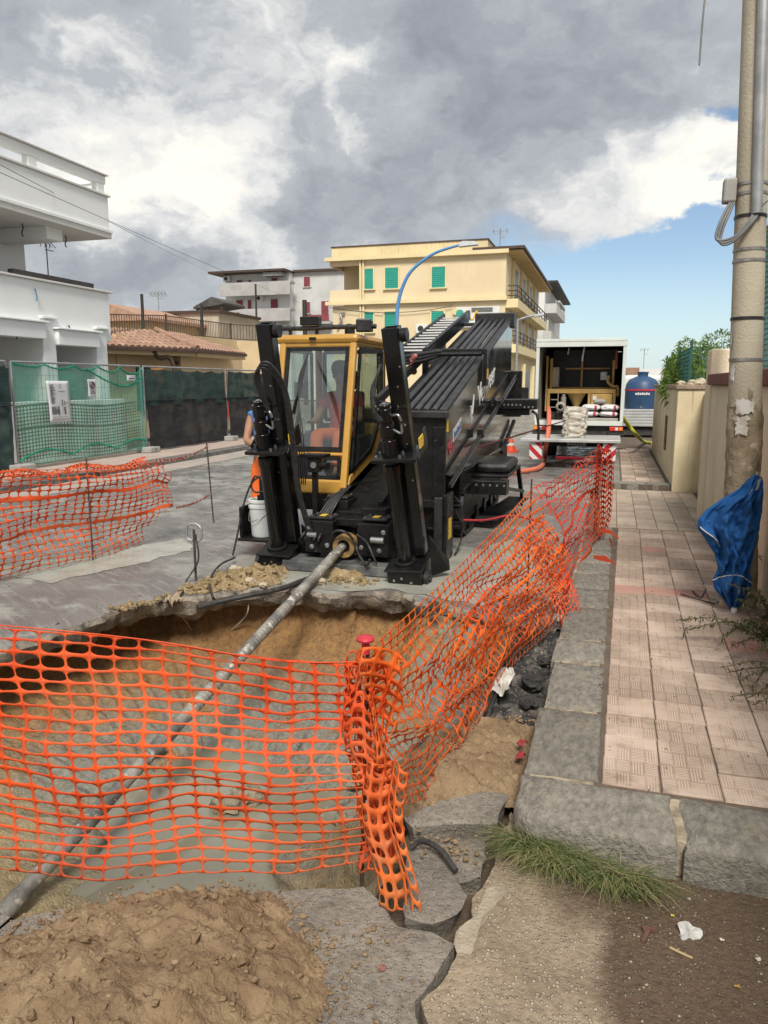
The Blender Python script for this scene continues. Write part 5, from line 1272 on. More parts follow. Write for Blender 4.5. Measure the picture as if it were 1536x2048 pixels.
m = MB(); m.M = Matrix.Translation((-2.295, 6.36, .235)); m.lathe([(.058, .0), (.062, -.05), (.105, -.05), (.11, -.03), (.11, .08), (.06, .08)], n=24, axis='Y', cap=False); m.build('pipe_guide', mat('muddy ochre steel', (.33, .2, .06), (.16, .1, .05), .6, 14, bump=.5), rig, smooth=40)
m = MB(); m.tube(spline([(-2.40, 6.28, .28), (-2.36, 6.24, .38), (-2.26, 6.24, .39), (-2.18, 6.28, .3), (-2.12, 6.22, .2), (-2.02, 6.15, .12), (-1.98, 6.12, .18)]), .012, 6); m.tube(spline([(-2.16, 6.29, .36), (-2.05, 6.25, .3), (-1.98, 6.2, .2), (-1.94, 6.2, .12)]), .01, 6); m.build('hose', M_HOSE, rig, smooth=60)
m = MB()
for k in range(5): m.tube(spline([(-2.8 + .05 * k, 6.45, .2), (-2.72 + .05 * k, 6.35 - .02 * k, .3), (-2.65 + .03 * k, 6.5, .42), (-2.55 + .02 * k, 6.7, .62), (-2.45, 6.95, .7)]), .013, 6)
m.build('hose', M_HOSE, rig, smooth=60)
# --- inclined rack: beam, spindle rod, rails (tilt of the drill string)
SL = math.atan2(1.19, 4.5)
def zt(Y): return 1.43 + (Y - 7.0) * 1.19 / 4.5          # top line of the rod box
m = MB(); m.bar((-2.30, 6.7, .40), (-2.30, 11.9, 1.65), .42, .22); m.bar((-2.53, 6.7, .55), (-2.53, 11.9, 1.8), .05, .12); m.bar((-2.06, 6.7, .55), (-2.06, 11.9, 1.8), .05, .12); m.build('drill_frame', M_SBLK, rig, bevel=.006)
m = MB(); m.tube([(-2.30, 6.6, .40), (-2.30, 9.6, 1.18)], .05, 14); m.build('drill_rod', mat('grey drill rod', (.26, .255, .24), (.18, .175, .17), .4, 5, metal=.5), rig, smooth=60)
rb('gear_box', M_SBLK, (-2.52, -2.08, 9.5, 10.2, 1.1, 1.6))
# rod box
rbx = thing('rod_box', '', '', (0, 0, 0)); del rbx['label']; del rbx['category']; adopt(rbx, rig)
def sidep(x, d, name, mt, zb=.80, bev=.004):
    m = MB(); m.prism([(x, 7.0, zb + .05), (x, 7.25, zb), (x, 11.6, zb), (x, 11.6, zt(11.6)), (x, 7.0, zt(7.0))], (d, 0, 0)); return m.build(name, mt, rbx, bevel=bev)
M_PAN = mat('polished black panel', (.014, .013, .012), (.024, .022, .019), .15, 1.2, 5, spec=.8, rvar=.05, coat=.3)
side = sidep(-1.52, .02, 'side_panel', M_PAN)
sidep(-1.97, .02, 'inner_panel', M_SBLK)
m = MB(); m.box(-1.97, -1.50, 6.98, 7.0, .55, zt(7.0) - .02); m.box(-1.62, -1.5, 6.95, 6.98, .62, 1.30); m.build('front_plate', M_SBLK, rbx, bevel=.006)
m = MB(); m.box(-1.99, -1.48, 6.93, 7.05, zt(7) - .05, zt(7) + .02); m.build('front_cap', M_DUST, rbx, bevel=.012)
m = MB(); m.box(-2.05, -1.46, 11.5, 11.72, zt(11.6) - .12, zt(11.6) + .10); m.build('rear_cap', M_DUST, rbx, bevel=.015)
for x in (-1.885, -1.80, -1.715, -1.63):
    m = MB(); m.tube([(x, 7.02, zt(7.02) + .005), (x, 11.55, zt(11.55) + .005)], .032, 12); m.build('rod', mat('black rod', (.022, .022, .024), (.04, .04, .042), .35, 6), rbx, smooth=60)
m = MB(); m.bar((-1.535, 7.0, zt(7) + .01), (-1.535, 11.6, zt(11.6) + .01), .07, .05); m.bar((-1.96, 7.0, zt(7) + .02), (-1.96, 11.6, zt(11.6) + .02), .06, .06); m.build('top_rail', M_DUST, rbx, bevel=.008)
m = MB(); m.bar((-2.28, 7.3, zt(7.3) + .02), (-2.22, 11.6, zt(11.6) + .06), .05, .09); m.bar((-2.24, 11.3, zt(11.3)), (-1.95, 11.3, zt(11.3)), .05, .05); m.bar((-2.28, 7.35, zt(7.3) + .0), (-1.95, 7.1, zt(7.1)), .05, .06); m.build('guide_rail', M_DUST, rbx, bevel=.006)
m = MB()
for k in range(5): m.box(-2.24 + .045 * k, -2.215 + .045 * k, 9.2, 11.2, zt(9.2) - .30, zt(9.2) - .2)
m.bar((-2.1, 7.4, zt(7.4) - .15), (-2.1, 11.4, zt(11.4) - .15), .18, .1); m.build('rod_carriage', M_SBLK, rbx)
# energy chain with pale crossbars
m = MB(); m.bar((-2.66, 9.3, zt(9.3) + .02), (-2.56, 11.7, zt(11.7) + .05), .03, .10); m.bar((-2.26, 9.3, zt(9.3) + .04), (-2.18, 11.7, zt(11.7) + .07), .05, .14); m.bar((-2.45, 9.3, zt(9.3) - .05), (-2.37, 11.7, zt(11.7) - .02), .40, .03)
chain = m.build('energy_chain', M_SBLK, rig)
for k in range(13):
    Y = 9.4 + k * .18; z = zt(Y) + .055; x0 = -2.655 + (Y - 9.3) * .035
    m = MB(); m.bar((x0, Y, z), (x0 + .38, Y, z), .045, .02); m.build('crossbar', M_LABW, chain)
# clamp bridge over the rack
m = MB(); Y = 9.0; z = zt(Y); m.bar((-2.2, Y, z + .12), (-1.46, Y, z + .12), .09, .07); m.box(-1.48, -1.44, Y - .07, Y + .07, z - .28, z + .15); m.box(-2.22, -2.17, Y - .08, Y + .08, z - .2, z + .16); m.tube([(-2.15, Y - .06, z + .09), (-1.5, Y - .06, z + .09)], .028, 10); m.build('clamp_bridge', M_SBLK, rig, bevel=.008)
m = MB(); m.box(-1.439, -1.436, Y - .05, Y + .05, z - .2, z - .08); m.build('warning_label', M_LABY, rig)
# hoses from cab to rack
m = MB()
for k in range(6): m.tube(spline([(-2.46, 8.3 + .03 * k, 1.90 + .035 * (k % 3)), (-2.33, 8.45, 1.93 + .035 * (k % 3)), (-2.12, 8.8, 1.99 + .035 * (k % 3)), (-1.98 + .02 * k, 9.1, zt(9.1) + .12)]), .024, 8)
m.build('hose_bundle', M_HOSE, rig, smooth=60)
m = MB()
for k in range(3): m.cyl((-2.27 + .03 * k, 8.52 - .03 * k, 1.94 + .035 * k), (-2.25 + .03 * k, 8.56 - .03 * k, 1.947 + .035 * k), .026)
m.build('hose_sleeve', mat('pink sleeve', (.55, .2, .18)), rig)
# inclined strut along the side panel
def strut(n, pts, w, mt=M_SBLK):
    m = MB()
    for a, b in zip(pts, pts[1:]): m.bar(a, b, w, w)
    return m.build(n, mt, rig, bevel=.006)
s0, s1 = gx(899, 972, -1.43), gx(1034, 748, -1.43)
strut('strut', [s0, s1], .032, M_SBLK); strut('strut', [s0 + V((0.0, .09, -.02)), s1 + V((0, .12, -.03))], .016, M_CHROME)
for f in (.35, .62):
    p = s0.lerp(s1, f); m = MB(); m.box(p.x - .04, p.x + .03, p.y - .05, p.y + .07, p.z - .05, p.z + .06); m.build('strut_clamp', M_SBLK, rig, bevel=.01)
q0, q1 = gx(1003, 905, -1.46), gx(1028, 842, -1.46); strut('strut', [q0, q1], .05)
# rear outrigger on the right and its drop hose
rb('outrigger', M_SBLK, (-1.50, -.98, 10.35, 10.75, 1.36, 1.50), bevel=.012); rb('outrigger', M_GBLK, (-1.50, -1.08, 10.4, 10.7, 1.28, 1.36))
m = MB()
for k in range(8): m.lathe([(0, -.01), (.014, -.008), (.014, 0), (0, 0)], (-1.42 + .055 * k, 10.35, 1.42 - .03 * (k > 4)), 8, axis='Y')
m.build('bolt', M_CHROME, rig)
m = MB(); m.tube(spline([(-1.05, 10.4, 1.34), (-.98, 10.4, 1.28), (-.95, 10.4, 1.1), (-.95, 10.4, .95)]), .018, 8); m.build('hose', M_HOSE, rig, smooth=60)
rb('rear_frame', M_SBLK, (-1.62, -1.36, 11.75, 11.9, 1.2, 1.9)); rb('rear_box', M_DUST, (-1.45, -1.28, 12.0, 12.1, 1.25, 1.65))
m = MB(); m.box(-1.499, -1.494, 11.3, 11.52, .83, 1.0); m.build('label', M_LABW, rbx)
m = MB(); m.box(-1.4935, -1.491, 11.34, 11.48, .88, .95); m.build('label_print', mat('blue print', (.03, .1, .3)), rbx)
# lettering on the side panel
def on_side(p, ang): return (Matrix.Translation(p) @ Matrix.Rotation(ang, 4, 'X') @ Matrix.Rotation(R(90), 4, 'Z') @ Matrix.Rotation(R(90), 4, 'X'))
def side_text(body, size, p, mt, shear=.25):
    o = text(body, size, None, mt, (0, 0, 0), (0, 0, 0), .002, shear=shear); o.matrix_basis = on_side(p, SL); adopt(o, rbx); return o
M_WLET = mat('white lettering', (.78, .78, .76), rough=.5)
side_text('Vermeer', .36, (-1.496, 8.72, 1.42), M_WLET)
m = MB(); o_ = V((-1.497, 8.28, 1.3))
for a, b in (((0, 0, .06), (.10, 0, .06)), ((0, .0, .16), (.06, 0, -.03)), ((.06, 0, -.03), (.18, 0, .28))):
    pa = o_ + V((0, a[0], a[2])); pb_ = o_ + V((0, b[0], b[2])); m.bar(pa, pb_, .035, .004, up=(1, 0, 0))
m.build('logo_mark', M_WLET, rbx)
side_text('BC', .17, (-1.496, 7.12, 1.02), mat('red lettering', (.5, .06, .09), rough=.5), .1)
m = MB(); m.prism([(-1.498, 7.32, 1.13), (-1.498, 7.72, 1.235), (-1.498, 7.72, 1.36), (-1.498, 7.32, 1.25)], (.003, 0, 0)); m.build('decal_plate', M_LABW, rbx)
m = MB()
for k in range(7): y0_ = 7.345 + k * .052; m.box(-1.4945, -1.4925, y0_, y0_ + .034, 1.165 + k * .0137, 1.215 + k * .0137 + .02 * (k % 3 == 0))
m.build('decal_print', MATS['blue print'], rbx)
m = MB(); m.box(-1.499, -1.495, 7.02, 7.09, 1.25, 1.36); m.build('warning_label', M_LABY, rbx)
# --- tracks and fenders
def track(x0, x1, y0, y1):
    t_ = rb('track', M_DUST, (x0 + .04, x1 - .04, y0 + .3, y1 - .3, .14, .46))
    n = 46; r = .27; L = y1 - y0 - 2 * r
    per = 2 * L + 2 * math.pi * r
    for k in range(n):
        s_ = per * k / n
        if s_ < L: y, z, a = y0 + r + s_, .03, 0
        elif s_ < L + math.pi * r: b = (s_ - L) / r; y, z, a = y1 - r + math.sin(b) * r, .03 + r - math.cos(b) * r, b
        elif s_ < 2 * L + math.pi * r: y, z, a = y1 - r - (s_ - L - math.pi * r), .03 + 2 * r, math.pi
        else: b = (s_ - 2 * L - math.pi * r) / r; y, z, a = y0 + r - math.sin(b) * r, .03 + r + math.cos(b) * r, math.pi + b
        m = MB(Matrix.Translation((0, y, z)) @ Matrix.Rotation(a, 4, 'X')); m.box(x0, x1, -.055, .055, -.012, .02); m.box(x0 + .02, x1 - .02, -.012, .012, -.035, -.012); m.build('track_shoe', M_DUST, t_)
    for y in (y0 + r, y1 - r): m = MB(); m.cyl((x0 + .05, y, .30), (x1 - .02, y, .30), .22, n=20); m.build('drive_wheel', M_SBLK, t_, smooth=40)
    for k in range(4): m = MB(); m.cyl((x0 + .05, y0 + .55 + k * (L - .1) / 4, .14), (x1 - .02, y0 + .55 + k * (L - .1) / 4, .14), .09, n=14); m.build('roller_wheel', M_SBLK, t_, smooth=40)
track(-1.95, -1.52, 8.0, 10.9); track(-3.3, -2.9, 8.4, 11.2)
rb('fender', M_SBLK, (-1.60, -1.12, 8.55, 8.78, .44, .60), (-1.62, -1.14, 8.8, 10.1, .60, .64)); rb('fender', M_DUST, (-1.58, -1.16, 9.0, 10.0, .64, .76), bevel=.05)
m = MB(); m.bar((-1.15, 9.9, .62), (-1.13, 10.1, .3), .05, .05); m.bar((-1.14, 8.7, .5), (-1.10, 10.1, .28), .03, .04); m.bar((-1.12, 10.1, .3), (-1.12, 10.1, .08), .04, .04); m.build('step_bracket', M_SBLK, rig)
m = MB(); m.bar((-1.38, 8.7, .12), (-1.16, 10.2, .17), .25, .02)
for k in range(18): m.bar((-1.50 + .012 * k, 8.75 + k * .08, .135 + .003 * k), (-1.26 + .012 * k, 8.75 + k * .08, .135 + .003 * k), .02, .03)
m.build('serrated_step', M_DUST, rig)
m = MB()
for k in range(6): m.lathe([(0, -.01), (.014, -.008), (.014, 0), (0, 0)], (-1.55 + .08 * k, 8.55, .55), 8, axis='Y')
m.build('bolt', M_CHROME, rig)
# front stabiliser beside the right mast
rb('stabiliser', M_SBLK, (-1.82, -1.50, 7.02, 7.3, .02, .58), (-1.50, -1.46, 6.9, 7.2, .02, .66), (-1.9, -1.5, 6.95, 7.0, .52, .60), (-1.86, -1.52, 6.96, 7.0, .3, .33))
rb('stabiliser_leg', M_DUST, (-1.58, -1.50, 6.86, 6.92, .05, .64))
m = MB(); m.box(-1.459, -1.456, 6.98, 7.1, .22, .42); m.build('warning_label', M_LABY, rig)
m = MB(); m.tube(spline([(-1.46, 7.3, .45), (-1.42, 7.4, .3), (-1.43, 7.45, .1), (-1.44, 7.2, .02)]), .01, 6); m.tube(spline([(-1.46, 7.25, .6), (-1.40, 7.3, .5), (-1.40, 7.4, .25)]), .008, 6); m.build('hose', M_HOSE, rig, smooth=60)
cable([(-1.43, 7.5, .32), (-1.25, 7.9, .26), (-1.0, 8.2, .27), (-.62, 8.0, .24)], .012, 'thin red hose lying from the rig towards the netting', 'hose', mat('red hose', (.42, .03, .04), (.34, .025, .03), .5), 'air_hose')
cable([(-1.42, 8.4, 1.0), (-1.3, 10.5, .98), (-1.1, 13, .98), (-.9, 15.7, .97)], .012, 'thin dark red line stretched from the rig side to the truck', 'hose', mat('dark red line', (.1, .02, .02)), 'air_hose')
# --- grease bucket tray on the left
bk = thing('white_bucket', 'white plastic bucket with wire handle on the tray beside the left mast', 'bucket', (-3.30, 6.72, .22))
M_BUCK = mat('white bucket plastic', (.66, .69, .68), (.58, .61, .60), .5, 5, speck=(.4, .4, .38), speck_scale=30, speck_th=.7)
c = V((-3.30, 6.72, .20)); m = MB(); m.lathe([(.105, 0), (.112, .02), (.128, .29), (.136, .29), (.136, .315), (.129, .315), (.130, .345), (.138, .345), (.138, .37), (.132, .375), (.12, .37), (.10, .05)], c, 24); m.build('body', M_BUCK, bk, smooth=35)
m = MB(); m.tube(spline([c + V((-.125, -.03, .26)), c + V((-.08, -.135, .17)), c + V((.02, -.15, .19)), c + V((.125, -.05, .27))]), .004, 5); m.build('handle', M_STEEL, bk)
m = MB(); m.cyl(c + V((0, 0, .36)), c + V((0, 0, .41)), .05); m.cyl(c + V((0, 0, .40)), c + V((0, 0, .56)), .025); m.build('grease_pump', M_SBLK, bk, smooth=40)
m = MB(); m.tube(spline([c + V((0, 0, .56)), c + V((-.06, -.02, .6)), c + V((-.10, -.03, .5)), c + V((-.05, -.03, .44)), c + V((.05, -.02, .47)), c + V((.06, 0, .56)), c + V((0, .0, .60)), c + V((-.1, -.03, .52)), c + V((-.17, -.08, .3)), c + V((-.2, -.15, .05)), c + V((-.24, -.2, -.18))]), .010, 7); m.build('grease_hose', M_HOSE, bk, smooth=60)
rb('bucket_tray', M_SBLK, (-3.50, -2.95, 6.55, 6.90, .165, .195), (-3.22, -2.98, 6.6, 6.85, .0, .165), (-3.50, -3.47, 6.6, 6.85, .195, .5)); rb('tray_support', M_SBLK, (-3.16, -2.95, 6.62, 6.8, .02, .4))

# ================================================================== people
def skinned(name, J, E, mt, parent, root=0, sub=2):
    me = bpy.data.meshes.new(name); me.from_pydata([tuple(j[0]) for j in J], E, []); me.materials.append(mt)
    o = bpy.data.objects.new(name, me); COL.objects.link(o)
    sk = o.modifiers.new('skin', 'SKIN'); sk.use_smooth_shade = True
    if not me.skin_vertices: 
        bm = bmesh.new(); bm.from_mesh(me); bm.verts.layers.skin.verify(); bm.to_mesh(me); bm.free()
    for k, j in enumerate(J):
        r = j[1]; me.skin_vertices[0].data[k].radius = (r, r) if not isinstance(r, tuple) else r
        me.skin_vertices[0].data[k].use_root = (k == root)
    ss = o.modifiers.new('sub', 'SUBSURF'); ss.levels = ss.render_levels = sub
    if parent is not None: adopt(o, parent)
    return o
M_SKIN = mat('skin', (.36, .19, .12), (.32, .165, .10), .55, 8, spec=.35)
M_ORT = mat('hi-vis orange trousers', (.86, .17, .03), (.78, .14, .025), .8, 6, bump=.3, bscale=14); M_REDS = mat('red t-shirt', (.50, .06, .055), (.42, .05, .045), .85, 6, bump=.3, bscale=16)
M_BLUS = mat('blue work vest', (.07, .20, .46), (.055, .16, .38), .8, 6, bump=.3, bscale=14); M_SHOE = mat('dark work shoe', (.03, .025, .022), (.06, .05, .045), .7, 9); M_CAP = mat('black cap', (.015, .015, .017), (.03, .03, .03), .8, 9); M_HAIR = mat('dark hair', (.02, .014, .01), (.04, .03, .02), .7, 30)
def hand(J, E, wrist_i, w, d, out, parent_scale=1.0):
    """palm and five fingers continuing a forearm"""
    d, out = V(d).normalized(), V(out).normalized(); nrm = d.cross(out)
    J.append((w + d * .05, (.034, .018))); pi = len(J) - 1; E.append((wrist_i, pi))
    for k, (o, l) in enumerate(((-.028, .058), (-.010, .070), (.010, .066), (.027, .052))):
        b = w + d * .09 + out * o; J.append((b, .0095)); E.append((pi, len(J) - 1))
        J.append((b + d * l * .5 + nrm * .012, .0085)); E.append((len(J) - 2, len(J) - 1)); J.append((b + d * l * .8 + nrm * .035, .007)); E.append((len(J) - 2, len(J) - 1))
    b = w + d * .04 - out * .035; J.append((b, .011)); E.append((pi, len(J) - 1)); J.append((b + d * .035 - out * .02, .009)); E.append((len(J) - 2, len(J) - 1)); J.append((b + d * .06 - out * .018 + nrm * .015, .008)); E.append((len(J) - 2, len(J) - 1))
def person(lab, S, shirt, face, cap=True, loc=(0, 0, 0), sleeve=.55):
    """S: joint positions; one continuous body, clothes as children"""
    P = thing('person', lab, 'person', loc)
    pel, chest, neck, head = S['pelvis'], S['chest'], S['neck'], S['head']; face = V(face).normalized()
    up = (head - neck).normalized(); sidev = face.cross(up).normalized()
    J = [(pel, (.135, .10)), (pel.lerp(chest, .5), (.125, .095)), (chest, (.15, .105)), (neck, .055), (head - up * .02, (.072, .082)), (head + up * .06, (.078, .092)), (head + up * .125, .06)]
    E = [(0, 1), (1, 2), (2, 3), (3, 4), (4, 5), (5, 6)]
    for s in 'lr':
        sh, el, wr = S['sh' + s], S['el' + s], S['wr' + s]; i = len(J)
        J += [(sh, .058), (sh.lerp(el, .5), .050), (el, .042), (el.lerp(wr, .4), .041), (wr, .027)]; E += [(2, i), (i, i + 1), (i + 1, i + 2), (i + 2, i + 3), (i + 3, i + 4)]
        dd = (wr - el).normalized(); oo = dd.cross(V((0, 0, 1))); oo = oo if oo.length > .1 else V((1, 0, 0)); hand(J, E, i + 4, wr, dd, oo if s == 'r' else -oo)
        hp, kn, an, toe = S['hp' + s], S['kn' + s], S['an' + s], S['toe' + s]; i = len(J)
        J += [(hp, .085), (hp.lerp(kn, .5), .075), (kn, .056), (kn.lerp(an, .35), .055), (an, .04), (toe, .032)]; E += [(0, i), (i, i + 1), (i + 1, i + 2), (i + 2, i + 3), (i + 3, i + 4), (i + 4, i + 5)]
    i = len(J); J += [(head + face * .088 - up * .005, .014), (head + face * .104 - up * .015, .010)]; E += [(4, i), (i, i + 1)]
    skinned('body', J, E, M_SKIN, P)
    JJ = [(pel - V((0, 0, .02)), (.155, .12)), (pel.lerp(chest, .5), (.145, .115)), (chest, (.168, .125)), (neck - up * .03, .07)]; EE = [(0, 1), (1, 2), (2, 3)]
    for s in 'lr':
        sh, el = S['sh' + s], S['el' + s]; i = len(JJ); JJ += [(sh, .075), (sh.lerp(el, sleeve), .066)]; EE += [(2, i), (i, i + 1)]
    skinned('shirt', JJ, EE, shirt, P)
    JJ = [(pel, (.158, .125)), (pel + V((0, 0, .07)), (.152, .12))]; EE = [(0, 1)]
    for s in 'lr':
        hp, kn, an = S['hp' + s], S['kn' + s], S['an' + s]; i = len(JJ); JJ += [(hp, .105), (hp.lerp(kn, .5), .098), (kn, .08), (kn.lerp(an, .5), .078), (kn.lerp(an, .92), .07)]; EE += [(0, i), (i, i + 1), (i + 1, i + 2), (i + 2, i + 3), (i + 3, i + 4)]
    skinned('trousers', JJ, EE, M_ORT, P)
    for s in 'lr':
        an, toe = S['an' + s], S['toe' + s]; skinned('shoe', [(an + V((0, 0, .04)), .05), (an - V((0, 0, .035)), .05), (an.lerp(toe, .6) - V((0, 0, .02)), .046), (toe - V((0, 0, .01)), .04)], [(0, 1), (1, 2), (2, 3)], M_SHOE, P, sub=2)
    for s in (-1, 1):
        m = MB(); m.lathe([(0, -.012), (.009, -.008), (.012, 0), (.009, .008), (0, .012)], head + up * .03 + face * .085 + sidev * s * .032, 8); m.build('eye', mat('eye', (.03, .02, .015), rough=.2), P, smooth=180)
        m = MB(); cE = head + up * .015 + sidev * s * .082; m.lathe([(0, -.032), (.012, -.02), (.015, .0), (.014, .02), (0, .032)], cE, 8); m.build('ear', M_SKIN, P, smooth=180)
    m = MB(); m.bar(head - up * .05 + face * .085 - sidev * .022, head - up * .05 + face * .085 + sidev * .022, .01, .009); m.build('mouth', mat('lips', (.26, .1, .08)), P, bevel=.003)
    Mh = Matrix.Translation(head) @ Matrix((sidev, face, up)).transposed().to_4x4()
    m = MB(Mh); m.lathe([(.094, .065), (.100, .09), (.094, .13), (.07, .165), (.035, .18), (.0, .184)], n=20)
    if cap: m.prism([(-.07, .06, .07), (.07, .06, .07), (.06, .15, .06), (.0, .18, .056), (-.06, .15, .06)], (0, 0, .01))
    m.build('cap' if cap else 'hair', M_CAP if cap else M_HAIR, P, smooth=50)
    m = MB(Mh); m.lathe([(.04, -.06), (.088, -.01), (.092, .05), (.09, .085)], (0, -.022, 0), 16); m.build('hair', M_HAIR, P, smooth=60)
    return P
o = V((-2.88, 7.92, 1.08))
S = dict(pelvis=o + V((0, 0, .06)), chest=o + V((0, .02, .42)), neck=o + V((0, 0, .58)), head=o + V((0, -.03, .70)))
for s, k in (('l', -1), ('r', 1)):
    S['sh' + s] = o + V((k * .18, 0, .47)); S['el' + s] = o + V((k * .25, -.14, .24)); S['wr' + s] = o + V((k * .20, -.36, .22))
    S['hp' + s] = o + V((k * .10, -.05, .04)); S['kn' + s] = o + V((k * .13, -.45, .08)); S['an' + s] = o + V((k * .12, -.5, -.28)); S['toe' + s] = o + V((k * .12, -.62, -.33))
person('operator in red t-shirt and black cap seated inside the cab', S, M_REDS, (.1, -1, -.15), True, (-2.88, 7.9, .72))
o = V((-3.56, 7.42, 0))
S = dict(pelvis=o + V((0, 0, .93)), chest=o + V((.02, -.02, 1.27)), neck=o + V((.03, -.03, 1.45)), head=o + V((.05, -.06, 1.58)))
for s, k in (('l', -1), ('r', 1)):
    S['sh' + s] = o + V((k * .05, k * -.19, 1.36)) if False else o + V((k * .19, .02, 1.37)); S['el' + s] = o + V((k * .20, -.10, 1.10)); S['wr' + s] = o + V((k * .10 + .10, -.30, 1.06))
    S['hp' + s] = o + V((k * .1, 0, .9)); S['kn' + s] = o + V((k * .11, -.04, .5)); S['an' + s] = o + V((k * .12 - .02, .02, .09)); S['toe' + s] = o + V((k * .14 - .02, -.13, .04))
person('worker in blue vest and orange trousers standing behind the left mast', S, M_BLUS, (.5, -.8, -.3), False, tuple(o), .12)

# ================================================================== hoses on the road
M_OHOSE = mat('salmon hose', (.62, .17, .10), (.54, .15, .09), .6, 5)
cable([gz(905, 1010, .12), gz(960, 955, .10), gz(1020, 946, .06), gz(1072, 938, .06), gz(1086, 928, .06), gz(1089, 915, .1), gy(1092, 890, 15.6), gy(1097, 860, 16.0), gy(1098, 825, 16.6), gy(1096, 815, 17.3)], .05, 'thick salmon orange hose running from the rig up into the truck', 'hose', M_OHOSE, 'slurry_hose')
cable([gy(1243, 832, 17.2), gy(1258, 852, 17.6), gy(1275, 872, 18), gz(1290, 884, .18), gz(1305, 886, .18)], .045, 'yellow green hose dropping from the truck onto the pavement', 'hose', mat('lime hose', (.46, .45, .05), (.36, .36, .04), .5), 'water_hose')
# cone behind the rig
p = gz(1022, 903); cn = thing('traffic_cone', 'orange traffic cone standing behind the rig', 'cone', tuple(p))
m = MB(); m.box(p.x - .19, p.x + .19, p.y - .19, p.y + .19, 0, .03); m.build('base', mat('cone orange', (.8, .09, .03), (.7, .08, .03), .5, 6), cn)
m = MB(); m.lathe([(.13, .03), (.085, .16), (.05, .28), (.025, .34)], p, 18); m.build('body', MATS['cone orange'], cn, smooth=40)
m = MB(); m.lathe([(.09, .15), (.066, .22), (.068, .225), (.092, .155)], p, 18, False); m.build('band', M_WHT, cn, smooth=40)
# red squeegee lying on the road
p = gz(1140, 921); sq = thing('floor_squeegee', 'red floor squeegee lying on the road behind the truck', 'squeegee', tuple(p))
m = MB(); m.box(p.x - .32, p.x + .32, p.y - .03, p.y + .03, .02, .09); m.build('head', M_REDPL, sq, bevel=.01)
m = MB(); m.tube([p + V((0, 0, .05)), p + V((-.12, -.45, .03)), p + V((-.25, -1.0, .03))], .014, 7); m.build('handle', M_STEEL, sq)
p = gz(1215, 912); tag(rock('sand_bag', (p.x + .3, p.y + .4, .09), .14, mat('dark sack', (.05, .045, .04), (.1, .09, .08), .9, 6), 301, (1.3, .8, .6)), 'dark lump of a sack at the kerb behind the truck', 'sack')

# ================================================================== box truck
TX0, TX1, TY0, TY1, TF, TR = -1.64, .21, 17.0, 22.6, .90, 2.66
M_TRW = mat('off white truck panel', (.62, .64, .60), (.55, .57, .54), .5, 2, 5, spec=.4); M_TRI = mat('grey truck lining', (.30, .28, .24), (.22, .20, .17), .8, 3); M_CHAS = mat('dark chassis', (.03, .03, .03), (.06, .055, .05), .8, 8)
tk = thing('box_truck', 'white box truck seen from behind with open rear and lowered tail lift', 'truck', (-.7, 19.5, 0))
def tb(name, mt, *boxes, bevel=.006, parent=None):
    m = MB()
    for b in boxes: m.box(*b)
    return m.build(name, mt, parent or tk, bevel=bevel)
tb('side_wall', M_TRW, (TX0, TX0 + .04, TY0, TY1, TF, TR - .06)); tb('side_wall', M_TRW, (TX1 - .04, TX1, TY0, TY1, TF, TR - .06))
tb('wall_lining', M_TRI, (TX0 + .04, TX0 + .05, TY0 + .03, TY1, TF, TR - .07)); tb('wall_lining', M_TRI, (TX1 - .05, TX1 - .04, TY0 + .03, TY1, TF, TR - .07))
tb('roof', M_TRW, (TX0 - .02, TX1 + .02, TY0 - .04, TY1, TR - .06, TR)); tb('rear_frame', M_TRW, (TX0 - .02, TX1 + .02, TY0 - .06, TY0 - .01, TR - .17, TR - .07), (TX0 - .015, TX0 + .055, TY0 - .05, TY0 - .005, TF, TR - .17), (TX1 - .055, TX1 + .015, TY0 - .05, TY0 - .005, TF, TR - .17))
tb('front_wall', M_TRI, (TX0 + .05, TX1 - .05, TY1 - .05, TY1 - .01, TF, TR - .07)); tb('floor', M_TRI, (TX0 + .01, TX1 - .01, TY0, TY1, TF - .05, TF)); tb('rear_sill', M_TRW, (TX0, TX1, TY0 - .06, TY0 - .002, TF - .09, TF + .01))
tb('chassis', M_CHAS, (TX0 + .25, TX0 + .4, TY0 + .2, TY1 + 2, .55, .82), (TX1 - .4, TX1 - .25, TY0 + .2, TY1 + 2, .55, .82), (TX0 + .05, TX1 - .05, TY0 + .05, TY0 + .15, .45, .8), (TX0 + .1, TX1 - .1, TY0 + .3, TY0 + .9, .32, .6))
for x in (TX0 + .25, TX1 - .25):
    for Y in (TY0 + 1.6, TY1 + .9):
        m = MB(); m.cyl((x - .13, Y, .42), (x + .13, Y, .42), .42, n=24); w = m.build('wheel', mat('tyre', (.02, .02, .02), rough=.85), tk, smooth=40, bevel=.03)
        m = MB(); m.cyl((x - .135, Y, .42), (x + .135, Y, .42), .2, n=18); m.build('rim', M_STEEL, w)
tb('cab', M_TRW, (TX0 + .05, TX1 - .05, TY1 + .15, TY1 + 1.9, .5, 2.3), bevel=.1)
lift = tb('tail_lift', mat('aluminium platform', (.52, .52, .5), (.42, .42, .41), .5, 3, metal=.3), (TX0 - .12, TX1 - .03, 15.35, 16.85, .555, .615), bevel=.01)
tb('lift_arm', M_CHAS, (TX0 + .35, TX0 + .45, 16.7, 17.2, .42, .58), (TX1 - .45, TX1 - .35, 16.7, 17.2, .42, .58), parent=lift)
M_RED = mat('red tail lamp', (.5, .02, .015), (.6, .04, .02), .3, 30); M_AMB = mat('amber lamp', (.8, .3, .03), rough=.3)
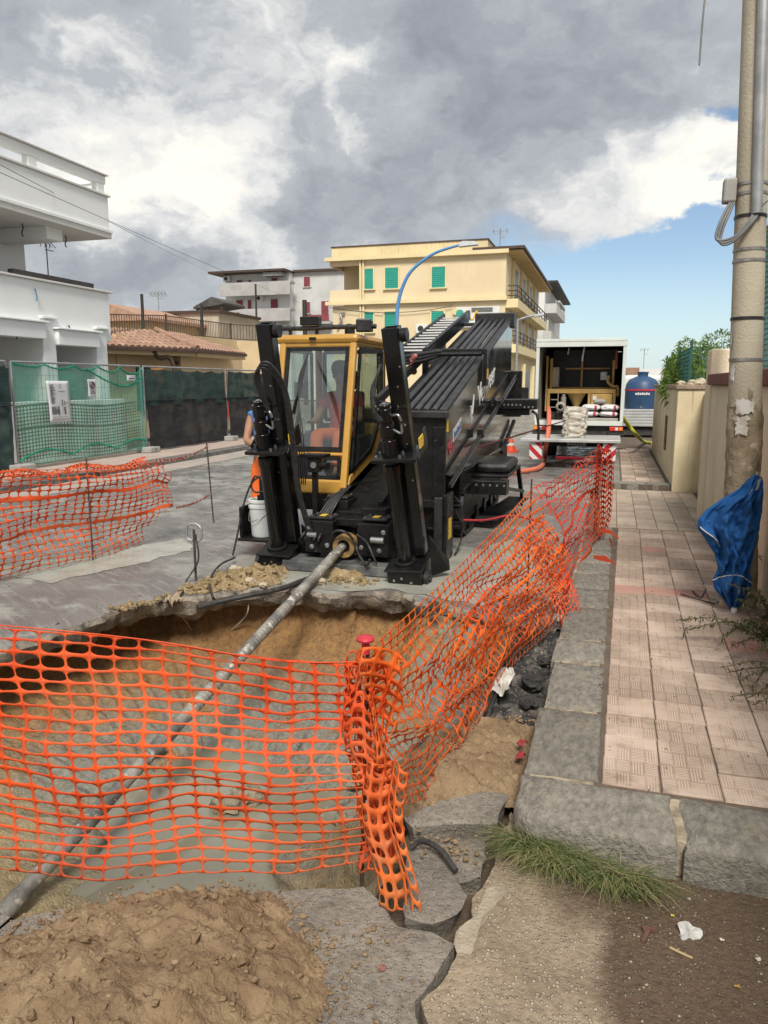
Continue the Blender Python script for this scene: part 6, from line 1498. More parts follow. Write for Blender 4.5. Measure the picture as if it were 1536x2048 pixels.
for s, x in ((1, TX0 + .12), (-1, TX1 - .12)):
    m = MB(); m.box(x - .14, x + .14, TY0 - .05, TY0 + .02, .70, .79); l = m.build('tail_light', M_RED, tk, bevel=.01)
    m = MB(); m.box(x - s * .13, x - s * .06, TY0 - .056, TY0 - .051, .715, .775); m.build('indicator', M_AMB, l); m = MB(); m.box(x - .02, x + .04, TY0 - .056, TY0 - .051, .715, .775); m.build('reverse_lamp', M_LABW, l)
    tb('lamp_bar', M_CHAS, (x - .17, x + .17, TY0 - .02, TY0 + .04, .60, .70))
def stripe_mat():
    m = bpy.data.materials.new('red white chevron'); m.use_nodes = True; t = NT(m.node_tree); b = t.n['Principled BSDF']
    s = t.add('ShaderNodeSeparateXYZ', inputs={0: t.add('ShaderNodeNewGeometry').outputs['Position']})
    f = t.math('FRACT', t.math('MULTIPLY', t.math('SUBTRACT', s.outputs[2], t.math('MULTIPLY', t.math('ABSOLUTE', t.math('ADD', s.outputs[0], .71)), 1.0)), 4.2))
    t.put(b.inputs['Base Color'], t.mix(t.step(f, .49, .51), (.42, .02, .03), (.62, .62, .6))); b.inputs['Roughness'].default_value = .4; return m
M_CHEV = stripe_mat()
for x0 in (TX0 + .06, TX1 - .36): tb('chevron_board', M_CHEV, (x0, x0 + .25, 15.42, 15.45, .20, .54), bevel=0)
tb('number_plate', M_LABW, (-.92, -.52, 16.88, 16.9, .38, .48), bevel=0); m = MB(); [m.box(-.86 + .06 * k, -.83 + .06 * k, 16.876, 16.879, .405, .455) for k in range(5)]; m.build('plate_print', M_CABLE, tk)
m = MB(); m.bar((-.66, 17.5, 2.56), (-.7, 17.5, 2.2), .03, .03); m.bar((-1.0, 17.6, 2.5), (-1.02, 17.6, 2.35), .02, .02); m.bar((-1.2, 17.4, 2.54), (-.2, 17.4, 2.54), .03, .03); m.build('roof_strap', M_LABW, tk)
# mud mixing unit inside
M_OCH = mat('dirty ochre paint', (.50, .32, .10), (.38, .24, .08), .6, 4, 6, bump=.15, bscale=20, streak=((.1, .07, .04), .5)); M_DARKT = mat('dark tank', (.02, .021, .022), (.035, .035, .036), .5, 3)
mx = thing('mud_mixing_unit', 'dirty ochre mud mixing unit with hopper inside the truck box', 'mixing unit', (-.7, 18.5, TF))
def xb(name, mt, *b, bevel=.008):
    m = MB(); [m.box(*q) for q in b]; return m.build(name, mt, mx, bevel=bevel)
xb('tank', M_DARKT, (-1.4, .0, 18.9, 21.5, 1.5, 2.35)); xb('tank_base', M_OCH, (-1.45, .05, 18.7, 21.6, 1.42, 1.5))
xb('front_beam', M_OCH, (-1.45, .05, 18.25, 18.35, 1.36, 1.46)); xb('frame_post', M_OCH, (-1.45, -1.39, 18.25, 18.33, .92, 1.36), (-.55, -.49, 18.25, 18.33, .92, 1.36), (-.01, .05, 18.25, 18.33, .92, 1.36)); xb('frame_post', M_OCH, (-1.42, -1.36, 18.4, 18.46, 1.46, 2.15), (-.05, .0, 18.4, 18.46, 1.46, 2.1))
xb('cabinet', M_OCH, (-.48, -.02, 18.2, 18.9, .95, 1.35), bevel=.015); m = MB(); m.lathe([(0, -.01), (.05, -.008), (.05, 0)], (-.12, 18.19, 1.08), 14, axis='Y'); m.build('gauge', M_LABW, mx); m = MB(); m.box(-.44, -.36, 18.19, 18.198, 1.22, 1.31); m.build('notice', M_LABW, mx)
m = MB(); m.lathe([(.05, 1.02), (.06, 1.06), (.20, 1.34), (.22, 1.36)], (-.80, 18.3, 0), 20); m.build('hopper', mat('pale ochre hopper', (.42, .28, .1), (.34, .22, .08), .5, 4), mx, smooth=40)
m = MB(); m.tube(spline([(-1.0, 18.2, 1.0), (-.8, 18.2, 1.0), (-.55, 18.22, 1.0)]), .035, 8); m.cyl((-1.08, 18.2, .95), (-1.08, 18.2, 1.28), .06); m.cyl((-1.08, 18.2, 1.28), (-1.08, 18.2, 1.34), .04); m.build('pump', mat('dirty pump steel', (.3, .27, .22), (.2, .18, .15), .7, 9), mx, smooth=40)
m = MB(); m.bar((-1.36, 18.2, 1.22), (-1.2, 18.2, 1.22), .02, .02); m.bar((-1.2, 18.2, .92), (-1.2, 18.2, 1.38), .02, .02); m.bar((-1.4, 18.2, 1.05), (-1.2, 18.2, 1.05), .02, .02); m.build('rack_bar', MATS['dirty pump steel'], mx)
m = MB()
for k in range(4): m.lathe([(.10 - .01 * k, -.012), (.115 - .01 * k, 0), (.10 - .01 * k, .012), (.085 - .01 * k, 0), (.10 - .01 * k, -.012)], (-1.13, 18.1 - .02 * k, 1.06), 18, False, 'Y')
m.build('hose_coil', mat('grey coil', (.33, .31, .27), rough=.7), mx, smooth=60)
xb('control_box', mat('control grey', (.42, .43, .42)), (-.30, -.16, 18.35, 18.45, 1.66, 1.84)); m = MB(); m.box(-.27, -.22, 18.345, 18.349, 1.76, 1.81); m.build('display', M_LABW, mx)
m = MB(); m.tube(spline([(-.12, 18.35, 1.75), (-.13, 18.33, 1.62), (-.02, 18.33, 1.52), (.08, 18.33, 1.5), (.09, 18.33, 1.3)]), .035, 9); m.build('mud_pipe', M_OCH, mx, smooth=60)
xb('arch_panel', M_OCH, (-1.50, -1.46, 18.3, 18.7, .95, 2.2))
m = MB(); m.box(.0, .05, 17.9, 17.95, 1.9, 2.3); m.build('fire_extinguisher_bracket', mat('dull red', (.25, .05, .03)), mx)
xb('skid', MATS['dark chassis'], (-1.45, .05, 18.3, 21.6, .78, .93))
xb('side_cabinet', mat('pale machine panel', (.46, .42, .33), (.36, .32, .25), .7, 5), (-1.38, -1.22, 18.45, 18.8, 1.5, 1.95)); xb('pipe_rack', M_OCH, (-1.1, -.1, 18.75, 18.8, 1.9, 1.94), (-.75, -.7, 18.75, 18.8, 1.5, 2.25))
mx.location.y -= .55; mx.location.z += .13
# sacks on a pallet at the sill
M_SACK = mat('printed paper sack', (.66, .65, .63), (.58, .57, .55), .8, 5, bump=.3, bscale=18); M_SACKR = mat('sack red print', (.42, .05, .08), rough=.8)
def pillow(c, sx, sy, sz, sd, mt, nm, parent=None):
    bm = bmesh.new(); bmesh.ops.create_cube(bm, size=2); bmesh.ops.subdivide_edges(bm, edges=bm.edges, cuts=5, use_grid_fill=True); m = MB()
    bm.verts.ensure_lookup_table()
    for v in bm.verts:
        q = v.co.copy(); r = q.normalized() * 1.25; k = .45; q = q.lerp(r, k); q.z *= 1 - .35 * max(abs(v.co.x), abs(v.co.y)) ** 4
        n1 = fbm(q * 1.8 + V((sd, 0, 0))) * .1; m.v.append(V((c[0] + q.x * sx * (1 + n1), c[1] + q.y * sy * (1 + n1), c[2] + q.z * sz * (1 + n1))))
    for f in bm.faces: m.f.append([v.index for v in f.verts])
    bm.free(); return m.build(nm, mt, parent, smooth=180)
m = MB(); m.box(-.72, .12, 17.05, 17.7, TF + .005, TF + .07); tag(m.build('pallet', mat('grey board', (.4, .38, .34), (.32, .3, .27), .8, 6), bevel=.008), 'flat board under the paper sacks on the truck sill', 'board')
for k, (x, z, lab) in enumerate(((-.48, .155, 'paper sack low on the left of the stack in the truck'), (-.08, .155, 'paper sack low on the right of the stack in the truck'), (-.46, .29, 'paper sack upper left of the stack in the truck'), (-.06, .29, 'paper sack upper right of the stack in the truck'))):
    t_ = thing('paper_sack', lab, 'sack', (x, 17.35, TF + z), 'bentonite sacks on the board'); pillow((x, 17.35, TF + z), .19, .26, .065, k * 2.2, M_SACK, 'body', t_)
    m = MB(); m.grid(lambda u, v: V((x + .08 + .05 * u, 17.085 - .03 * math.sin(math.pi * v), TF + z - .05 + .1 * v)), 3, 6); m.build('red_print', M_SACKR, t_); m = MB(); [m.box(x - .13, x + .02, 17.083, 17.086, TF + z - .005 + d_, TF + z + .012 + d_) for d_ in (-.03, .01)]; m.build('print_lines', mat('grey print', (.2, .2, .2)), t_)
tag(pillow((-.28, 17.5, TF + .42), .13, .1, .05, 9, mat('grey cloth', (.35, .34, .31)), 'grey_cloth'), 'crumpled grey cloth on top of the paper sacks', 'cloth')
# big bag on the tail lift
m = MB()
def fbag(u, v):
    a = u * 2 * math.pi; r = .215 * (1 + .05 * math.sin(v * 3)) * (1 - .12 * (v > .93) * (v - .93) * 14)
    c_, s_ = math.cos(a), math.sin(a); e = .5; x = math.copysign(abs(c_) ** e, c_); y = math.copysign(abs(s_) ** e, s_)
    w = .045 * fbm((c_ * 3, s_ * 3, v * 7)) + .012 * math.sin(v * 30 + 9 * fbm((c_ * 2, s_ * 2, v * 3)))
    return V((-.74 + x * (r + w), 16.1 + y * (r + w), .62 + .60 * v + .03 * math.sin(3 * a) * v))
m.grid(fbag, 48, 40); m.f.append([m.pt(fbag(k / 24, 1.0)) for k in range(24)])
tag(m.build('bulk_bag', mat('woven white bag', (.58, .54, .47), (.40, .36, .30), .85, 5, 6, .7, 20), smooth=180), 'crumpled white bulk bag standing on the tail lift', 'bag')

# ================================================================== tank truck beyond
M_TANK = mat('blue plastic tank', (.03, .075, .16), (.025, .06, .13), .45, 3)
tt = thing('flatbed_truck', 'flatbed truck with ribbed aluminium drop side parked beyond the box truck', 'truck', (.95, 24.5, 0))
def qb(name, mt, *b, bevel=.006):
    m = MB(); [m.box(*q) for q in b]; return m.build(name, mt, tt, bevel=bevel)
M_ALU = mat('ribbed aluminium', (.50, .51, .5), (.42, .43, .42), .45, 4, metal=.4)
for k in range(6): qb('drop_side_rib', M_ALU, (-.05, 1.6, 23.44, 23.48, .47 + k * .085, .545 + k * .085))
qb('bed', M_ALU, (-.05, 1.6, 23.5, 28, .86, .95)); qb('chassis', M_CHAS, (.1, 1.5, 23.6, 29, .3, .47), (.1, 1.5, 23.55, 23.65, .2, .4)); qb('cab', M_TRW, (-.0, 1.6, 28.2, 30, .5, 2.0), bevel=.1)
for x in (.2, 1.35):
    m = MB(); m.cyl((x - .13, 25, .42), (x + .13, 25, .42), .42, n=20); m.build('wheel', MATS['tyre'], tt, smooth=40)
wt = thing('water_tank', 'dark blue plastic water tank with red strap on the flatbed', 'tank', (.85, 24.4, .95))
m = MB(); m.lathe([(.46, .95), (.49, 1.0), (.49, 1.5), (.5, 1.53), (.49, 1.56), (.47, 1.7), (.38, 1.83), (.2, 1.92), (.15, 1.93), (.15, 2.02), (.17, 2.02), (.17, 2.06), (.02, 2.07)], (.82, 24.2, 0), 28); m.build('body', M_TANK, wt, smooth=35)
m = MB(); m.lathe([(.502, 1.50), (.504, 1.50), (.504, 1.55), (.502, 1.55)], (.82, 24.2, 0), 28, False); m.build('strap', M_REDPL, wt, smooth=60); m = MB()
for k in range(7): m.box(.62 + k * .06, .665 + k * .06, 23.69 - .0 + abs(k - 3) * .006, 23.72, 1.38, 1.44 + .01 * (k % 2))
m.build('tank_print', M_LABW, wt)
m = MB(); m.cyl((.8, 23.7, 1.03), (.8, 23.66, 1.03), .03); m.build('outlet', M_STEEL, wt)
# ================================================================== construction fence on the far pavement
XF = -10.45
M_FRM = mat('galvanised fence tube', (.34, .35, .35), (.26, .27, .27), .5, 5, metal=.4); M_CONC = mat('concrete foot', (.38, .37, .34), (.3, .29, .27), .9, 5)
CL_G = shade_cloth('green shade cloth', (.10, .52, .38), .46, 70); CL_D = shade_cloth('dark green shade cloth', (.05, .085, .08), .985, 60); CL_K = shade_cloth('black shade cloth', (.055, .055, .058), 1.0, 60)
CL_GD = shade_cloth('green cloth hem', (.03, .36, .24), .85, 70)
def fence_panel(y0, y1, lab, kind):
    f = thing('construction_fence_panel', lab, 'fence panel', (XF, (y0 + y1) / 2, .1), 'construction fence panels')
    z0, z1 = .20, 2.10
    m = MB(); m.tube([(XF, y0 + .03, .08), (XF, y0 + .03, z1)], .021, 8); m.tube([(XF, y1 - .03, .08), (XF, y1 - .03, z1)], .021, 8); m.tube([(XF, y0 + .03, z1), (XF, y1 - .03, z1)], .021, 8); m.tube([(XF, y0 + .03, z0), (XF, y1 - .03, z0)], .018, 8); m.build('frame', M_FRM, f, smooth=60)
    m = MB(); n = int((y1 - y0) / .11)
    for k in range(1, n): y = y0 + (y1 - y0) * k / n; m.bar((XF, y, z0), (XF, y, z1), .005, .005)
    for k in range(1, 8): z = z0 + (z1 - z0) * k / 8; m.bar((XF, y0, z), (XF, y1, z), .006, .006)
    m.build('wire_mesh', M_FRM, f, kind='stuff')
    for y in (y0 + .05, y1 - .05):
        m = MB(); m.box(XF - .12, XF + .28, y - .11, y + .11, .12, .25); m.build('concrete_foot', M_CONC, f, bevel=.02)
    def cl(za, zb, dx, seed, scal=0):
        def fn(u, v):
            y = y0 + .04 + (y1 - y0 - .08) * u; top = zb - scal * abs(math.sin(u * math.pi * 5)) ** .8 * (.3 + .9 * u)
            z = za + (top - za) * v + (scal * .6 * abs(math.sin(u * 9.4)) if v < .02 else 0) * 0
            return V((XF + dx + .03 * math.sin(u * 23 + seed + 2 * v) + .03 * fbm((u * 5, v * 4, seed)), y, z))
        return fn
    if kind == 'green':
        m = MB(); m.grid(cl(.20, 2.07, .05, 3, .13), 50, 20); m.build('shade_cloth', CL_G, f, smooth=180)
        m = MB(); m.tube([cl(.2, 2.07, .056, 3, .13)(k / 60, 1) for k in range(61)], .018, 5)
        m.tube([V((XF + .06, y0 + (y1 - y0) * k / 40, .30 + .16 * abs(math.sin(k * .22)))) for k in range(41)], .018, 5); m.tube(spline([V((XF + .06, y0 + 2.0, 2.0)), V((XF + .06, y0 + 2.8, 1.72)), V((XF + .06, y0 + 3.4, 1.66)), V((XF + .06, y1 - .05, 1.85))]), .02, 5); m.build('cloth_hem', CL_GD, f, smooth=60)
        net(lambda u, v: V((XF - .05 + .01 * math.sin(u * 14), y0 + .05 + (y1 - y0 - .1) * u, .24 + 1.06 * v + .04 * math.sin(u * 7))), 46, 17, mat('dull red netting', (.34, .09, .06), (.28, .075, .05), .7), f, .40, .38, bands=(9, 16), name='inner_netting')
    else:
        m = MB(); m.grid(cl(1.20, 2.05, .05, 5, .06), 40, 14); m.build('shade_cloth', CL_D, f, smooth=180)
        m = MB(); m.grid(cl(.16, 1.32 if kind == 'dark' else 1.98, .06, 8), 40, 18); m.build('lower_cloth', CL_K if kind == 'dark' else CL_D, f, smooth=180)
        m = MB(); m.tube([cl(.16, 1.32, .075, 8)(k / 40, 1) for k in range(41)], .012, 5); m.build('cloth_edge', CL_K, f)
    return f
fence_panel(7.6, 11.15, 'dark green cloth covered fence panel at the left picture margin', 'all')
fp = fence_panel(11.23, 15.2, 'fence panel with bright green cloth and red netting showing through', 'green')
fence_panel(15.26, 19.1, 'fence panel with black cloth next to the green one', 'dark'); fence_panel(19.16, 23.2, 'dark cloth fence panel farthest up the street', 'dark')
m = MB()
for k in range(10): m.box(XF + .06, XF + .09, 19.12, 19.16, .75 + k * .05, .782 + k * .05)
tag(m.build('warning_strip', M_REDPL), 'short red and white strip tied to the fence joint', 'strip')
# notices on the fence
def fence_sign(x0, y0, x1, y1, name, lab, tilt=.0):
    a = gx(x0, y1, XF + .1); b = gx(x1, y0, XF + .1); s = thing(name, lab, 'sign', (a.x, (a.y + b.y) / 2, a.z))
    m = MB(); m.grid(lambda u, v: V((XF + .11 + .012 * math.sin(u * 5 + v * 3), a.y + (b.y - a.y) * u - tilt * v, a.z + (b.z - a.z) * v)), 8, 12); m.build('sheet', mat('white sheet', (.62, .63, .64), (.56, .57, .58), .7, 3), s, smooth=180, solid=.006); return s, a, b
M_INK = mat('grey ink', (.13, .13, .14), rough=.8)
s, a, b = fence_sign(100, 762, 137, 846, 'site_notice', 'tall white site notice sheet hanging on the green fence cloth', .04)
W, Hh = b.y - a.y, b.z - a.z; X = XF + .126
m = MB(); rnd = random.Random(3)
def ink(u0, u1, v0, v1): m.box(X, X + .002, a.y + W * u0 - .04 * (v0 + v1) / 2, a.y + W * u1 - .04 * (v0 + v1) / 2, a.z + Hh * v0, a.z + Hh * v1)
for k in range(15): ink(.12, .12 + rnd.uniform(.08, .24), .46 + k * .031, .465 + k * .031 + .014)
ink(.55, .63, .9, .915); ink(.55, .62, .84, .865); ink(.48, .8, .735, .75)
for k in range(3): ink(.6 + .1 * k, .64 + .1 * k, .40 + .02 * k, .55 - .03 * k)
for k in range(8): ink(.1, .28 + rnd.uniform(0, .18), .20 + k * .024, .215 + k * .024)
ink(.40, .46, .19, .39); ink(.68, .76, .19, .37); ink(.1, .8, .13, .137); ink(.06, .88, .08, .09); m.build('print', M_INK, s)
s, a, b = fence_sign(176, 759, 190, 794, 'no_parking_sign', 'small white no parking sign beside the tall notice'); W, Hh = b.y - a.y, b.z - a.z; cy, cz = a.y + W * .5, a.z + Hh * .66
m = MB(); m.lathe([(.0, 0), (Hh * .24, 0), (Hh * .24, .004), (0, .004)], (X, cy, cz), 24, axis='X'); m.build('disc', mat('dark disc', (.07, .05, .06)), s)
m = MB(); m.lathe([(Hh * .20, .004), (Hh * .24, .004), (Hh * .24, .007), (Hh * .20, .007)], (X, cy, cz), 24, False, 'X'); m.bar((X + .006, cy - Hh * .13, cz + Hh * .13), (X + .006, cy + Hh * .13, cz - Hh * .13), .025, .004, up=(1, 0, 0)); m.build('ring', mat('faded grey', (.36, .33, .34)), s)
m = MB(); m.box(X, X + .003, a.y + W * .3, a.y + W * .7, a.z + Hh * .31, a.z + Hh * .36); m.box(X, X + .003, a.y + W * .22, a.y + W * .8, a.z + Hh * .19, a.z + Hh * .25); m.build('print', M_INK, s)
s, a, b = fence_sign(253, 751, 269, 761, 'fence_tag', 'tiny white plate at the top corner of the green panel'); m = MB(); m.box(X, X + .003, a.y + .06, b.y - .06, a.z + .03, a.z + .06); m.build('print', M_INK, s)

# ================================================================== white house under construction
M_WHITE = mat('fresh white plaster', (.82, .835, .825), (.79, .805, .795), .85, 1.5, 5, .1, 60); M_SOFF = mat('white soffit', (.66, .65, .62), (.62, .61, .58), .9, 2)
XW = -11.5
wh = thing('white_house', 'unfinished white house with deep balconies and open portico', 'house', (-14, 11, 0))
def wb(name, mt, *b, bevel=.008, parent=None):
    m = MB(); [m.box(*q) for q in b]; return m.build(name, mt, parent or wh, bevel=bevel)
YE = 15.85
up = wb('upper_balcony', M_WHITE, (XW - .18, XW, -2, YE - .05, 5.22, 5.98), (-13.4, XW - .18, YE - .23, YE - .05, 5.22, 5.98))
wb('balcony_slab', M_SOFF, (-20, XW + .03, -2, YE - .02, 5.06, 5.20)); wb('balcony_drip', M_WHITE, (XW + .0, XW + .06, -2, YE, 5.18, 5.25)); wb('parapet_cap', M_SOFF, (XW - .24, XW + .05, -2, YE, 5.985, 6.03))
wb('top_rail', M_WHITE, (XW - .2, XW - .02, -2, YE - .07, 6.26, 6.44)); wb('top_rail_cap', M_SOFF, (XW - .24, XW + .04, -2, YE - .02, 6.445, 6.475)); wb('top_rail', M_WHITE, (-13.4, XW - .21, YE - .26, YE - .1, 6.26, 6.44))
for Y in (YE - .25, 13.45, 11.0, 8.5): wb('rail_post', M_WHITE, (XW - .19, XW - .03, Y - .11, Y + .13, 6.03, 6.262))
wb('beam', M_WHITE, (-13.3, XW - .35, 14.1, 14.6, 4.80, 5.06)); wb('upper_wall', M_WHITE, (-20, -13.3, -2, 15.05, 3.4, 5.06))
for k, (x, y) in enumerate(((43, 440), (80, 452), (130, 465))):
    p = gx(x, y, -12.2); m = MB(); m.tube(spline([V((p.x, p.y, 5.06)), V((p.x, p.y + .03, 4.98)), V((p.x, p.y - .02, 4.86)), V((p.x, p.y + .02, 4.8))]), .014, 5); m.build('wire_stub', M_CABLE, wh)
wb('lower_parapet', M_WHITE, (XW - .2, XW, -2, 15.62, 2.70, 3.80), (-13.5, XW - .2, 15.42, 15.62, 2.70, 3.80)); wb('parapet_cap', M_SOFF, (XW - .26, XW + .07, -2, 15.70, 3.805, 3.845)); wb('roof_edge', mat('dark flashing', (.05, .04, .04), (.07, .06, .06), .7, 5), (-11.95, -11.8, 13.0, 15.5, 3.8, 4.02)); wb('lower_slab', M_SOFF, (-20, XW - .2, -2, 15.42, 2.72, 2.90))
for (xa, xb, zc, ya) in ((87, 112, 3.05, 0), (193, 214, 2.95, 0)):
    Ya, Yb = gx(xa, 690, XW + .02).y, gx(xb, 690, XW + .02).y
    wb('column', M_WHITE, (-12.9, XW + .02, Ya, Yb, 0, zc)); wb('column_cap', M_WHITE, (-12.7, XW + .08, Ya - .05, Yb + .06, zc + .002, zc + .05))
    wb('beam', M_WHITE, (XW - .25, XW + .12, Ya - (6 if xa < 100 else 1.35), Ya - .005, zc - .42, zc - .10)); wb('beam_cap', M_WHITE, (XW - .28, XW + .18, Ya - (6 if xa < 100 else 1.4), Ya + .06, zc - .098, zc - .06))
wb('ground_wall', M_WHITE, (-20, -13.2, -2, 12.4, 0, 2.72)); wb('garden_parapet', M_WHITE, (-11.3, -11.15, 8, 15.5, 0, 1.35))
for k, (x, y) in enumerate(((30, 668), (70, 592), (138, 665))):
    p = gx(x, y, XW + .05); m = MB(); m.tube(spline([p + V((0, 0, .12)), p + V((0, .02, .14)), p + V((0, .05, .0)), p + V((0, .04, -.1))]), .014, 5); m.build('wire_stub', mat('blue sleeve', (.1, .25, .4)) if k == 1 else M_CABLE, wh)
# antenna
def antenna(p, h, lab, arms=4, w=.5, dirv=(1, 0, 0), mt=None):
    p = V(p); d = V(dirv); a = thing('tv_antenna', lab, 'antenna', tuple(p)); m = MB(); m.tube([p, p + V((0, 0, h))], .018 * h / 2 + .008, 6); m.build('mast', mt or M_STEEL, a)
    m = MB(); c = p + V((0, 0, h * .93)); m.bar(c - d * w * .6, c + d * w * .6, .02, .02)
    for k in range(arms): q = c + d * w * (-.5 + k / max(1, arms - 1)); m.bar(q + V((0, -.22, .12)), q + V((0, .22, -.12)), .014, .014); m.bar(q + V((-.05, 0, -.16)), q + V((.05, 0, .16)), .014, .014)
    c = p + V((0, 0, h * .72)); m.bar(c - d * .05, c + d * .28, .02, .02); m.build('boom', mt or M_STEEL, a)
    return a
p = gx(97, 555, -15.5); antenna(p, 1.05, 'slim tv antenna behind the white house parapet', 3, .35, (0, 1, 0), M_CABLE)

# ================================================================== tan house with tiled bay roof
M_TAN = mat('tan house plaster', (.66, .51, .30), (.60, .455, .265), .9, 1.2, 6, .15, 40); M_RT = mat('terracotta roof tile', (.38, .235, .165), (.28, .17, .12), .85, 4, 6, .3, 40, var=.18); M_BROWN = mat('dark brown gutter', (.06, .035, .025), (.08, .05, .04), .6)
M_SHUT = mat('wooden shutter', (.40, .20, .06), (.33, .16, .05), .6, 6, stretch=(1, 1, 9)); M_DARKW = mat('dark opening', (.02, .02, .022), (.035, .035, .037), .3)
th = thing('tan_house', 'low tan house with terracotta tiled bay roof and roof terrace railing', 'house', (-16, 24, 0))
E1, E2, E3 = gz(120, 689, 2.78), gz(395, 700, 2.78), gz(492, 709, 2.78)
def roof_plane(A, B, depth, rise, cutl, cutr, nrow=6, pitch=.21):
    d = (B - A); L = d.length; d.normalize(); n = V((-d.y, d.x, 0)); n = n if n.dot(V((-.5, 1, 0))) > 0 else -n
    slope = (n * depth + V((0, 0, rise))); ls = slope.length; sdir = slope.normalized(); up_ = d.cross(sdir); up_ = up_ if up_.z > 0 else -up_
    m = MB(); m.prism([A, B, B + slope - d * cutr, A + slope + d * cutl], up_ * -.05); base = m.build('roof', M_BROWN, th)
    tmm = MB(); r = pitch * .5; rl = ls / nrow * 1.12
    for k in range(7): a = math.pi * k / 6; tmm.pt((math.cos(a) * r * 1.0, 0, math.sin(a) * r * .75)); tmm.pt((math.cos(a) * r * .86, rl, math.sin(a) * r * .62))
    for k in range(6): tmm.f.append([2 * k, 2 * k + 2, 2 * k + 3, 2 * k + 1])
    tmm.f.append([2 * k for k in range(7)])
    me = mesh_of(tmm, 'roof_tile', M_RT, 50); rot = Matrix((d, sdir, up_)).transposed().to_euler()
    for row in range(nrow):
        f = row / nrow; a, b = cutl * f, L - cutr * f
        for k in range(int((b - a) / pitch)): piece('roof_tile', me, base, A + d * (a + pitch * (k + .5)) + slope * f + up_ * (.01 + .012 * row % 2 * 0), rot)
    return slope, d
_a, _b = (E2 - E1).normalized(), (E3 - E2).normalized(); _h = 1.7 * math.tan(_a.angle(_b) / 2) * (1 if _a.cross(_b).z > 0 else -1)
slA, dA = roof_plane(E1, E2, 1.7, .62, 1.3, _h); slB, dB = roof_plane(E2, E3, 1.7, .62, _h, 1.6)
m = MB(); m.tube([E2 + V((0, 0, .06)), E2 + slA - dA * _h + V((0, 0, .08))], .10, 8); m.build('hip_tiles', M_RT, th, smooth=60)
for A, B in ((E1, E2), (E2, E3)): m = MB(); m.bar(A + V((0, 0, -.03)), B + V((0, 0, -.03)), .10, .09); m.build('gutter', M_BROWN, th); m = MB(); m.bar(A.lerp(A + slA, .15) + V((0, 0, -.22)), B.lerp(B + slA, .15) + V((0, 0, -.22)), .3, .14); m.build('eave_board', M_TAN, th)
# house walls behind the eave line
nA = V((-dA.y, dA.x, 0)); nA = nA if nA.y > 0 else -nA; nB = V((-dB.y, dB.x, 0)); nB = nB if nB.dot(V((-1, .3, 0))) > 0 else -nB
def wallp(A, B, z0, z1, mt, name, th_=.25, off=0): 
    d = (B - A).normalized(); n = V((-d.y, d.x, 0)); n = n if n.dot(V((-.6, 1, 0))) > 0 else -n
    m = MB(); a, b = A + n * off, B + n * off; m.prism([V((a.x, a.y, z0)), V((b.x, b.y, z0)), V((b.x, b.y, z1)), V((a.x, a.y, z1))], n * th_); return m.build(name, mt, th)
wallp(E1, E2, 0, 2.70, M_TAN, 'wall', .25, .75); wallp(E2, E3 + dB * 1.0, 0, 2.70, M_TAN, 'wall', .25, .6)
# upper parapet and terrace
T1, T2, T3, T4 = gz(200, 672, 3.35), gz(300, 670, 3.45), gz(375, 670, 3.5), gz(535, 690, 3.45)
UA, UB, UC, UD = gy(215, 670, E1.y + 2.2), gy(330, 668, E2.y + 1.2), gy(460, 680, E3.y + 2.2), gy(545, 684, E3.y + 3.6)
for a, b in ((UA, UB), (UB, UC), (UC, UD)): 
    d_ = (b - a); d_.z = 0; d_.normalize(); n_ = V((-d_.y, d_.x, 0)); n_ = n_ if n_.y > 0 else -n_; m = MB(); m.prism([V((a.x, a.y, 0)), V((b.x, b.y, 0)), b.copy(), a.copy()], n_ * .3); m.build('terrace_wall', M_TAN, th)
m = MB(); pts = [V((q.x, q.y, q.z)) for q in (gy(190, 670, E1.y + 2.0), UA, UB, UC, UD)]
for a, b in zip(pts, pts[1:]):
    for z in (.05, .62): m.bar(a + V((0, .1, z)), b + V((0, .1, z)), .03, .03)
    n = int((b - a).length / .13)
    for k in range(n): q = a.lerp(b, k / n) + V((0, .1, 0)); m.bar(q + V((0, 0, .05)), q + V((0, 0, .62)), .016, .016)
m.build('railing', M_BROWN, th, kind='stuff')
for q in pts: m = MB(); m.bar(q + V((0, .1, 0)), q + V((0, .1, .68)), .05, .05); m.build('railing_post', M_BROWN, th)
for f, w in ((.28, .9), ): 
    q = E1.lerp(E2, .62) + nA * .73; m = MB(); m.box(q.x - .6, q.x + .5, q.y - .06, q.y + .02, .9, 2.25); m.build('window', M_DARKW, th); m = MB(); m.box(q.x + .52, q.x + .95, q.y - .10, q.y - .05, .9, 2.25); m.build('shutter', M_SHUT, th)
q = E2.lerp(E3, .62) + nB * .55
for f, w, mt, nm in ((.50, .5, M_SHUT, 'shutter'), (.64, .8, M_DARKW, 'window'), (.79, .5, M_SHUT, 'shutter')):
    q = E2.lerp(E3, f) + nB * .5; m = MB(); m.bar(V((q.x, q.y, 1.5)) - dB * w * .5, V((q.x, q.y, 1.5)) + dB * w * .5, .06 if mt is M_SHUT else .12, 1.15); m.build(nm, mt, th)
q = E1.lerp(E2, .70) + nA * .2; m = MB(); m.tube(spline([V((q.x, q.y - .2, 2.7)), V((q.x + .05, q.y, 2.5)), V((q.x + .3, q.y + .4, 2.3)), V((q.x + .32, q.y + .45, 0))]), .07, 8); m.build('downpipe', M_BROWN, th, smooth=60)
q = E1.lerp(E2, .92) + nA * .7; m = MB(); m.box(q.x - .12, q.x + .12, q.y - .12, q.y, 2.32, 2.42); m.build('wall_lamp', M_DARKW, th)
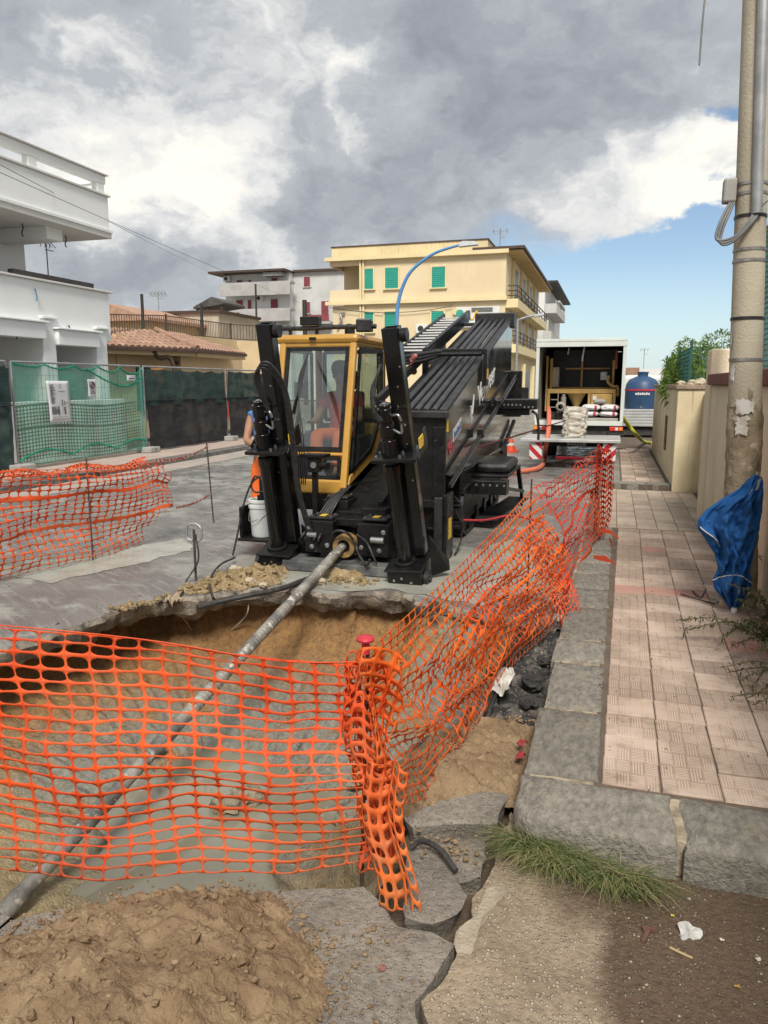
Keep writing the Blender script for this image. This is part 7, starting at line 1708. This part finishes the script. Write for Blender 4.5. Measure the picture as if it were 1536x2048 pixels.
# roof clutter and neighbours beyond the terrace
def bld_box(name, lab, cat, x0, x1, ytop, Y, depth, mt, base=0, cap=None):
    a, b = gy(x0, ytop, Y), gy(x1, ytop, Y); t_ = thing(name, lab, cat, ((a.x + b.x) / 2, Y, base)); m = MB(); m.box(a.x, b.x, Y, Y + depth, base, a.z); m.build('wall', mt, t_)
    if cap: m = MB(); m.box(a.x - .15, b.x + .15, Y - .15, Y + depth, a.z, a.z + .15); m.build('roof_cap', cap, t_)
    return t_, a, b
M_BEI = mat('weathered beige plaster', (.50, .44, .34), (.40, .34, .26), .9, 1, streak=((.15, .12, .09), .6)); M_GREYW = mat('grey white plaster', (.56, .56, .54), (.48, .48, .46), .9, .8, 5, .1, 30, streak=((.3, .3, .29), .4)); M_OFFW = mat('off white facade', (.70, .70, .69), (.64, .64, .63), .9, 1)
t_, a, b = bld_box('roof_room', 'weathered beige rooftop room beyond the terrace', 'building', 320, 437, 629, 38, 5, M_BEI, 0, M_BROWN)
p = gy(318, 629, 37.8); antenna(V((p.x, p.y, p.z)), 1.2, 'wide tv antenna on the beige rooftop room', 5, .9, (1, 0, 0))
# lean-to canopy
a, b = gy(386, 606, 44), gy(446, 604, 44); c = thing('roof_canopy', 'dark sloping roof canopy on posts beyond the terrace', 'canopy', ((a.x + b.x) / 2, 44, 4)); m = MB(); m.prism([V((a.x, 44, a.z - .25)), V((a.x + (b.x - a.x) * .62, 44, a.z + .35)), V((b.x, 44, b.z)), V((b.x, 44, b.z - .12)), V((a.x, 44, a.z - .37))], (0, 3.0, 0)); m.build('roof', mat('dark sheet roof', (.06, .055, .05), (.1, .09, .085), .8, 2), c)
for f in (.1, .45, .92): x = a.x + (b.x - a.x) * f; m = MB(); m.box(x - .06, x + .06, 44.1, 44.2, 3.5, a.z - .1); m.build('post', M_BROWN, c)
t_, a, b = bld_box('tiled_house', 'low house with red tiled roof behind the railing', 'house', 200, 292, 641, 33, 6, M_TAN); m = MB(); m.prism([V((a.x - 4, 32.4, a.z + .9)), V((a.x + .8, 32.4, a.z + .78)), V((b.x + .5, 32.4, a.z + .05)), V((b.x + .5, 32.4, a.z - .1)), V((a.x - 4, 32.4, a.z - .1))], (0, 6, 0)); m.build('roof', M_RT, t_)
for x, y0, Y, h, lab in ((287, 640, 31, 2.0, 'dark post rising above the terrace railing'), (405, 655, 32, 2.2, 'thin lamp post on the roof terrace')):
    p = gy(x, y0 + 20, Y); m = MB(); m.bar(V((p.x, p.y, 3.6)), V((p.x, p.y, gy(x, y0 - 52 if x < 300 else 608, Y).z)), .10, .10); tag(m.build('terrace_post', M_CABLE), lab, 'post')

# ================================================================== facade helper: rectangles measured on a wall plane
def rect(Y, x0, y0, x1, y1): a, b = gy(x0, y1, Y), gy(x1, y0, Y); return a.x, b.x, a.z, b.z
def window(par, Y, x0, y0, x1, y1, mt, frame, slats=True, inset=.06, half=None):
    X0, X1, Z0, Z1 = rect(Y, x0, y0, x1, y1); m = MB(); m.box(X0, X1, Y - .05, Y + .05, Z0, Z1); w = m.build('window', M_DARKW, par)
    zb = Z0 if half is None else Z0 + (Z1 - Z0) * half
    m = MB(); n = max(3, int((Z1 - zb) / .12))
    for k in range(n): z = zb + (Z1 - zb) * k / n; m.box(X0 + .03, X1 - .03, Y - .085, Y - .052, z, z + (Z1 - zb) / n * .86)
    m.build('roller_shutter', mt, w)
    m = MB(); m.box(X0 - .05, X0 + .03, Y - .09, Y, Z0, Z1); m.box(X1 - .03, X1 + .05, Y - .09, Y, Z0, Z1); m.box(X0 - .05, X1 + .05, Y - .09, Y, Z1, Z1 + .05); m.box(X0 - .1, X1 + .1, Y - .14, Y, Z0 - .06, Z0); m.build('sill', frame, w)
    return w
def aircon(par, Y, x, y, s=.8):
    p = gy(x, y, Y); m = MB(); m.box(p.x - .4 * s, p.x + .4 * s, Y - .35, Y - .02, p.z - .28 * s, p.z + .28 * s); a = m.build('air_conditioner', M_OFFW, par, bevel=.02); m = MB(); m.lathe([(0, 0), (.2 * s, 0), (.2 * s, .01), (.17 * s, .012), (.0, .012)], (p.x - .08 * s, Y - .362, p.z), 14, axis='Y'); m.build('fan_grille', M_CABLE, a)

# ---- yellow corner building
YY = 46.0
M_YB = mat('yellow facade', (.70, .585, .385), (.65, .535, .345), .9, .35, 6, .12, 14, streak=((.42, .30, .14), .25)); M_YT = mat('pale yellow trim', (.75, .63, .37), (.68, .57, .33), .9, 1); M_YS = mat('stained parapet', (.70, .58, .34), (.63, .52, .31), .9, .6, streak=((.16, .12, .08), .85)); M_TEAL = mat('teal roller shutter', (.03, .33, .25), (.025, .29, .22), .55, 2)
yb = thing('yellow_building', 'yellow three storey corner building with teal shutters and long side balconies', 'building', (-11, 50, 0))
def yw(name, mt, *b, bevel=0, parent=None):
    m = MB(); [m.box(*q) for q in b]; return m.build(name, mt, parent or yb, bevel=bevel)
XL, XM, XR = gy(660, 560, YY).x, gy(722, 560, YY).x, gy(1012, 560, YY).x
ZP, ZC1, ZC0 = gy(800, 488, YY).z, gy(800, 513, YY).z, gy(800, 603, YY).z
YEnd = gx(1072, 560, XR).y; YEnd = 66.0
yw('wall', M_YB, (XM, XR, YY, YEnd, 0, ZC1)); yw('corner_wall', M_YB, (XL + .15, XM - .02, YY + .05, YY + 6, 0, ZC0 - .15), (XL + .15, XM - .02, YY + 2.2, YY + 6, ZC0 - .15, ZC1))
yw('loggia_parapet', M_YB, (XL, XM - .01, YY - .02, YY + .15, ZC0 + .12, gy(690, 580, YY).z), (XL, XL + .15, YY + .15, YY + 2.4, ZC0 + .12, gy(690, 580, YY).z)); yw('loggia_beam', M_YB, (XL, XM - .01, YY - .02, YY + .2, gy(690, 532, YY).z, ZC1), (XL, XL + .15, YY + .2, YY + 2.4, gy(690, 532, YY).z, ZC1))
yw('roof_parapet', M_YS, (XL + .1, gy(975, 490, YY).x, YY + .1, YY + 14, ZC1 + .1, ZP)); yw('parapet_cap', M_BROWN, (XL + .05, gy(975, 490, YY).x + .05, YY + .05, YY + 14, ZP, ZP + .07))
yw('cornice', M_YT, (XL - .25, XR + .15, YY - .3, YY + .02, ZC1 - .12, ZC1 + .1)); yw('cornice', M_YT, (XL - .25, XR + .1, YY - .25, YY + .02, ZC0 - .12, ZC0 + .1))
ZG = gy(800, 700, YY).z
for (x0, y0, x1, y1, hf) in ((729, 537, 748, 579, None), (770, 535, 798, 578, None), (863, 533, 892, 576, None), (729, 624, 748, 665, .55), (769, 623, 797, 665, None), (862, 622, 889, 668, None)): window(yb, YY, x0, y0, x1, y1, M_TEAL, M_YT, half=hf)
for x in (721, 727): p0, p1 = gy(x, 517, YY), gy(x, 700, YY); m = MB(); m.tube([V((p0.x, YY - .08, p0.z)), V((p0.x, YY - .08, 0))], .07, 8); m.build('downpipe', M_YT, yb, smooth=60)
aircon(yb, YY, 846, 658, .9)
p = gy(865, 690, YY); yw('balcony_rail', M_DARKW, (rect(YY, 859, 695, 892, 667)[0], rect(YY, 859, 695, 892, 667)[1], YY - .1, YY - .06, ZG - .9, gy(870, 668, YY).z)); yw('stair_wall', M_YB, (gy(822, 700, YY).x, gy(858, 700, YY).x, YY - 1.6, YY - 1.4, 0, gy(858, 680, YY).z))
# street side: balconies, fins, overhanging roof
ZR = gy(1046, 497, YY).z; XO = gy(1046, 497, YY).x
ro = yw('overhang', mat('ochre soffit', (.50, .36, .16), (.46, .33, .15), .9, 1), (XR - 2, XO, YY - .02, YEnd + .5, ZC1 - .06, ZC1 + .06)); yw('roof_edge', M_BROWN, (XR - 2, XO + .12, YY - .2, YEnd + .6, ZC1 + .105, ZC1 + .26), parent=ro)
for z, nm in ((ZC0, 'upper'), (ZC0 - (ZC1 - ZC0) * .98, 'lower')):
    sl = yw('balcony', M_YT, (XR + .01, XO - .2, YY + .0, YEnd, z - .55, z - .05)); m = MB()
    for k in range(3): m.tube([(XO - .25, YY + .1, z + .15 + .28 * k), (XO - .25, YEnd, z + .15 + .28 * k)], .035, 5); m.tube([(XR + .1, YY + .1, z + .15 + .28 * k), (XO - .25, YY + .1, z + .15 + .28 * k)], .035, 5)
    for k in range(11): Y = YY + .1 + k * (YEnd - YY - .1) / 10; m.bar((XO - .25, Y, z - .05), (XO - .25, Y, z + .78), .05, .05)
    m.build('railing', M_BROWN, sl)
    for k in range(4): Y = YY + 2.4 + k * 4.3; yw('fin_wall', M_YT, (XR + .01, XO - .75, Y, Y + .25, z - .04, z + (ZC1 - ZC0) * .92), parent=sl); yw('door_opening', M_DARKW, (XR + .002, XR + .03, Y + .8, Y + 3.2, z, z + 2.2), parent=sl)
yw('shop_opening', M_DARKW, (XR + .002, XR + .03, YY + 1, YY + 4.5, 0, 2.6), (XR + .002, XR + .03, YY + 6, YY + 10, 0, 2.6), (XR + .002, XR + .03, YY + 12, YY + 17, 0, 2.6)); yw('ground_pier', M_YT, (XO - .5, XO - .2, YY + 5.0, YY + 5.3, 0, 3)); yw('ground_pier', M_YT, (XO - .5, XO - .2, YY + 11, YY + 11.3, 0, 3))
for k in range(3): p = gy(1058 + 10 * k, 588 + 12 * k, YY); tag(rock('potted_plant', (XO - .5, YY + 6 + 2.2 * k, ZC0 + .35), .35, mat('balcony stuff', (.2, .24, .2), (.4, .38, .35), .8, 4), 400 + k, (.6, .9, 1.2)), ['white and grey bundle on the upper side balcony', 'second bundle along the upper side balcony', 'last bundle on the upper side balcony'][k], 'bundle')
# shop sign on the facade
a = gy(912, 655, YY - .1); b = gy(1000, 612, YY - .1); sg = thing('shop_sign', 'white shop sign with yellow letters on the yellow building', 'sign', (a.x, YY - .1, a.z)); m = MB(); m.box(a.x, b.x, YY - .16, YY - .06, a.z, b.z); m.build('board', M_OFFW, sg); m = MB(); m.box(gy(944, 630, YY).x, gy(986, 630, YY).x, YY - .2, YY - .162, gy(950, 624, YY).z, gy(950, 616, YY).z); m.build('panel', mat('grey panel', (.14, .15, .15)), sg)
text('RA', gy(0, 623, YY).z * 0 + .78, sg, mat('yellow letters', (.85, .50, .02), rough=.5), (gy(930, 640, YY).x, YY - .17, gy(930, 640, YY).z), (R(90), 0, 0), .04)
for x, y, r, c in ((914, 624, .2, (.75, .72, .35)), (921, 628, .24, (.06, .33, .28))): p = gy(x, y, YY); m = MB(); m.lathe([(0, 0), (r, 0), (r, .03), (0, .03)], (p.x, YY - .2 - (.04 if y > 625 else 0), p.z), 20, axis='Y'); m.build('emblem', mat('emblem %d' % y, c), sg)
p = gy(1000, 488, YY + 6); antenna(V((p.x, YY + 6, ZP - .3)), 2.0, 'tv antenna on the flat roof of the yellow building', 3, .9)
p = gy(676, 640, YY); m = MB(); m.tube(spline([V((p.x, YY - .1, p.z - .5)), V((p.x + .3, YY - .15, p.z)), V((p.x + .2, YY - .15, p.z + .35)), V((p.x + .5, YY - .1, p.z + .45))]), .07, 6); tag(m.build('wall_bracket', M_GALV), 'curled grey bracket on the yellow facade', 'bracket')

# ---- grey white apartment block
YG = 76.0
ap = thing('apartment_block', 'grey white apartment block with red shutters and long balconies', 'building', (-28, 80, 0))
def aw(name, mt, *b, parent=None):
    m = MB(); [m.box(*q) for q in b]; return m.build(name, mt, parent or ap)
G0, G1, G2 = gy(452, 600, YG).x, gy(580, 600, YG).x, gy(712, 600, YG + 2).x; ZT = gy(510, 548, YG).z
aw('wall', M_OFFW, (G0, G1, YG, YG + 10, 0, ZT)); aw('side_wall', M_GREYW, (G1 + .02, G2, YG + 1.0, YG + 10, 0, ZT + .1)); aw('roof', M_BROWN, (G0 - 1.2, G1 + .1, YG - 1.6, YG + 10, ZT, ZT + .22), (G1 + .12, G2 + .4, YG + .6, YG + 10, ZT + .1, ZT + .32))
M_MAR = mat('maroon shutter', (.26, .06, .07), (.22, .05, .06), .6); M_BALC = mat('grey balcony', (.42, .41, .40), (.35, .34, .33), .9, 1, streak=((.2, .2, .19), .4))
for (ya, yb_) in ((571, 588), (624, 641)): X0, X1, Z0, Z1 = rect(YG - 1.4, 439, yb_, 580, ya); aw('balcony', M_BALC, (X0, X1, YG - 1.4, YG - 1.2, Z0, Z1), (X0, X1, YG - 1.2, YG, Z0, Z0 + .25))
for r in ((473, 600, 487, 624), (496, 600, 504, 624), (542, 598, 557, 624), (474, 560, 486, 572), (497, 560, 503, 571), (543, 556, 556, 570), (498, 650, 506, 672)): window(ap, YG, *r, M_MAR, M_OFFW)
for r in ((608, 553, 621, 574), (611, 604, 621, 627), (643, 602, 658, 640)): window(ap, YG + 1, *r, M_MAR, M_GREYW)
aw('awning', mat('striped awning', (.5, .5, .48), (.12, .12, .12), .8, 14), (gy(536, 550, YG).x, gy(572, 550, YG).x, YG - 1.3, YG, gy(540, 555, YG).z, gy(540, 548, YG).z)); aw('side_balcony', M_BALC, (gy(610, 645, YG).x, gy(660, 645, YG).x, YG, YG + 1, gy(620, 648, YG).z, gy(620, 643, YG).z))
aw('balcony_rail', M_MAR, (gy(612, 640, YG).x, gy(658, 640, YG).x, YG - .05, YG, gy(620, 642, YG).z, gy(620, 630, YG).z)); aircon(ap, YG - 0, 521, 597, 1.0); aircon(ap, YG, 456, 558, 1.0); aircon(ap, YG + 1, 634, 655, 1.2); aircon(ap, YG, 568, 655, 1.0); aw('ground_front', mat('pale green shop front', (.45, .55, .46)), (gy(440, 660, YG).x, gy(466, 660, YG).x, YG - .3, YG, 0, gy(450, 645, YG).z))
for x, y0, y1, Y, lab in ((511, 568, 690, 60, 'dark utility post before the apartment block'), (609, 600, 690, 58, 'dark square post beside the cab roof'), (469, 625, 690, 50, 'left chimney flue of the pair above the terrace'), (476, 625, 690, 50, 'right chimney flue of the pair above the terrace')):
    a, b = gy(x, y1, Y), gy(x, y0, Y); m = MB(); m.tube([V((b.x, Y, 0)), V((b.x, Y, b.z))], .09 if x != 609 else .2, 8); tag(m.build('street_post', M_CABLE), lab, 'post')
# ---- white block behind the yellow one, and the far houses
wbk = thing('white_block', 'white block with projecting balcony behind the yellow building', 'building', (-8, 74, 0))
XB = gy(1088, 640, 70).x
def wk(name, mt, *b): m = MB(); [m.box(*q) for q in b]; return m.build(name, mt, wbk)
wk('wall', M_OFFW, (XB - 10, XB, 70, 90, 0, gy(1100, 566, 70).z)); wk('roof', M_CABLE, (XB - 10, XB + 1.1, 69.6, 90, gy(1100, 566, 70).z, gy(1100, 562, 70).z))
XB2 = gy(1113, 620, 70).x
wk('balcony', M_GREYW, (XB + .01, XB2, 70, 82, gy(1100, 626, 70).z, gy(1100, 607, 70).z)); wk('balcony_roof', M_GREYW, (XB + .5, XB2, 74, 82, gy(1100, 596, 70).z, gy(1100, 592, 70).z)); wk('lower_balcony', M_GREYW, (XB + .01, XB2 - .4, 70, 82, gy(1100, 678, 70).z, gy(1100, 662, 70).z)); wk('pier', M_GREYW, (XB + .01, XB + .4, 69.95, 70.3, 0, gy(1100, 640, 70).z)); wk('balcony_post', M_OFFW, (XB2 - .15, XB2, 81.7, 81.9, gy(1100, 626, 70).z, gy(1100, 592, 70).z))
m = MB(); [m.bar((XB2 - .1, Y, gy(1100, 607, 70).z), (XB2 - .1, Y, gy(1100, 600, 70).z), .05, .05) for Y in (70.2, 74, 78, 81.8)]; m.bar((XB2 - .1, 70, gy(1100, 600, 70).z), (XB2 - .1, 82, gy(1100, 600, 70).z), .05, .05); m.build('railing', M_GREYW, wbk)
fh = thing('far_house', 'white single storey house with tiled edge at the end of the street', 'house', (1, 62, 0))
a, b = gy(1258, 738, 60), gy(1330, 735, 60); m = MB(); m.box(a.x, b.x + 8, 60, 70, 0, a.z); m.build('wall', M_OFFW, fh); m = MB(); m.box(a.x - .2, gy(1279, 735, 60).x, 59.8, 66, a.z - .9, a.z + .1); m.build('tile_edge', M_RT, fh); m = MB(); m.box(gy(1294, 735, 60).x, b.x + 8, 59.7, 60, a.z - .9, a.z - .75); m.build('ledge', M_GREYW, fh); antenna(V((gy(1287, 735, 62).x, 62, a.z)), 1.6, 'tv antenna on the white house at the street end', 3, .5)
m = MB(); m.box(gy(1256, 760, 45).x, gy(1300, 760, 45).x, 45, 50, 0, gy(1270, 750, 45).z); tag(m.build('garden_wall', M_OFFW), 'plain white wall behind the blue water tank', 'wall')
# ---- distant street wall closing the view between rig and truck
m = MB(); m.box(-6, -1.5, 118, 122, 0, 4.5); tag(m.build('distant_house', M_OFFW), 'pale distant house closing the street', 'house')
# cars or parked things are not visible; street lamps are
M_LB = mat('sky blue lamp paint', (.10, .27, .52), (.085, .23, .46), .45, 4); YL = 26.0
pts = [gy(x, y, YL) for x, y in ((794, 700), (793, 650), (796, 610), (803, 580), (818, 548), (840, 526), (870, 506), (905, 494), (922, 490))]; b = pts[0]
sl = thing('street_lamp', 'tall sky blue street lamp with curved arm before the yellow building', 'street lamp', (b.x, YL, 0)); m = MB(); m.tube([V((b.x, YL, 0)), V((b.x, YL, 1.5))] + spline(pts, 5), [.10, .09] + [.075 - .035 * k / 40 for k in range(len(spline(pts, 5)))], 10); m.build('pole', M_LB, sl, smooth=60)
h0, h1 = gy(918, 491, YL), gy(957, 487, YL); m = MB(); m.prism([h0 + V((0, -.12, -.06)), h1 + V((0, -.1, -.05)), h1 + V((-.1, -.08, .07)), h0 + V((.15, -.09, .13)), h0 + V((0, -.1, .08))], (0, .24, 0)); m.build('lamp_head', mat('lamp grey', (.5, .52, .53)), sl, bevel=.02)
YL2 = 40.0; pts = [gy(x, y, YL2) for x, y in ((1085, 690), (1085, 660), (1082, 640), (1070, 632), (1050, 633), (1040, 637), (1030, 641))]; sl2 = thing('street_lamp', 'pale grey street lamp arm behind the rod rack', 'street lamp', (pts[0].x, YL2, 0))
pp = [gy(x, y, YL2) for x, y in ((1036, 640), (1055, 634), (1072, 631))]; bx_ = gy(1034, 700, YL2); m = MB(); m.tube([V((bx_.x, YL2, 0)), V((bx_.x, YL2, gy(1034, 650, YL2).z))] + spline(pp, 4), .06, 8); m.build('pole', M_GALV, sl2, smooth=60)
q0, q1 = gy(1068, 632, YL2), gy(1086, 629, YL2); m = MB(); m.bar(q0, q1, .22, .14); m.build('lamp_head', MATS['lamp grey'], sl2, bevel=.03)
# overhead cables
def span(a, b, sag, lab, r=.012):
    a, b = V(a), V(b); m = MB(); m.tube([a.lerp(b, k / 24) + V((0, 0, -sag * 4 * (k / 24) * (1 - k / 24))) for k in range(25)], r, 5); tag(m.build('overhead_cable', M_CABLE), lab, 'cable')
span(gx(-60, 298, -9.5), gy(445, 555, 72), .1, 'upper overhead cable crossing the white house towards the apartment block', .006); span(gx(-60, 318, -9.8), gy(620, 612, 58), .1, 'lower overhead cable crossing the white house', .006)
span(gy(660, 615, YY - .15), gy(905, 612, YY - .15), .35, 'slack cable strung along the yellow facade', .02)
